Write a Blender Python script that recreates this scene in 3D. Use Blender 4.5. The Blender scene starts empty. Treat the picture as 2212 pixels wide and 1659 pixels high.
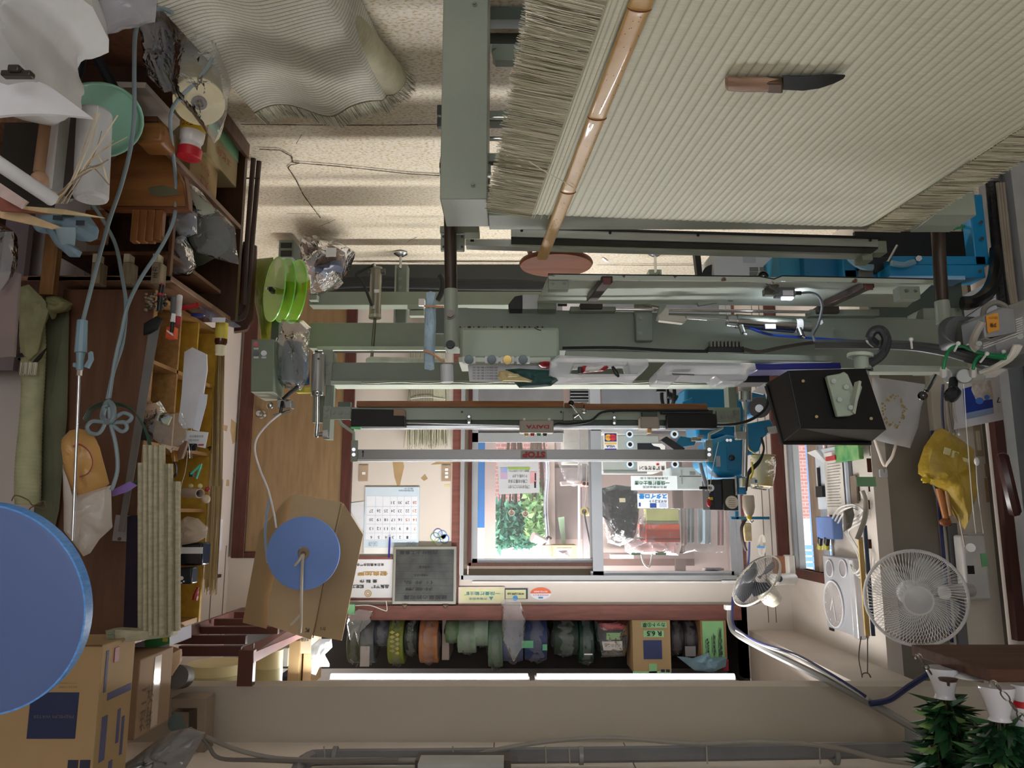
import bpy, math, random
from math import sin, cos, pi, radians
from mathutils import Vector, Matrix, noise
SC = bpy.context.scene
COL = SC.collection
# ---------------------------------------------------------------- camera
F = 1640.0
TH = math.atan(280.0 / F)
CT, ST = cos(TH), sin(TH)
CAM = Vector((0, 0, 1.68))
cd = bpy.data.cameras.new('camera'); cam = bpy.data.objects.new('camera', cd); COL.objects.link(cam)
cd.sensor_width = 36.0; cd.lens = F / 2212 * 36.0; cd.clip_start = 0.05
cam.location = CAM
# the photograph was taken with the phone held upside down: the camera is rolled by half a turn
cam.rotation_euler = (Matrix.Rotation(pi / 2 - TH, 3, 'X') @ Matrix.Rotation(pi, 3, 'Z')).to_euler()
SC.camera = cam
# ---------------------------------------------------------------- light
vs = SC.view_settings
vs.view_transform = 'Standard'; vs.look = 'None'; vs.gamma = 1.0; vs.use_curve_mapping = False
vs.exposure = 0.8
w = bpy.data.worlds.new('sky'); SC.world = w; w.use_nodes = True
bg = w.node_tree.nodes['Background']; bg.inputs[0].default_value = (0.93, 0.96, 1.0, 1); bg.inputs[1].default_value = 1.9
def area(name, loc, sx, sy, power, col, rot=(0, 0, 0), spread=pi):
    l = bpy.data.lights.new(name, 'AREA'); l.shape = 'RECTANGLE'; l.size = sx; l.size_y = sy; l.energy = power; l.color = col; l.spread = spread
    o = bpy.data.objects.new(name, l); COL.objects.link(o); o.location = loc; o.rotation_euler = rot
    return o
WARM = (1.0, 0.985, 0.96)
FILL_LAMPS = ((0.75, 2.2), (-0.95, 2.2), (0.75, 0.5), (-0.95, 0.5), (0.0, -1.1))  # added ceiling lamps, out of view, that fill the near half of the room
for lx_, ly_ in FILL_LAMPS: area('ceiling_fill_light', (lx_, ly_, 2.70), 1.2, 0.22, (72 if ly_ > 2 else 118 if ly_ > 0 else 14), WARM, spread=pi if ly_ > 2 or ly_ < 0 else radians(110))
area('vestibule_fill_light', (-0.3, 6.3, 2.5), 1.2, 0.2, 30, (1, 0.96, 0.95))  # added area light to brighten the vestibule, without a fitting
area('tube_light', (0.55, 4.5, 2.60), 1.2, 0.10, 24, (1, 0.98, 0.95))
area('tube_light', (-0.75, 4.5, 2.60), 1.2, 0.10, 24, (1, 0.98, 0.95))
# ---------------------------------------------------------------- pixel to world
def ray(u, v):
    x = (1106 - u) / F; y = (v - 829.5) / F
    return Vector((x, CT + y * ST, -ST + y * CT))
def W(u, v, Y):
    d = ray(u, v); return CAM + d * (Y / d.y)
def Wz(u, v, z):
    d = ray(u, v); return CAM + d * ((z - CAM.z) / d.z)
def Wx(u, v, x):
    d = ray(u, v); return CAM + d * (x / d.x)
# ---------------------------------------------------------------- materials
def lin(h):
    c = [int(h[i:i + 2], 16) / 255 for i in (0, 2, 4)]
    return tuple((x / 12.92 if x <= 0.04045 else ((x + 0.055) / 1.055) ** 2.4) for x in c) + (1.0,)
MC = {}
def M(h, rough=.55, metal=0.0, var=.10, sc=6.0, bump=0.0, bsc=60.0, alpha=1.0, stretch=(1, 1, 1), emis=0.0, h2=None, coat=0.0, trans=0.0, spec=.5, thr=None):
    key = (h, rough, metal, var, sc, bump, bsc, alpha, stretch, emis, h2, coat, trans, spec, thr)
    if key in MC: return MC[key]
    m = bpy.data.materials.new('mat_' + h); m.use_nodes = True
    nt = m.node_tree; N = nt.nodes; L = nt.links; b = N['Principled BSDF']
    b.inputs['Roughness'].default_value = rough; b.inputs['Metallic'].default_value = metal
    b.inputs['Alpha'].default_value = alpha; b.inputs['Coat Weight'].default_value = coat
    b.inputs['Transmission Weight'].default_value = trans; b.inputs['Specular IOR Level'].default_value = spec
    tc = N.new('ShaderNodeTexCoord'); mp = N.new('ShaderNodeMapping'); mp.inputs['Scale'].default_value = stretch
    L.new(tc.outputs['Object'], mp.inputs[0])
    base = lin(h)
    if h2 or var > 0:
        no = N.new('ShaderNodeTexNoise'); no.inputs['Scale'].default_value = sc; no.inputs['Detail'].default_value = 5
        L.new(mp.outputs[0], no.inputs['Vector'])
        rp = N.new('ShaderNodeValToRGB')
        if h2: c0, c1 = base, lin(h2)
        else: c0 = tuple(x * (1 - var) for x in base[:3]) + (1,); c1 = tuple(min(1, x * (1 + var)) for x in base[:3]) + (1,)
        rp.color_ramp.elements[0].color = c0; rp.color_ramp.elements[1].color = c1
        rp.color_ramp.elements[0].position, rp.color_ramp.elements[1].position = thr if thr else (.35, .65)
        L.new(no.outputs['Fac'], rp.inputs[0]); L.new(rp.outputs[0], b.inputs['Base Color'])
    else:
        b.inputs['Base Color'].default_value = base
    if bump:
        n2 = N.new('ShaderNodeTexNoise'); n2.inputs['Scale'].default_value = bsc; n2.inputs['Detail'].default_value = 3
        L.new(mp.outputs[0], n2.inputs['Vector'])
        bp = N.new('ShaderNodeBump'); bp.inputs['Strength'].default_value = bump; bp.inputs['Distance'].default_value = .01
        L.new(n2.outputs['Fac'], bp.inputs['Height']); L.new(bp.outputs[0], b.inputs['Normal'])
    if emis:
        b.inputs['Emission Color'].default_value = base; b.inputs['Emission Strength'].default_value = emis
    MC[key] = m
    return m
def film(h='e8ecee', alpha=.12, rough=.10):
    key = ('film', h, alpha)
    if key in MC: return MC[key]
    m = bpy.data.materials.new('clear_film'); m.use_nodes = True; N = m.node_tree.nodes; L = m.node_tree.links; N.remove(N['Principled BSDF'])
    tc = N.new('ShaderNodeTexCoord'); no = N.new('ShaderNodeTexNoise'); no.inputs['Scale'].default_value = 30; L.new(tc.outputs['Object'], no.inputs['Vector'])
    bp = N.new('ShaderNodeBump'); bp.inputs['Strength'].default_value = .8; bp.inputs['Distance'].default_value = .012; L.new(no.outputs['Fac'], bp.inputs['Height'])
    tr = N.new('ShaderNodeBsdfTransparent'); gl = N.new('ShaderNodeBsdfGlossy'); gl.inputs['Roughness'].default_value = rough; df = N.new('ShaderNodeBsdfDiffuse'); df.inputs['Color'].default_value = lin(h)
    fr = N.new('ShaderNodeFresnel'); fr.inputs[0].default_value = 1.19
    for q in (gl, df, fr): L.new(bp.outputs[0], q.inputs['Normal'])
    m1 = N.new('ShaderNodeMixShader'); m1.inputs[0].default_value = alpha; L.new(tr.outputs[0], m1.inputs[1]); L.new(df.outputs[0], m1.inputs[2])
    m2 = N.new('ShaderNodeMixShader'); L.new(fr.outputs[0], m2.inputs[0]); L.new(m1.outputs[0], m2.inputs[1]); L.new(gl.outputs[0], m2.inputs[2])
    L.new(m2.outputs[0], N['Material Output'].inputs[0]); MC[key] = m
    return m
def wood(h, h2, ax='z', sc=5.0, rough=.45, coat=0.0):
    s = {'x': (1.2, 9, 9), 'y': (9, 1.2, 9), 'z': (9, 9, 1.2)}[ax]
    return M(h, h2=h2, rough=rough, sc=sc, stretch=s, coat=coat, bump=.08, bsc=30)
def mnodes(name):
    m = bpy.data.materials.new(name); m.use_nodes = True
    return m, m.node_tree.nodes, m.node_tree.links, m.node_tree.nodes['Principled BSDF']
GREEN = M('8f9789', rough=.42, var=.06, sc=4, bump=.06, bsc=120)
GREEN2 = M('80897c', rough=.45, var=.06, sc=4, bump=.06, bsc=120)
STEEL = M('b9bcbd', rough=.25, metal=1, var=.08)
CHROME = M('d8dadb', rough=.08, metal=1, var=0)
ALU = M('a9adb0', rough=.38, metal=.85, var=.05)
ALUP = M('a3a4a4', rough=.5, var=.06)
BOLTM = M('8d928b', rough=.35, metal=.5)
BLACK = M('141516', rough=.45, var=.2)
RUBBER = M('1d1f20', rough=.6, var=.15)
BLUE = M('1a83b5', rough=.32, var=.07, sc=4)
WHITE = M('e4e4e2', rough=.5, var=.03)
PAPER = M('e2e4e8', rough=.8, var=.03)
INK = M('2a2d33', rough=.8, var=0)
CARD = M('b1956d', rough=.8, var=.05, sc=3, bump=.05)
FILM = film()
BRWOOD = wood('6e452c', '55331f', 'x')
# ---------------------------------------------------------------- mesh builder
class MB:
    def __init__(s): s.v = []; s.f = []; s.mi = []; s.m = 0
    def add(s, vs, fs):
        b = len(s.v); s.v += [Vector(p) for p in vs]
        for f in fs: s.f.append(tuple(b + i for i in f)); s.mi.append(s.m)
        return s
    def box(s, x0, x1, y0, y1, z0, z1):
        if x0 > x1: x0, x1 = x1, x0
        if y0 > y1: y0, y1 = y1, y0
        if z0 > z1: z0, z1 = z1, z0
        return s.add([(x0, y0, z0), (x1, y0, z0), (x1, y1, z0), (x0, y1, z0), (x0, y0, z1), (x1, y0, z1), (x1, y1, z1), (x0, y1, z1)],
                     [(0, 3, 2, 1), (4, 5, 6, 7), (0, 1, 5, 4), (1, 2, 6, 5), (2, 3, 7, 6), (3, 0, 4, 7)])
    def obox(s, c, sz, R=None):
        b = len(s.v); x, y, z = [a / 2 for a in sz]; s.box(-x, x, -y, y, -z, z)
        for i in range(b, len(s.v)): s.v[i] = (R @ s.v[i] if R else s.v[i]) + Vector(c)
        return s
    def pb(s, u0, v0, u1, v1, Y, dep):
        uc, vc = (u0 + u1) / 2, (v0 + v1) / 2
        return s.box(W(u0, vc, Y).x, W(u1, vc, Y).x, Y, Y + dep, W(uc, v0, Y).z, W(uc, v1, Y).z)
    def prism(s, pts, ext):
        n = len(pts); e = Vector(ext); P = [Vector(p) for p in pts]
        s.add(P + [p + e for p in P], [tuple(range(n)), tuple(range(2 * n - 1, n - 1, -1))] + [(i, i + n, (i + 1) % n + n, (i + 1) % n) for i in range(n)])
        return s
    def pp(s, px, Y, dep): return s.prism([W(u, v, Y) for u, v in px], (0, dep, 0))
    def cyl(s, a, b, r0, r1=None, n=20, cap=True):
        a = Vector(a); b = Vector(b); r1 = r0 if r1 is None else r1
        d = (b - a).normalized(); e = d.orthogonal().normalized(); g = d.cross(e)
        vs = [a + (e * cos(t) + g * sin(t)) * r0 for t in [2 * pi * i / n for i in range(n)]] + [b + (e * cos(t) + g * sin(t)) * r1 for t in [2 * pi * i / n for i in range(n)]]
        fs = [(i, (i + 1) % n, (i + 1) % n + n, i + n) for i in range(n)]
        if cap: fs += [tuple(range(n - 1, -1, -1)), tuple(range(n, 2 * n))]
        return s.add(vs, fs)
    def ring(s, a, b, ro, ri, n=28):
        a = Vector(a); b = Vector(b); d = (b - a).normalized(); e = d.orthogonal().normalized(); g = d.cross(e); vs = []
        for c, r in ((a, ro), (b, ro), (b, ri), (a, ri)): vs += [c + (e * cos(t) + g * sin(t)) * r for t in [2 * pi * i / n for i in range(n)]]
        fs = []
        for k in range(4): fs += [(k * n + i, k * n + (i + 1) % n, ((k + 1) % 4) * n + (i + 1) % n, ((k + 1) % 4) * n + i) for i in range(n)]
        return s.add(vs, fs)
    def lathe(s, prof, c, ax=(0, 0, 1), n=28, cap=True):
        c = Vector(c); d = Vector(ax).normalized(); e = d.orthogonal().normalized(); g = d.cross(e); vs = []; fs = []
        for r, h in prof: vs += [c + d * h + (e * cos(t) + g * sin(t)) * r for t in [2 * pi * i / n for i in range(n)]]
        for k in range(len(prof) - 1): fs += [(k * n + i, k * n + (i + 1) % n, (k + 1) * n + (i + 1) % n, (k + 1) * n + i) for i in range(n)]
        if not cap: return s.add(vs, fs)
        if prof[0][0] > 1e-4: fs.append(tuple(range(n - 1, -1, -1)))
        if prof[-1][0] > 1e-4: fs.append(tuple(range((len(prof) - 1) * n, len(prof) * n)))
        return s.add(vs, fs)
    def tube(s, pts, r, n=8, sub=5, closed=False, flat=None):
        P = [Vector(p) for p in pts]
        if sub > 1 and len(P) > 2:
            Q = []; m = len(P)
            rng = range(m) if closed else range(m - 1)
            for i in rng:
                p0 = P[(i - 1) % m] if closed or i > 0 else P[0]; p1 = P[i]; p2 = P[(i + 1) % m]; p3 = P[(i + 2) % m] if closed or i + 2 < m else P[-1]
                for k in range(sub):
                    t = k / sub; Q.append(.5 * ((2 * p1) + (p2 - p0) * t + (2 * p0 - 5 * p1 + 4 * p2 - p3) * t * t + (3 * p1 - p0 - 3 * p2 + p3) * t ** 3))
            if not closed: Q.append(P[-1])
            P = Q
        m = len(P); vs = []; e = None
        for i in range(m):
            d = (P[(i + 1) % m] - P[i - 1]) if closed else (P[min(i + 1, m - 1)] - P[max(i - 1, 0)])
            if d.length < 1e-9: d = Vector((0, 0, 1))
            d.normalize()
            if e is None: e = d.orthogonal().normalized()
            e = (e - d * e.dot(d)); e = e.normalized() if e.length > 1e-6 else d.orthogonal().normalized()
            g = d.cross(e); rr = r[min(len(r) - 1, int(i * len(r) / m))] if isinstance(r, (list, tuple)) else r
            for k in range(n): t = 2 * pi * k / n; vs.append(P[i] + e * cos(t) * rr + g * sin(t) * rr * (flat or 1))
        fs = []
        for i in range(m if closed else m - 1):
            j = (i + 1) % m
            fs += [(i * n + k, i * n + (k + 1) % n, j * n + (k + 1) % n, j * n + k) for k in range(n)]
        if not closed: fs += [tuple(range(n - 1, -1, -1)), tuple(range((m - 1) * n, m * n))]
        return s.add(vs, fs)
    def grid(s, fn, nu, nv, thick=None):
        vs = [Vector(fn(i / nu, j / nv)) for j in range(nv + 1) for i in range(nu + 1)]
        fs = [(j * (nu + 1) + i, j * (nu + 1) + i + 1, (j + 1) * (nu + 1) + i + 1, (j + 1) * (nu + 1) + i) for j in range(nv) for i in range(nu)]
        if thick:
            t = Vector(thick); k = len(vs); vs += [v + t for v in vs]
            fs += [tuple(k + a for a in reversed(f)) for f in fs]
            def idx(i, j): return j * (nu + 1) + i
            bd = [idx(i, 0) for i in range(nu)] + [idx(nu, j) for j in range(nv)] + [idx(i, nv) for i in range(nu, 0, -1)] + [idx(0, j) for j in range(nv, 0, -1)]
            fs += [(bd[i], bd[i] + k, bd[(i + 1) % len(bd)] + k, bd[(i + 1) % len(bd)]) for i in range(len(bd))]
        return s.add(vs, fs)
    def ball(s, c, rx, ry=None, rz=None, n=16, m=10, amp=0, seed=0, fr=6):
        ry = ry or rx; rz = rz or rx; c = Vector(c); vs = []; fs = []
        for j in range(1, m):
            p = pi * j / m
            for i in range(n):
                t = 2 * pi * i / n; d = Vector((sin(p) * cos(t), sin(p) * sin(t), cos(p)))
                k = 1 + (amp * noise.noise(d * fr * .5 + Vector((seed * 3.1, seed, 0))) * 2 if amp else 0)
                vs.append(c + Vector((d.x * rx, d.y * ry, d.z * rz)) * k)
        for j in range(m - 2): fs += [(j * n + i, (j + 1) * n + i, (j + 1) * n + (i + 1) % n, j * n + (i + 1) % n) for i in range(n)]
        vs += [c + Vector((0, 0, rz)), c - Vector((0, 0, rz))]; a = len(vs) - 2
        fs += [(a, i, (i + 1) % n) for i in range(n)] + [(a + 1, (m - 2) * n + (i + 1) % n, (m - 2) * n + i) for i in range(n)]
        return s.add(vs, fs)
    def pillow(s, px, Y, thick, amp=.25, seed=0, fr=14, rings=7, dens=5, ctr=None):
        """a puffy body whose silhouette follows the traced outline, with real depth and creases"""
        P = [W(u, v, Y) for u, v in px]; Q = []
        for i in range(len(P)):
            for k in range(dens): Q.append(P[i].lerp(P[(i + 1) % len(P)], k / dens))
        n = len(Q); c = W(ctr[0], ctr[1], Y) if ctr else sum(Q, Vector()) / n; vs = []; fs = []
        for side in (-1, 1):
            for j in range(rings + 1):
                t = j / rings; prof = math.sqrt(max(0, 1 - t ** 2.4))
                for q in Q:
                    p = c.lerp(q, t)
                    nz = noise.noise(Vector((p.x * fr, p.z * fr, seed + side))) + .6 * abs(noise.noise(Vector((p.x * fr * 2.3, p.z * fr * 2.3, seed + 9))))
                    vs.append(p + Vector((0, side * thick * prof * (1 + amp * 1.6 * nz), 0)))
        h = (rings + 1) * n
        for sd in (0, 1):
            for j in range(rings):
                for i in range(n):
                    a, b_, c_, d_ = sd * h + j * n + i, sd * h + j * n + (i + 1) % n, sd * h + (j + 1) * n + (i + 1) % n, sd * h + (j + 1) * n + i
                    fs.append((a, b_, c_, d_) if sd else (a, d_, c_, b_))
        return s.add(vs, fs)
# ---------------------------------------------------------------- objects
WC = {}; ROOTS = []
def build(name, mb, mat, parent=None, bev=0.0, smooth=True, ang=35):
    me = bpy.data.meshes.new(name)
    lo = Vector((min(v.x for v in mb.v), min(v.y for v in mb.v), min(v.z for v in mb.v)))
    hi = Vector((max(v.x for v in mb.v), max(v.y for v in mb.v), max(v.z for v in mb.v)))
    c = (lo + hi) / 2
    if parent is None: c.z = lo.z
    me.from_pydata([tuple(v - c) for v in mb.v], [], mb.f)
    for m in (mat if isinstance(mat, (list, tuple)) else [mat]): me.materials.append(m)
    if isinstance(mat, (list, tuple)): me.polygons.foreach_set('material_index', mb.mi)
    me.validate()
    if smooth:
        me.polygons.foreach_set('use_smooth', [True] * len(me.polygons)); me.set_sharp_from_angle(angle=radians(ang))
    o = bpy.data.objects.new(name, me); COL.objects.link(o)
    WC[o.name] = c; o['_lo'] = tuple(lo); o['_hi'] = tuple(hi)
    if parent is not None: o.parent = parent
    else: o.location = c
    if bev:
        md = o.modifiers.new('bevel', 'BEVEL'); md.width = bev; md.segments = 2; md.limit_method = 'ANGLE'; md.angle_limit = radians(40)
    return o
def one(name, label, cat, mb, mat, group=None, bev=0.0, kind=None, **k):
    o = build(name, mb, mat, None, bev, **k); o['label'] = label; o['category'] = cat
    if group: o['group'] = group
    if kind: o['kind'] = kind
    ROOTS.append(o); return o
def struct(name, mb, mat, parent=None, bev=0.0, **k):
    o = build(name, mb, mat, parent, bev, **k)
    if parent is None: o['kind'] = 'structure'; ROOTS.append(o)
    return o
def T(name, label, cat, group=None):
    o = bpy.data.objects.new(name, None); COL.objects.link(o); o.empty_display_size = .05
    o['label'] = label; o['category'] = cat
    if group: o['group'] = group
    ROOTS.append(o); return o
def P(t, name, mb, mat, bev=0.0, label=None, kind=None, **k):
    o = build(name, mb, mat, t, bev, **k)
    if label: o['label'] = label
    if kind: o['kind'] = kind
    return o
KIDS = {}
def finish():
    for o in bpy.data.objects:
        if o.parent: KIDS.setdefault(o.parent.name, []).append(o)
    def rec(o):
        out = [o]
        for c in KIDS.get(o.name, []): out += rec(c)
        return out
    for r in ROOTS:
        if r.type == 'EMPTY':
            al = [o for o in rec(r) if '_lo' in o]
            if not al: continue
            lo = [min(o['_lo'][i] for o in al) for i in range(3)]; hi = [max(o['_hi'][i] for o in al) for i in range(3)]
            c = Vector(((lo[0] + hi[0]) / 2, (lo[1] + hi[1]) / 2, lo[2])); r.location = c; WC[r.name] = c
    for o in bpy.data.objects:
        if o.parent: o.location = WC[o.name] - WC[o.parent.name]
    for o in bpy.data.objects:
        for k in ('_lo', '_hi'):
            if k in o: del o[k]
FC = bpy.data.curves.new('lettering', 'FONT'); FO = bpy.data.objects.new('lettering', FC)
COL.objects.link(FO)
def text(mb, body, c, h, wd=None, right=(1, 0, 0), up=(0, 0, 1), lift=.001, bold=0.0):
    """letters as a thin mesh centred on c"""
    FC.body = body; FC.offset = bold; FC.align_x = 'LEFT'; FC.resolution_u = 2
    me = bpy.data.meshes.new_from_object(FO)
    if not len(me.vertices): return mb
    X = [v.co.x for v in me.vertices]; Yy = [v.co.y for v in me.vertices]
    x0, x1, y0, y1 = min(X), max(X), min(Yy), max(Yy); sy = h / max(1e-6, (y1 - y0)); sx = (wd / max(1e-6, (x1 - x0))) if wd else sy
    r = Vector(right).normalized(); u = Vector(up).normalized(); n = r.cross(u); c = Vector(c)
    mb.add([c + r * (v.co.x - (x0 + x1) / 2) * sx + u * (v.co.y - (y0 + y1) / 2) * sy + n * lift for v in me.vertices], [tuple(p.vertices) for p in me.polygons])
    bpy.data.meshes.remove(me); return mb
def ptext(mb, body, u0, v0, u1, v1, Y, bold=0.0, lift=.002):
    """letters filling the pixel box on a frontal face at depth Y"""
    uc, vc = (u0 + u1) / 2, (v0 + v1) / 2
    wd = abs(W(u0, vc, Y).x - W(u1, vc, Y).x); h = abs(W(uc, v0, Y).z - W(uc, v1, Y).z)
    return text(mb, body, W(uc, vc, Y), h, wd, bold=bold, lift=lift)
def bolts(t, pts, Y, r=.008, mat=None, name='bolt'):
    for u, v in pts:
        c = W(u, v, Y); P(t, name, MB().cyl(c, c - Vector((0, .003, 0)), r * 1.05, n=16).cyl(c - Vector((0, .003, 0)), c - Vector((0, .010, 0)), r * .72, n=6), mat if mat and mat != STEEL else BOLTM)
R_ = random.Random(7)
# ================================================================ ROOM SHELL
YB = 5.5
XL, XR = 2.0, -1.96          # the walls at the photo's left and right
CREAM = M('cfc6bd', rough=.75, var=.05, sc=1.5, bump=.03)
PINKW = M('c9bdb6', rough=.8, var=.05, sc=1.2)
DKBR = wood('54291f', '43201a', 'z', rough=.5)
RDBR = wood('7d4a40', '6b3e36', 'x', rough=.55)
# floor: cream vinyl with ochre flecks
m, N, L, b = mnodes('vinyl_floor')
tc = N.new('ShaderNodeTexCoord'); mp = N.new('ShaderNodeMapping'); mp.inputs['Scale'].default_value = (34, 70, 1)
L.new(tc.outputs['Object'], mp.inputs[0])
n1 = N.new('ShaderNodeTexNoise'); n1.inputs['Scale'].default_value = 1.9; n1.inputs['Detail'].default_value = 3; L.new(mp.outputs[0], n1.inputs['Vector'])
r1 = N.new('ShaderNodeValToRGB'); e = r1.color_ramp.elements
e[0].position = .38; e[0].color = lin('c6ae82'); e[1].position = .46; e[1].color = lin('ddd3bf')
e2 = r1.color_ramp.elements.new(.62); e2.color = lin('e6dfcf')
L.new(n1.outputs['Fac'], r1.inputs[0]); L.new(r1.outputs[0], b.inputs['Base Color'])
b.inputs['Roughness'].default_value = .42
n2 = N.new('ShaderNodeTexNoise'); n2.inputs['Scale'].default_value = 5.5; L.new(tc.outputs['Object'], n2.inputs['Vector'])
bp = N.new('ShaderNodeBump'); bp.inputs['Strength'].default_value = .25; bp.inputs['Distance'].default_value = .03; L.new(n2.outputs['Fac'], bp.inputs['Height']); L.new(bp.outputs[0], b.inputs['Normal'])
FLOORM = m
def fz(x, y):
    k = max(0.0, min(1.0, (y - 4.0) / .8))
    return -.004 + k * .003 * (sin(y * 16 + .3 * sin(x * 3)))
fl = struct('floor', MB().grid(lambda i, j: (-3.2 + 6.4 * i, -2 + 7.62 * j, fz(-3.2 + 6.4 * i, -2 + 7.62 * j)), 20, 160, thick=(0, 0, -.08)), FLOORM)
def crack(px, w=.006):
    mb = MB(); Q = [Wz(u, v, .0045) for u, v in px]
    for a, c in zip(Q, Q[1:]):
        k = 6
        for i in range(k):
            p = a.lerp(c, i / k); q = a.lerp(c, (i + 1) / k); d = (q - p).normalized(); s = Vector((-d.y, d.x, 0)) * w * R_.uniform(.3, .8)
            mb.prism([p - s, q - s, q + s, p + s], (0, 0, .0015))
    struct('floor_crack', mb, M('4a3c2c', rough=.9), parent=fl)
crack([(560, 322), (605, 324), (630, 338), (632, 350), (648, 352), (720, 358), (800, 366), (880, 375), (950, 379)])
crack([(648, 352), (628, 356), (622, 362), (640, 390), (655, 420), (675, 448), (692, 470)], .004)
crack([(520, 268), (700, 270), (860, 270), (945, 268)], .004)
crack([(770, 566), (840, 565), (960, 568)], .005); crack([(1560, 572), (1380, 573), (1290, 572)], .005)
for px in ([(620, 461), (690, 462)], [(690, 489), (725, 474)], [(880, 522), (900, 512)], [(640, 310), (652, 290)]):
    crack(px, .0018)
# walls
zt = W(1290, 1245, YB).z; x0 = W(990, 1100, YB).x; x1 = W(1590, 1100, YB).x
wb = MB().box(x0, XL + .1, YB, YB + .12, 0, 2.36).box(x1, XR - .02, YB, YB + .12, 0, 2.8).box(x1, x0, YB, YB + .12, zt, 2.36)
WBK = struct('wall_back', wb, CREAM)
struct('wall_left', MB().box(XL, XL + .1, -2, YB, 0, 2.8), PINKW)
for i, v in enumerate((0.0, 1.0, 1.9, 2.8)):
    pass
struct('wall_front_unseen', MB().box(-2.8, -1.3, -2.1, -2, 0, 2.8).box(1.0, XL + .1, -2.1, -2, 0, 2.8).box(-1.3, 1.0, -2.1, -2, 2.1, 2.8), CREAM)  # unseen wall added behind the camera, its opening sized to limit the daylight
# peeling patches on the back wall's wallpaper
pt = M('a98e68', rough=.9, var=.1)
for px in ([(848, 998), (871, 998), (873, 1008), (868, 1030), (864, 1048), (858, 1050), (852, 1030)], [(909, 1033), (918, 1024), (924, 1034), (916, 1039)], [(930, 1004), (946, 996), (976, 996), (978, 1001)], [(978, 1033), (985, 1029), (990, 1037)]):
    struct('peeled_patch', MB().pp(px, YB - .0015, .002), pt, parent=WBK)
for px in ([(472, 905), (480, 903), (478, 935), (472, 925)], [(500, 905), (512, 915), (512, 950), (503, 960), (498, 930)], [(484, 918), (492, 920), (490, 932), (484, 930)], [(504, 1022), (512, 1030), (508, 1042)], [(490, 1036), (495, 1036), (495, 1050), (489, 1050)]):
    Q = [Wx(u, v, XL - .0015) for u, v in px]
    struct('peeled_patch', MB().prism(Q, (.002, 0, 0)), pt, parent=WBK)
# wall panels seams at left wall
seam = M('6d5f58', rough=.8)
for u in (458, 485):
    a = Wx(u, 1240, XL - .001); struct('trim_1', MB().box(XL - .003, XL, a.y - .004, a.y + .004, 1.9, 2.5), seam)
# wall at the photo's right, window_2 opening between Y 4.78 and 5.42
ya, yb_ = 4.72, 5.40
zb = W(1730, 955, 5.1).z - .25; ztp = 2.05
struct('wall_right', MB().box(XR - .08, XR, 4.15, ya, 0, 2.8).box(XR - .08, XR, yb_, YB, 0, 2.8).box(XR - .08, XR, ya, yb_, ztp, 2.8).box(XR - .08, XR, ya, yb_, 0, .9), CREAM)
struct('wall_right_front', MB().box(XR - .08, -2.6, 4.15, 4.25, 0, 2.8), M('7f796f', rough=.5, var=.14, sc=2.0, bump=.05))
xs = W(2035, 1100, 4.10).x
struct('wall_right_side', MB().box(xs, -2.55, 4.10, 4.149, 0, 2.8), M('d3cabb', rough=.7, var=.1, sc=2))
struct('wall_right_end', MB().box(-2.75, -2.65, -2, 4.25, 0, 2.8), CREAM)
# rust line on the grey panel
rm = M('5c3327', rough=.9)
for v0, v1 in ((955, 985), (990, 1020), (1050, 1062), (1080, 1100), (1165, 1185)):
    struct('rust_stain', MB().pb(1876 + R_.uniform(-3, 3), v0, 1881 + R_.uniform(-2, 2), v1, 4.149, .002), rm, parent=None)
# ceiling, lintel and the soffit in the corner
CEIL = M('ebe0d6', rough=.85, var=.03)
zc = W(1100, 1603, 3.6).z; zl = W(1100, 1483, 3.6).z
struct('ceiling', MB().box(-2.8, XL + .1, -2, 3.6, zc, zc + .08), CEIL)
struct('ceiling_back', MB().box(-2.8, XL + .1, 3.6, 6.2, 2.84, 2.92), CEIL)
struct('beam_lintel', MB().box(-2.8, XL, 3.6, 3.72, zl, 2.85), M('bfb5a6', rough=.7, var=.03, sc=1))
struct('wall_soffit', MB().box(-1.65, XR - .0, 3.75, YB, 2.48, 2.83), M('c9beb4', rough=.8, var=.03))
for u in (1395, 1060):
    a = W(u, 1640, 3.0)
    struct('trim_2', MB().box(a.x - .002, a.x + .002, 0, 3.59, zc - .0015, zc), M('5a5049'))
# alcove above the window that holds the rolls
xa, xb = W(700, 1400, YB).x, x1
struct('wall_alcove', MB().box(xa + .9, xb, 6.05, 6.12, 2.30, 2.84).box(xb - .04, xb, YB + .0, 6.12, 2.30, 2.84), M('3a342e', rough=.9))
# brown board below the rolls, running the width
bd = MB().pb(742, 1308, 1602, 1340, YB - .06, .60)
one('shelf_board', 'long reddish brown shelf board above the signs, carrying the wrapped rolls', 'shelf', bd, RDBR, bev=.003)
# wood door in the back wall with brown frame
d = T('door_1', 'plain brown wooden door behind the machine at left', 'door'); d['kind'] = 'structure'; del d['category']
fr = MB()
xl, xr = W(518, 950, YB).x, W(764, 950, YB).x; xi, xj = W(545, 950, YB).x, W(742, 950, YB).x
ztop = W(640, 1205, YB).z; zi = W(640, 1192, YB).z
fr.box(xi, xl, YB - .04, YB, 0, ztop).box(xr, xj, YB - .04, YB, 0, ztop).box(xj, xi, YB - .04, YB, zi, ztop)
P(d, 'door_frame', fr, DKBR, bev=.004)
q_ = P(d, 'door_leaf', MB().box(xj, xi, YB - .025, YB - .001, .01, zi), wood('8d7352', '7f6647', 'z', sc=4, rough=.45), bev=.002)
kb = W(567, 896, YB - .03)
P(q_, 'door_knob', MB().lathe([(.03, 0), (.03, .008), (.012, .014), (.012, .04), (.026, .05), (.028, .07), (.02, .085), (.0, .088)], kb, (0, -1, 0)), STEEL)
# skirting along the back wall
struct('baseboard_back', MB().box(xr, x0 - .0, YB - .03, YB, 0, .07), DKBR)
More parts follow.
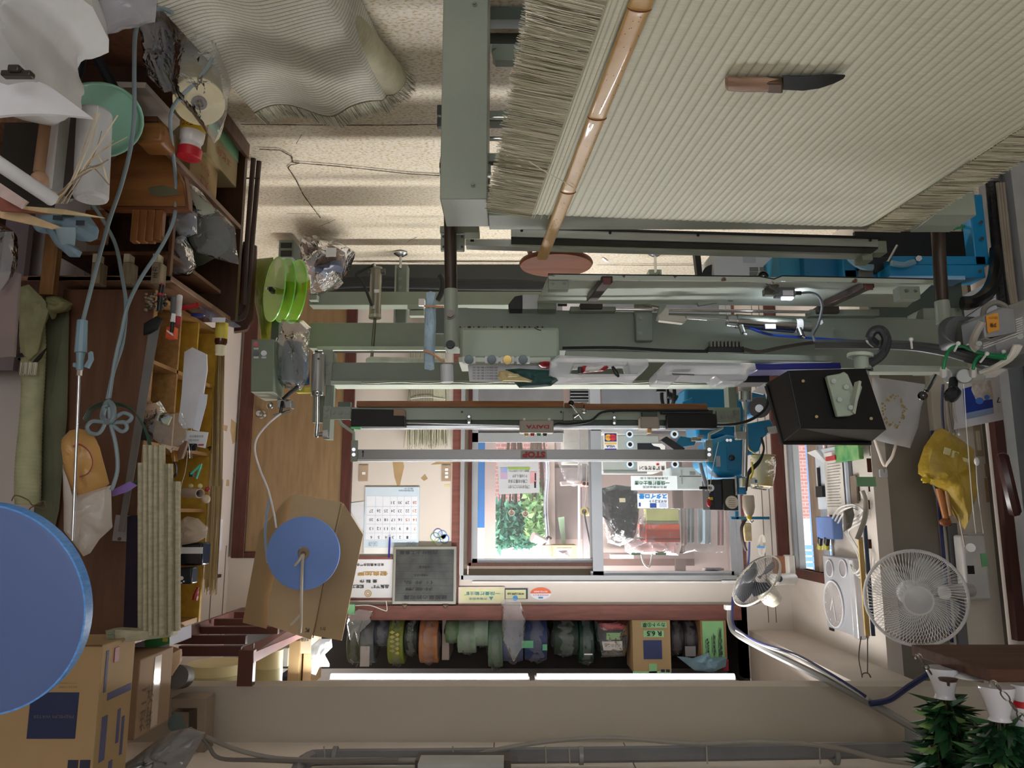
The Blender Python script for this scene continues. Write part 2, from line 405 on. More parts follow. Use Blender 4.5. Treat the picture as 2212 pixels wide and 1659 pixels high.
# ================================================================ MAT, KNIFE, BAMBOO, TABLE STAND
ZM = .865
def matmat(name, ca, cb, cc):
    m, N, L, b = mnodes(name)
    tc = N.new('ShaderNodeTexCoord'); mp = N.new('ShaderNodeMapping')
    mp.inputs['Scale'].default_value = (.35, 420, 1)
    L.new(tc.outputs['UV'], mp.inputs[0])
    n = N.new('ShaderNodeTexNoise'); n.inputs['Scale'].default_value = 1; n.inputs['Detail'].default_value = 4; L.new(mp.outputs[0], n.inputs['Vector'])
    r = N.new('ShaderNodeValToRGB'); r.color_ramp.elements[0].position = .3; r.color_ramp.elements[0].color = lin(ca); r.color_ramp.elements[1].position = .7; r.color_ramp.elements[1].color = lin(cb)
    L.new(n.outputs['Fac'], r.inputs[0]); b.inputs['Roughness'].default_value = .55
    sx = N.new('ShaderNodeSeparateXYZ'); L.new(tc.outputs['UV'], sx.inputs[0]); fr = N.new('ShaderNodeMath'); fr.operation = 'PINGPONG'; fr.inputs[1].default_value = .5; L.new(sx.outputs[0], fr.inputs[0])
    mr = N.new('ShaderNodeMapRange'); mr.inputs[1].default_value = .0; mr.inputs[2].default_value = .16; mr.inputs[3].default_value = 0; mr.inputs[4].default_value = 1; L.new(fr.outputs[0], mr.inputs[0])
    mx = N.new('ShaderNodeMixRGB'); L.new(mr.outputs[0], mx.inputs[0]); mx.inputs[1].default_value = lin(cc); L.new(r.outputs[0], mx.inputs[2]); L.new(mx.outputs[0], b.inputs['Base Color'])
    bp = N.new('ShaderNodeBump'); bp.inputs['Strength'].default_value = .5; bp.inputs['Distance'].default_value = .001
    L.new(n.outputs['Fac'], bp.inputs['Height']); L.new(bp.outputs[0], b.inputs['Normal'])
    return m
RUSH = matmat('woven_rush', 'd4d6c0', 'e7e9d6', 'b9baa4')
RUSH2 = matmat('woven_rush_grey', 'c6c4b5', 'dbd9cb', '8f8d7c')
STR = [M('d8d4be', rough=.5, var=.1), M('b9b9a2', rough=.5, var=.1), M('e8e3cd', rough=.5, var=.08), M('77725c', rough=.6, var=.2)]
def setuv(o, uvs):
    me = o.data; l = me.uv_layers.new(name='UVMap')
    for lp in me.loops: l.data[lp.index].uv = uvs[lp.vertex_index]
def woven(parent, name, fn, wid, length, groove, ngr, nv, mat, thick=(0, 0, -.004), amp=.0022):
    """a ribbed sheet: ridges run along v, counted across u"""
    nu = ngr * 5
    mb = MB()
    def g(i, j):
        p, n = fn(i, j); ph = (i * ngr) % 1.0
        return Vector(p) + Vector(n) * (amp * (math.sqrt(abs(sin(pi * ph)))) - amp)
    mb.grid(g, nu, nv, thick=thick)
    o = build(name, mb, mat, parent); k = (nu + 1) * (nv + 1)
    setuv(o, [((q % k) % (nu + 1) / nu * ngr, (q % k) // (nu + 1) / nv * length) for q in range(2 * k)])
    return o
A = Wz(1146, 471, ZM); B = Wz(1866, 499, ZM); dg = (Wz(1310, 0, ZM) - A).normalized(); LEN = 1.72
side = (B - A); side_n = side.normalized(); nrm_s = Vector((dg.y, -dg.x, 0)); nrm_s = nrm_s if nrm_s.dot(side) < 0 else -nrm_s
mat_ = T('tatami_mat', 'pale green woven rush mat spread on the stand, knife and bamboo strip on it', 'mat')
def mf(i, j):
    sag = 0.0
    if i > .8: sag -= .003 * ((i - .8) / .2) ** 2
    if j < .04: sag -= .010 * (1 - j / .04) ** 2
    return A + side * i + dg * (LEN * j) + Vector((0, 0, sag)), (0, 0, 1)
woven(mat_, 'woven_sheet', mf, 1, 1.8, 0, 50, 60, RUSH)
# selvedge threads close to the left fringe
mb = MB()
for q in (.004, .010, .030, .05):
    mb.tube([A + side * q + dg * (LEN * t) + Vector((0, 0, .0005)) for t in (0, .25, .5, .75, 1)], .0012, n=5, sub=1)
P(mat_, 'selvedge_cord', mb, M('cfcbb0', rough=.7))
def fringe(t, name, root, out, n, ln, droop, seed, up=Vector((0, 0, 1)), w=.0011, spread=.07, mats=STR):
    rr = random.Random(seed); mb = MB()
    for k in range(n):
        s = (k + rr.random()) / n; p = root(s); o = out(s).normalized(); l = ln * rr.uniform(.9, 1.05)
        tn = o.cross(up).normalized(); o2 = (o + tn * rr.gauss(0, spread * .45)).normalized(); dr = droop * rr.uniform(.1, 1.3)
        mb.m = rr.choices((0, 1, 2, 3), (4, 4, 2, 2))[0]
        z = rr.uniform(-.001, .004); a = p + up * z; pts = [a, a + o2 * l * .5 - up * dr * .3, a + o2 * l - up * dr]
        b0 = len(mb.v); vs = []
        for i, q in enumerate(pts):
            ww = w * (1 if i < 2 else .7)
            vs += [q + tn * ww, q + up * ww * 1.2, q - tn * ww]
        fs = []
        for i in range(2):
            for c in range(3): fs.append((i * 3 + c, i * 3 + (c + 1) % 3, i * 3 + 3 + (c + 1) % 3, i * 3 + 3 + c))
        fs.append((6, 7, 8)); mb.add(vs, fs)
    return P(t, name, mb, mats, kind='stuff', smooth=False)
lo_ = (Wz(1040, 458, ZM) - A)
fringe(mat_, 'fringe', lambda s: A + dg * (LEN * s) - Vector((0, 0, .002)), lambda s: lo_, 2600, .128, .010, 3, w=.0008)
ro_ = Vector((dg.y, -dg.x, 0)); ro_ = ro_ if ro_.x < 0 else -ro_
fringe(mat_, 'fringe', lambda s: B + dg * (LEN * s) - Vector((0, 0, .003)), lambda s: ro_, 2400, .125, .006, 4, w=.0009)
# bamboo strip
t = T('bamboo_strip', 'split bamboo strip laid diagonally across the woven mat', 'bamboo strip')
a = Wz(1171, 557, ZM + .004); bq = Wz(1402, -40, ZM + .004); dd = (bq - a).normalized(); sd = Vector((-dd.y, dd.x, 0)); Lb = (bq - a).length + .25
nodes = [(Wz(1230, 408, ZM) - a).dot(dd), (Wz(1299, 247, ZM) - a).dot(dd), (Wz(1400, 10, ZM) - a).dot(dd)]
def bf(i, j):
    l = j * Lb; k = sum(.0016 * math.exp(-((l - q) / .006) ** 2) for q in nodes); w_ = .0175 + .002 * j + k
    an = pi * i
    return a + dd * l + sd * (cos(an) * w_) + Vector((0, 0, .002 + sin(an) * (.006 + k)))
P(t, 'strip', MB().grid(bf, 10, 160, thick=(0, 0, -.002)), M('d6b070', h2='c49a56', rough=.36, sc=3, coat=.15, stretch=(3, 3, 3), bump=.04))
for q in nodes:
    P(t, 'node', MB().tube([a + dd * q + sd * (cos(an) * .0195) + Vector((0, 0, .0025 + sin(an) * .0078)) for an in [pi * k / 10 for k in range(11)]], .0013, n=6, sub=1), M('7a4526', rough=.4))
mb = MB()
for k in range(70):
    l = R_.uniform(.03, Lb - .3); an = R_.uniform(.5, 2.6); p = a + dd * l + sd * (cos(an) * .0185) + Vector((0, 0, .0026 + sin(an) * .0062)); mb.ball(p, .0009, .0009, .0005, n=6, m=4)
P(t, 'speck', mb, M('3d2413', rough=.8), kind='stuff')
one('rush_stalk', 'single loose rush stalk lying across the mat and the bamboo', 'rush stalk', MB().tube([Wz(1143, 349, ZM + .010), Wz(1185, 375, ZM + .014), Wz(1222, 395, ZM + .017), Wz(1245, 410, ZM + .016)], .0012, n=6), STR[2])
# knife
t = T('tatami_knife', 'short knife with dark blade and worn wooden handle lying on the mat', 'knife')
z0 = ZM + .002
def zp(px, z): return [Wz(u, v, z) for u, v in px]
hd = MB()
hw = []
for u, h0, h1, tz in ((1566, 162, 181, .012), (1572, 158, 184, .018), (1600, 159, 185, .020), (1650, 159, 186, .019), (1683, 162, 187, .017)):
    p0, p1 = Wz(u, h0, z0), Wz(u, h1, z0); c = (p0 + p1) / 2; hh = (p1 - p0) / 2
    hw.append([c + hh * cos(q) + Vector((0, 0, tz * .5 + sin(q) * tz * .5)) for q in [2 * pi * k / 10 for k in range(10)]])
fs = []; vs = [p for r in hw for p in r]
for i in range(len(hw) - 1): fs += [(i * 10 + k, i * 10 + (k + 1) % 10, i * 10 + 10 + (k + 1) % 10, i * 10 + 10 + k) for k in range(10)]
fs += [tuple(range(9, -1, -1)), tuple(range(40, 50))]
P(t, 'handle', hd.add(vs, fs), wood('b3917a', '83644f', 'x', sc=6, rough=.5))
P(t, 'ferrule', MB().prism(zp([(1656, 164), (1690, 164), (1690, 186), (1656, 185)], z0 + .002), (0, 0, .0165)), M('5b4636', rough=.4, metal=.5), bev=.003)
P(t, 'blade', MB().prism(zp([(1690, 163), (1740, 163), (1795, 159), (1826, 161), (1822, 167), (1800, 178), (1770, 188), (1735, 193), (1690, 191), (1665, 190), (1672, 180), (1690, 176)], z0 + .006), (0, 0, .0035)), M('3f4144', rough=.3, metal=.85, var=.25, sc=14), bev=.001)
# stand under the mat -------------------------------------------------------
st = T('mat_stand', 'heavy grey-green steel stand whose top carries the woven mat', 'work stand')
ZS = .845
cl = Wz(950, 430, ZS); cr = Wz(1052, 430, ZS); cbk = Wz(1000, 490, ZS)
P(st, 'column', MB().box(cr.x, cl.x, cl.y, cbk.y, .0, ZS), GREEN, bev=.003)
c2l = Wz(2018, 465, ZS); c2r = Wz(2110, 465, ZS); c2b = Wz(2000, 497, ZS)
P(st, 'column', MB().box(c2r.x, c2l.x, c2l.y, c2b.y + .02, 0, ZS), GREEN, bev=.003)
P(st, 'top_beam', MB().box(c2l.x, cr.x, c2l.y + .002, c2b.y, ZS - .09, ZS - .001), GREEN, bev=.002)
P(st, 'table_plate', MB().prism([A + side * .03 + dg * .05 + Vector((0, 0, -.0065)), B - side * .02 + dg * .05 + Vector((0, 0, -.021)), B + dg * 1.6 - side * .02 + Vector((0, 0, -.021)), A + dg * 1.6 + side * .03 + Vector((0, 0, -.0065))], (0, 0, -.012)), GREEN2)
# things seen between column and mat
P(st, 'cross_bar', MB().pb(1030, 15, 1135, 42, 2.3, .05), M('4b544b', rough=.5))
P(st, 'cross_bar', MB().pb(1030, 62, 1125, 95, 2.45, .05), M('3b433c', rough=.5))
P(st, 'cross_bar', MB().pb(1045, 238, 1110, 262, 2.35, .05), GREEN2, bev=.003)
P(st, 'guide_rod', MB().cyl(W(1045, 254, 2.33), W(1115, 254, 2.33), .006), CHROME)
P(st, 'bracket', MB().pp([(1062, 96), (1112, 96), (1112, 130), (1070, 130), (1064, 122), (1064, 110), (1072, 104), (1062, 104)], 2.3, .04), GREEN2, bev=.002)
P(st, 'guide_rod', MB().cyl(W(1040, 300, 2.4), W(1100, 300, 2.4), .008), CHROME)
P(st, 'brace_plate', MB().pb(990, 330, 1090, 348, 2.03, .03).pb(990, 348, 1060, 392, 2.045, .02), GREEN2, bev=.002)
q_ = P(st, 'adjusting_screw', MB().cyl(W(962, 372, 2.0), W(1060, 385, 2.0), .016, n=16), STEEL)
c = W(962, 370, 2.0)
P(q_, 'hand_wheel', MB().lathe([(.0, -.006), (.012, -.008), (.02, -.002), (.042, -.003), (.046, .003), (.042, .008), (.02, .006), (.0, .012)], c, (1, .12, 0)), CHROME)
P(st, 'side_clamp', MB().pb(944, 226, 954, 246, 2.05, .03).pb(944, 252, 954, 272, 2.05, .02), M('3c403d', rough=.4, metal=.4), bev=.002)
bolts(st, [(1025, 10), (1022, 400)], cl.y, .007, GREEN2)
# long edge rails beyond the mat
rl = T('measuring_rail', 'pair of long pale steel rails running just beyond the mat edge', 'rail')
def hbar(mb, u0, va0, va1, u1, vb0, vb1, Y, dep):
    return mb.prism([W(u0, va0, Y), W(u1, vb0, Y), W(u1, vb1, Y), W(u0, va1, Y)], (0, dep, 0))
RAILM = M('c0c6c0', rough=.3, metal=.2, var=.1, sc=5, stretch=(1, 8, 8), bump=.05, bsc=30)
P(rl, 'inner_rail', hbar(MB(), 1104, 491, 512, 1897, 514, 534, 2.36, .05), RAILM, bev=.002)
P(rl, 'outer_rail', hbar(MB(), 1006, 516, 530, 1872, 534, 552, 2.44, .045), RAILM, bev=.002)
P(rl, 'slot', hbar(MB(), 1104, 488, 491, 1905, 511, 515, 2.35, .05).prism([W(1104, 512, 2.35), W(1897, 534, 2.35), W(1897, 537, 2.35), W(1104, 516, 2.35)], (0, .05, 0)), BLACK)
P(rl, 'end_bracket', MB().pb(1862, 530, 1885, 562, 2.43, .06).pb(1880, 520, 1916, 546, 2.45, .05), GREEN, bev=.002)
P(rl, 'end_bracket', MB().pb(950, 488, 1035, 502, 2.3, .06).pb(952, 506, 1003, 540, 2.3, .02), GREEN, bev=.002)
P(rl, 'screw_hole', MB().pb(1016, 517, 1024, 522, 2.439, .002), BLACK)
for u, v in ((1127, 498), (1318, 503), (1508, 508), (1880, 519)):
    P(rl, 'screw_hole', MB().cyl(W(u, v, 2.3595), W(u, v, 2.3575), .005, n=10), BLACK)
for u, v in ((958, 511), (998, 511), (958, 533), (998, 533)):
    P(rl, 'screw_head', MB().cyl(W(u, v, 2.299), W(u, v, 2.295), .004, n=10), BLACK)
# upright pipes from the stand to the machine
PIPE = M('2f2926', rough=.38, metal=.5, h2='4d4038', sc=3, stretch=(6, 6, 1))
pp_ = None
for (ub, vb, um, vm, ut, vt, nm) in ((972, 464, 974, 625, 975, 752, 'dark steel pipe rising from the stand by the blue wrapped rod'), (2026, 498, 2034, 650, 2040, 700, 'dark steel pipe rising from the stand near the grey motor')):
    t = T('support_pipe', nm, 'pipe')
    a_, b_, c_ = W(ub, vb, 2.27), W(um, vm, 2.27), W(ut, vt, 2.27)
    P(t, 'shaft', MB().cyl(a_, b_, .0195, n=24), PIPE)
    P(t, 'sleeve', MB().cyl(b_, c_, .021, .023, n=24), GREEN, bev=.002)
    if um < 1500:
        for q in (680, 745):
            c = W(973, q, 2.245); P(t, 'hex_bolt', MB().cyl(c, c - Vector((0, .014, 0)), .0115, n=6).cyl(c, c - Vector((0, .003, 0)), .014, n=20), M('6b625c' if q < 700 else '1c1c1c', rough=.4, metal=.5))
    else:
        c = W(2048, 702, 2.245); P(t, 'hex_bolt', MB().cyl(c, c - Vector((0, .02, 0)), .014, n=16), BLACK)
# ================================================================ NEAR MACHINE BODY (tatami machine)
Y2 = 2.8
mc = T('tatami_machine', 'long grey-green tatami sewing machine body spanning behind the stand', 'machine')
hb = MB(); hb.prism([W(962, 664, Y2), W(2035, 690, Y2), W(2035, 800, Y2), W(1640, 790, Y2), (W(1640, 766, Y2)), W(962, 752, Y2)], (0, .10, 0))
P(mc, 'main_beam', hb, GREEN2, bev=.003)
P(mc, 'end_plate', MB().pb(2000, 665, 2085, 800, 2.82, .12), GREEN2, bev=.003)
P(mc, 'gusset', MB().pb(1880, 600, 2080, 686, 2.95, .02), M('4f5950', rough=.5), bev=.002)
# sloping bed plate with thick rusted lip
n0, n1_, f1, f0 = Wz(1186, 597, .925), Wz(2020, 608, .925), Wz(1960, 664, .925), Wz(1160, 655, .925)
P(mc, 'bed_plate', MB().prism([n0, n1_, f1, f0], (0, 0, -.008)), M('c3cdc0', rough=.3, var=.05), bev=.001)
P(mc, 'bed_lip', MB().prism([W(1184, 593, n0.y), W(1640, 598, n0.y), W(1672, 604, n0.y), W(1690, 597, n0.y), W(2022, 604, n0.y), W(2020, 613, n0.y), W(1690, 607, n0.y), W(1672, 612, n0.y), W(1640, 607, n0.y), W(1186, 603, n0.y)], (0, .012, 0)), M('b9c3b6', h2='6a4335', thr=(.62, .68), sc=26, rough=.5), bev=.001)
P(mc, 'edge_trim', MB().prism([W(1184, 590.5, n0.y), W(1640, 595.5, n0.y), W(1672, 601.5, n0.y), W(1690, 594.5, n0.y), W(2022, 601.5, n0.y), W(2022, 604, n0.y), W(1690, 597, n0.y), W(1672, 604, n0.y), W(1640, 598, n0.y), W(1184, 593, n0.y)], (0, .014, 0)), BLACK)
P(mc, 'bed_block', MB().pb(1185, 599, 1228, 626, n0.y + .015, .03), GREEN, bev=.002)
P(mc, 'bed_block', MB().pb(1942, 618, 1988, 645, n0.y + .015, .04), GREEN, bev=.002)
P(mc, 'bed_block', MB().pb(1162, 650, 1202, 668, 2.72, .06), GREEN2, bev=.002)
P(mc, 'motor_block', MB().pb(1128, 636, 1164, 668, 2.74, .08), M('b3b5b3', rough=.35, metal=.6), bev=.002)
P(mc, 'motor_cap', MB().pp([(1104, 650), (1112, 640), (1128, 637), (1128, 668), (1100, 668), (1098, 658)], 2.74, .07), BLACK, bev=.002)
bolts(mc, [(1195, 611), (1219, 611), (1958, 628), (1978, 628)], n0.y + .014, .006, STEEL, 'socket_screw')
P(mc, 'drain_slot', MB().pb(1205, 656, 1225, 660, 2.79, .01), BLACK)
# two brown guide rails on the plate
for q, (a_, b_) in enumerate((((1312, 610), (1278, 652)), ((1878, 622), (1790, 662)))):
    p0 = Wz(a_[0], a_[1], .95); p1 = Wz(b_[0], b_[1], .95); s_ = Vector((.018, 0, 0))
    q_ = P(mc, 'guide_rail', MB().prism([p0 - s_, p0 + s_, p1 + s_, p1 - s_], (0, 0, -.022)), M('4b3a36', rough=.35, metal=.4), bev=.003)
    P(q_, 'guide_rail_end', MB().pb(a_[0] - 9, a_[1] - 10, a_[0] + 8, a_[1] + 4, p0.y - .004, .004), M('6b3f38', rough=.6), bev=.001)
    P(mc, 'guide_foot', MB().pb(b_[0] - 24, b_[1] - 2, b_[0] + 24, b_[1] + 14, 2.74, .06), M('3b332f', rough=.5), bev=.004)
# mounting lugs on the beam
P(mc, 'lug_plate', MB().pb(1232, 662, 1330, 672, 2.76, .05), GREEN2, bev=.002)
P(mc, 'lug_plate', MB().pb(1750, 668, 1900, 682, 2.76, .05), GREEN2, bev=.002)
P(mc, 'slide_rod', MB().cyl(W(1330, 668, 2.74), W(1750, 674, 2.74), .006), CHROME)
P(mc, 'bracket_plate', MB().pb(1373, 652, 1410, 735, 2.76, .035), GREEN2, bev=.004)
bolts(mc, [(1383, 688), (1383, 722)], 2.76, .009, STEEL)
# linkage arm
P(mc, 'link_arm', MB().prism([W(1505, 652, 2.66), W(1586, 634, 2.66), W(1592, 640, 2.66), W(1590, 646, 2.66), W(1510, 660, 2.66)], (0, .018, 0)), GREEN, bev=.002)
P(mc, 'link_arm', MB().prism([W(1395, 648, 2.68), W(1435, 650, 2.68), W(1440, 660, 2.68), W(1428, 694, 2.68), W(1418, 690, 2.68), W(1424, 662, 2.68), W(1395, 656, 2.68)], (0, .02, 0)), GREEN, bev=.002)
P(mc, 'link_pin', MB().cyl(W(1578, 632, 2.64), W(1578, 650, 2.64), .01), STEEL)
P(mc, 'clevis', MB().prism([W(1420, 682, 2.62), W(1438, 664, 2.62), W(1446, 668, 2.62), W(1444, 680, 2.62), W(1480, 682, 2.62), W(1484, 692, 2.62), W(1476, 698, 2.62), W(1424, 692, 2.62)], (0, .03, 0)), M('b9b4a8', rough=.35, metal=.5), bev=.003)
# pneumatic cylinder
ac = T('air_cylinder', 'chrome pneumatic cylinder lying along the front of the machine beam', 'pneumatic cylinder')
P(ac, 'rod', MB().cyl(W(1482, 686, 2.64), W(1575, 692, 2.64), .0055), CHROME)
P(ac, 'front_cap', MB().cyl(W(1570, 692, 2.64), W(1592, 694, 2.64), .021), STEEL, bev=.002)
q_ = P(ac, 'barrel', MB().cyl(W(1590, 694, 2.64), W(1722, 704, 2.64), .0265, n=28), M('a9aaa6', rough=.2, metal=1, var=.05))
P(ac, 'rear_cap', MB().cyl(W(1722, 704, 2.64), W(1752, 706, 2.64), .019), M('8d8f8b', rough=.35, metal=.8), bev=.002)
P(q_, 'strap', MB().cyl(W(1716, 704, 2.64), W(1730, 705, 2.64), .0272), WHITE)
P(q_, 'name_plate', MB().pb(1653, 700, 1676, 710, 2.612, .002), WHITE)
for u, v in ((1600, 712), (1726, 718)):
    P(ac, 'air_fitting', MB().cyl(W(u, v - 8, 2.62), W(u + 6, v + 8, 2.61), .010).cyl(W(u + 6, v + 8, 2.61), W(u + 12, v + 12, 2.61), .006), STEEL)
P(ac, 'rear_bolt', MB().cyl(W(1772, 696, 2.70), W(1772, 696, 2.68), .010, n=6), STEEL)
# clamp lever with black ball and work light
t = T('clamp_lever', 'clamp lever with black ball knob at the edge of the bed plate', 'lever')
P(t, 'ball_knob', MB().ball(W(1648, 597, 2.42), .0185), M('0f0f10', rough=.08, var=0, coat=1))
P(t, 'lever_arm', MB().cyl(W(1655, 608, 2.43), W(1686, 638, 2.50), .007), STEEL)
P(t, 'pivot_block', MB().obox(W(1668, 620, 2.46), (.03, .03, .026), Matrix.Rotation(.6, 3, 'Y')).pb(1652, 622, 1676, 636, 2.47, .03), M('6b6a5e', rough=.4, metal=.6), bev=.003)
t = T('work_light', 'small led lamp head with grey cable glowing on the bed plate', 'lamp')
q_ = P(t, 'housing', MB().pb(1676, 620, 1718, 640, 2.48, .03), M('7f8488', rough=.4, metal=.5), bev=.002)
P(q_, 'label_plate', MB().pb(1691, 627, 1714, 638, 2.478, .003), PAPER)
P(t, 'plug', MB().cyl(W(1718, 633, 2.49), W(1730, 633, 2.49), .007), RUBBER)
P(t, 'led_window', MB().pb(1692, 641, 1714, 645, 2.49, .02), M('dfe6ff', var=0, emis=9))
P(t, 'cable', MB().tube([W(1730, 633, 2.49), W(1750, 632, 2.5), W(1768, 640, 2.5), W(1776, 662, 2.52), W(1768, 700, 2.55), W(1757, 722, 2.6), W(1760, 738, 2.6)], .0045), M('6d7277', rough=.5))
l = bpy.data.lights.new('led_light', 'POINT'); l.energy = .35; l.shadow_soft_size = .01; l.color = (.85, .9, 1)
lo = bpy.data.objects.new('led_light', l); COL.objects.link(lo); lo.location = W(1703, 650, 2.52)
# control box hanging on the beam
cb = T('control_box', 'grey-green control box with indicator windows and red mushroom button', 'control box')
P(cb, 'housing', MB().pb(993, 706, 1209, 776, 2.62, .16), M('a3b09e', rough=.38, var=.05, sc=3), bev=.012)
P(cb, 'switch_strip', MB().pb(990, 771, 1190, 782, 2.60, .18), M('c0c9bb', rough=.4), bev=.003)
for u in (1013, 1062, 1096, 1130):
    q_ = P(cb, 'indicator', MB().pb(u - 14, 770, u + 14, 784, 2.595, .02), PAPER)
    P(q_, 'indicator_window', MB().cyl(W(u, 777, 2.594), W(u, 777, 2.588), .016, n=20), M('b99a55' if u == 1096 else '3f4a4a', rough=.1, metal=.4), bev=.001)
c = W(1178, 784, 2.62)
P(cb, 'emergency_button', MB().lathe([(.014, -.012), (.012, 0), (.022, .002), (.024, .010), (.014, .017), (0, .018)], c, (0, -.15, 1)), M('a31f28', rough=.25), label='red mushroom push button')
P(cb, 'scratch_mark', MB().tube([W(1154, 707, 2.617), W(1160, 711, 2.617), W(1169, 714, 2.617)], .0016, n=6), INK)
mb = MB()
for k in range(26):
    u = 996 + k * 7 + R_.uniform(-3, 3); mb.cyl(W(u, 706.5, 2.6185), W(u, 706.5, 2.6195), R_.uniform(.001, .004), n=7)
P(cb, 'rust_chip', mb, M('4d2a22', rough=.9), kind='stuff')
# front lip rail, terminal strip, cables
P(mc, 'front_lip', MB().prism([W(1222, 757, 2.66), W(1800, 768, 2.66), W(1800, 781, 2.66), W(1222, 773, 2.66)], (0, .05, 0)), GREEN, bev=.002)
ts = T('terminal_strip', 'black terminal block with wired screws on the machine beam', 'terminal block')
P(ts, 'base', MB().pb(1530, 748, 1608, 761, 2.74, .05), BLACK, bev=.002)
for k in range(9):
    P(ts, 'terminal', MB().pb(1534 + k * 8, 736, 1539 + k * 8, 749, 2.73, .03), M('77756f', rough=.4, metal=.6), bev=.001)
mb = MB()
for k in range(5): mb.tube([W(1215, 751 + k * .8, 2.755), W(1330, 750 + k * .8, 2.755), W(1440, 756 + k * .8, 2.755), W(1530, 758 + k * .8, 2.755)], .004)
one('cable_loom', 'thin dark cable loom tied along the beam behind the plastic trays', 'cable', mb, RUBBER)
mb = MB()
for k in range(3): mb.tube([W(1608, 752 + k * 3, 2.72), W(1640, 758 + k * 2, 2.70), W(1690, 748 + k * 2, 2.70), W(1760, 738 + k * 2, 2.68), W(1800, 736 + k * 3, 2.66)], .0035)
one('wire_bundle', 'thin brown wires running from the terminal block towards the cable trunk', 'wires', mb, M('4a413c', rough=.6))
one('air_hose', 'blue air hose leaving the air cylinder along the beam', 'hose', MB().tube([W(1618, 708, 2.63), W(1660, 722, 2.64), W(1720, 728, 2.65), W(1790, 733, 2.65), W(1880, 738, 2.62), W(1960, 742, 2.5), W(2020, 745, 2.42), W(2080, 756, 2.3)], .005), M('1d3f97', rough=.35))
# ================================================================ SLIDING WINDOW, VESTIBULE, OUTDOORS
w1 = bpy.data.objects.new('window_1', None); COL.objects.link(w1); w1['kind'] = 'structure'; ROOTS.append(w1)
FA = M('a7aaad', rough=.35, metal=.5, var=.04)
P(w1, 'window_frame', MB().pb(996, 620, 1004, 1252, YB - .03, .10).pb(996, 1243, 1592, 1252, YB - .03, .10).pb(1582, 620, 1592, 1252, YB - .03, .10), FA)
P(w1, 'timber_lining', MB().pb(1012, 620, 1020, 1222, YB + .03, .05).pb(1012, 1216, 1280, 1223, YB + .03, .05), DKBR)
P(w1, 'jamb_cover', MB().pb(978, 620, 995, 1308, YB - .012, .012), RDBR)
P(w1, 'jamb_cover', MB().pb(1592, 620, 1599, 1250, YB - .012, .012), RDBR)
P(w1, 'tile_strip', MB().pb(1003, 620, 1012, 1243, YB + .05, .03).pb(1012, 1223, 1290, 1244, YB + .05, .03), M('8a7c6c', rough=.6, var=.05))
P(w1, 'head_track', MB().pb(1020, 1256, 1570, 1259, YB - .02, .02).pb(1560, 1254, 1592, 1260, YB - .03, .03), M('e6e6e4', rough=.4))
s1 = MB().pb(1020, 620, 1033, 1222, YB + .06, .03).pb(1020, 1207, 1290, 1216, YB + .06, .03).pb(1020, 935, 1216, 955, YB + .06, .03).pb(1270, 620, 1290, 1216, YB + .07, .02)
P(w1, 'sash_frame', s1, FA, label='left sliding sash')
P(w1, 'kick_panel', MB().pb(1033, 620, 1216, 936, YB + .07, .01), M('77787b', rough=.5))
s2 = MB().pb(1276, 620, 1298, 1246, YB + .0, .03).pb(1566, 620, 1586, 1246, YB + .0, .03).pb(1276, 1234, 1586, 1246, YB + .0, .03).pb(1276, 900, 1586, 930, YB, .03)
P(w1, 'sash_frame', s2, M('aeb2b8', rough=.3, metal=.5, var=.04), label='right sliding sash')
P(w1, 'kick_panel', MB().pb(1298, 620, 1566, 902, YB + .01, .01), M('6f747c', rough=.5))
GL = M('f2f6f8', rough=.02, var=0, alpha=.04, spec=.6)
P(w1, 'glass', MB().pb(1033, 955, 1272, 1208, YB + .075, .004), GL)
P(w1, 'glass', MB().pb(1298, 930, 1566, 1235, YB + .015, .004), GL)
# vestibule behind
YV = 7.0
vw = MB().pb(800, 550, 1032, 1300, YV, .08).pb(1186, 550, 1300, 1300, YV, .08).pb(1300, 550, 1575, 1300, YV, .08).pb(1030, 1215, 1190, 1300, YV, .08).pb(1048, 550, 1071, 1220, YV - .02, .08)
struct('wall_vestibule', vw, M('b3a19b', rough=.8, var=.04))
struct('trim_3', MB().pb(1182, 550, 1197, 1208, YV - .04, .04), M('c9b7ae', rough=.6))
struct('wall_vestibule_side', MB().box(-2.03, -1.99, 5.62, 7, 0, 2.7).box(W(985, 900, 6).x, W(985, 900, 6).x + .05, 5.62, 7, 0, 2.7), M('a59890', rough=.8))
struct('floor_outside', MB().box(-6, 6, 5.62, 16, -.1, -.01), M('8f8b86', rough=.9))
struct('trim_4', MB().pb(1298, 1207, 1500, 1222, YV - .03, .03), M('6d5148', rough=.6))
one('blue_banner', 'tall narrow blue board standing in the doorway behind the glass', 'board', MB().pb(1033, 640, 1048, 1140, 6.8, .03), M('1562a6', rough=.5))
t = T('window_frame_beam', 'brown weathered timber window frame seen in the vestibule behind hanging bags', 'timber frame')
P(t, 'upright', MB().pb(1455, 930, 1476, 1235, 6.85, .05), M('5b4a44', rough=.7)); P(t, 'crosspiece', MB().pb(1300, 1195, 1500, 1207, 6.84, .05), M('7b6a66', rough=.7))
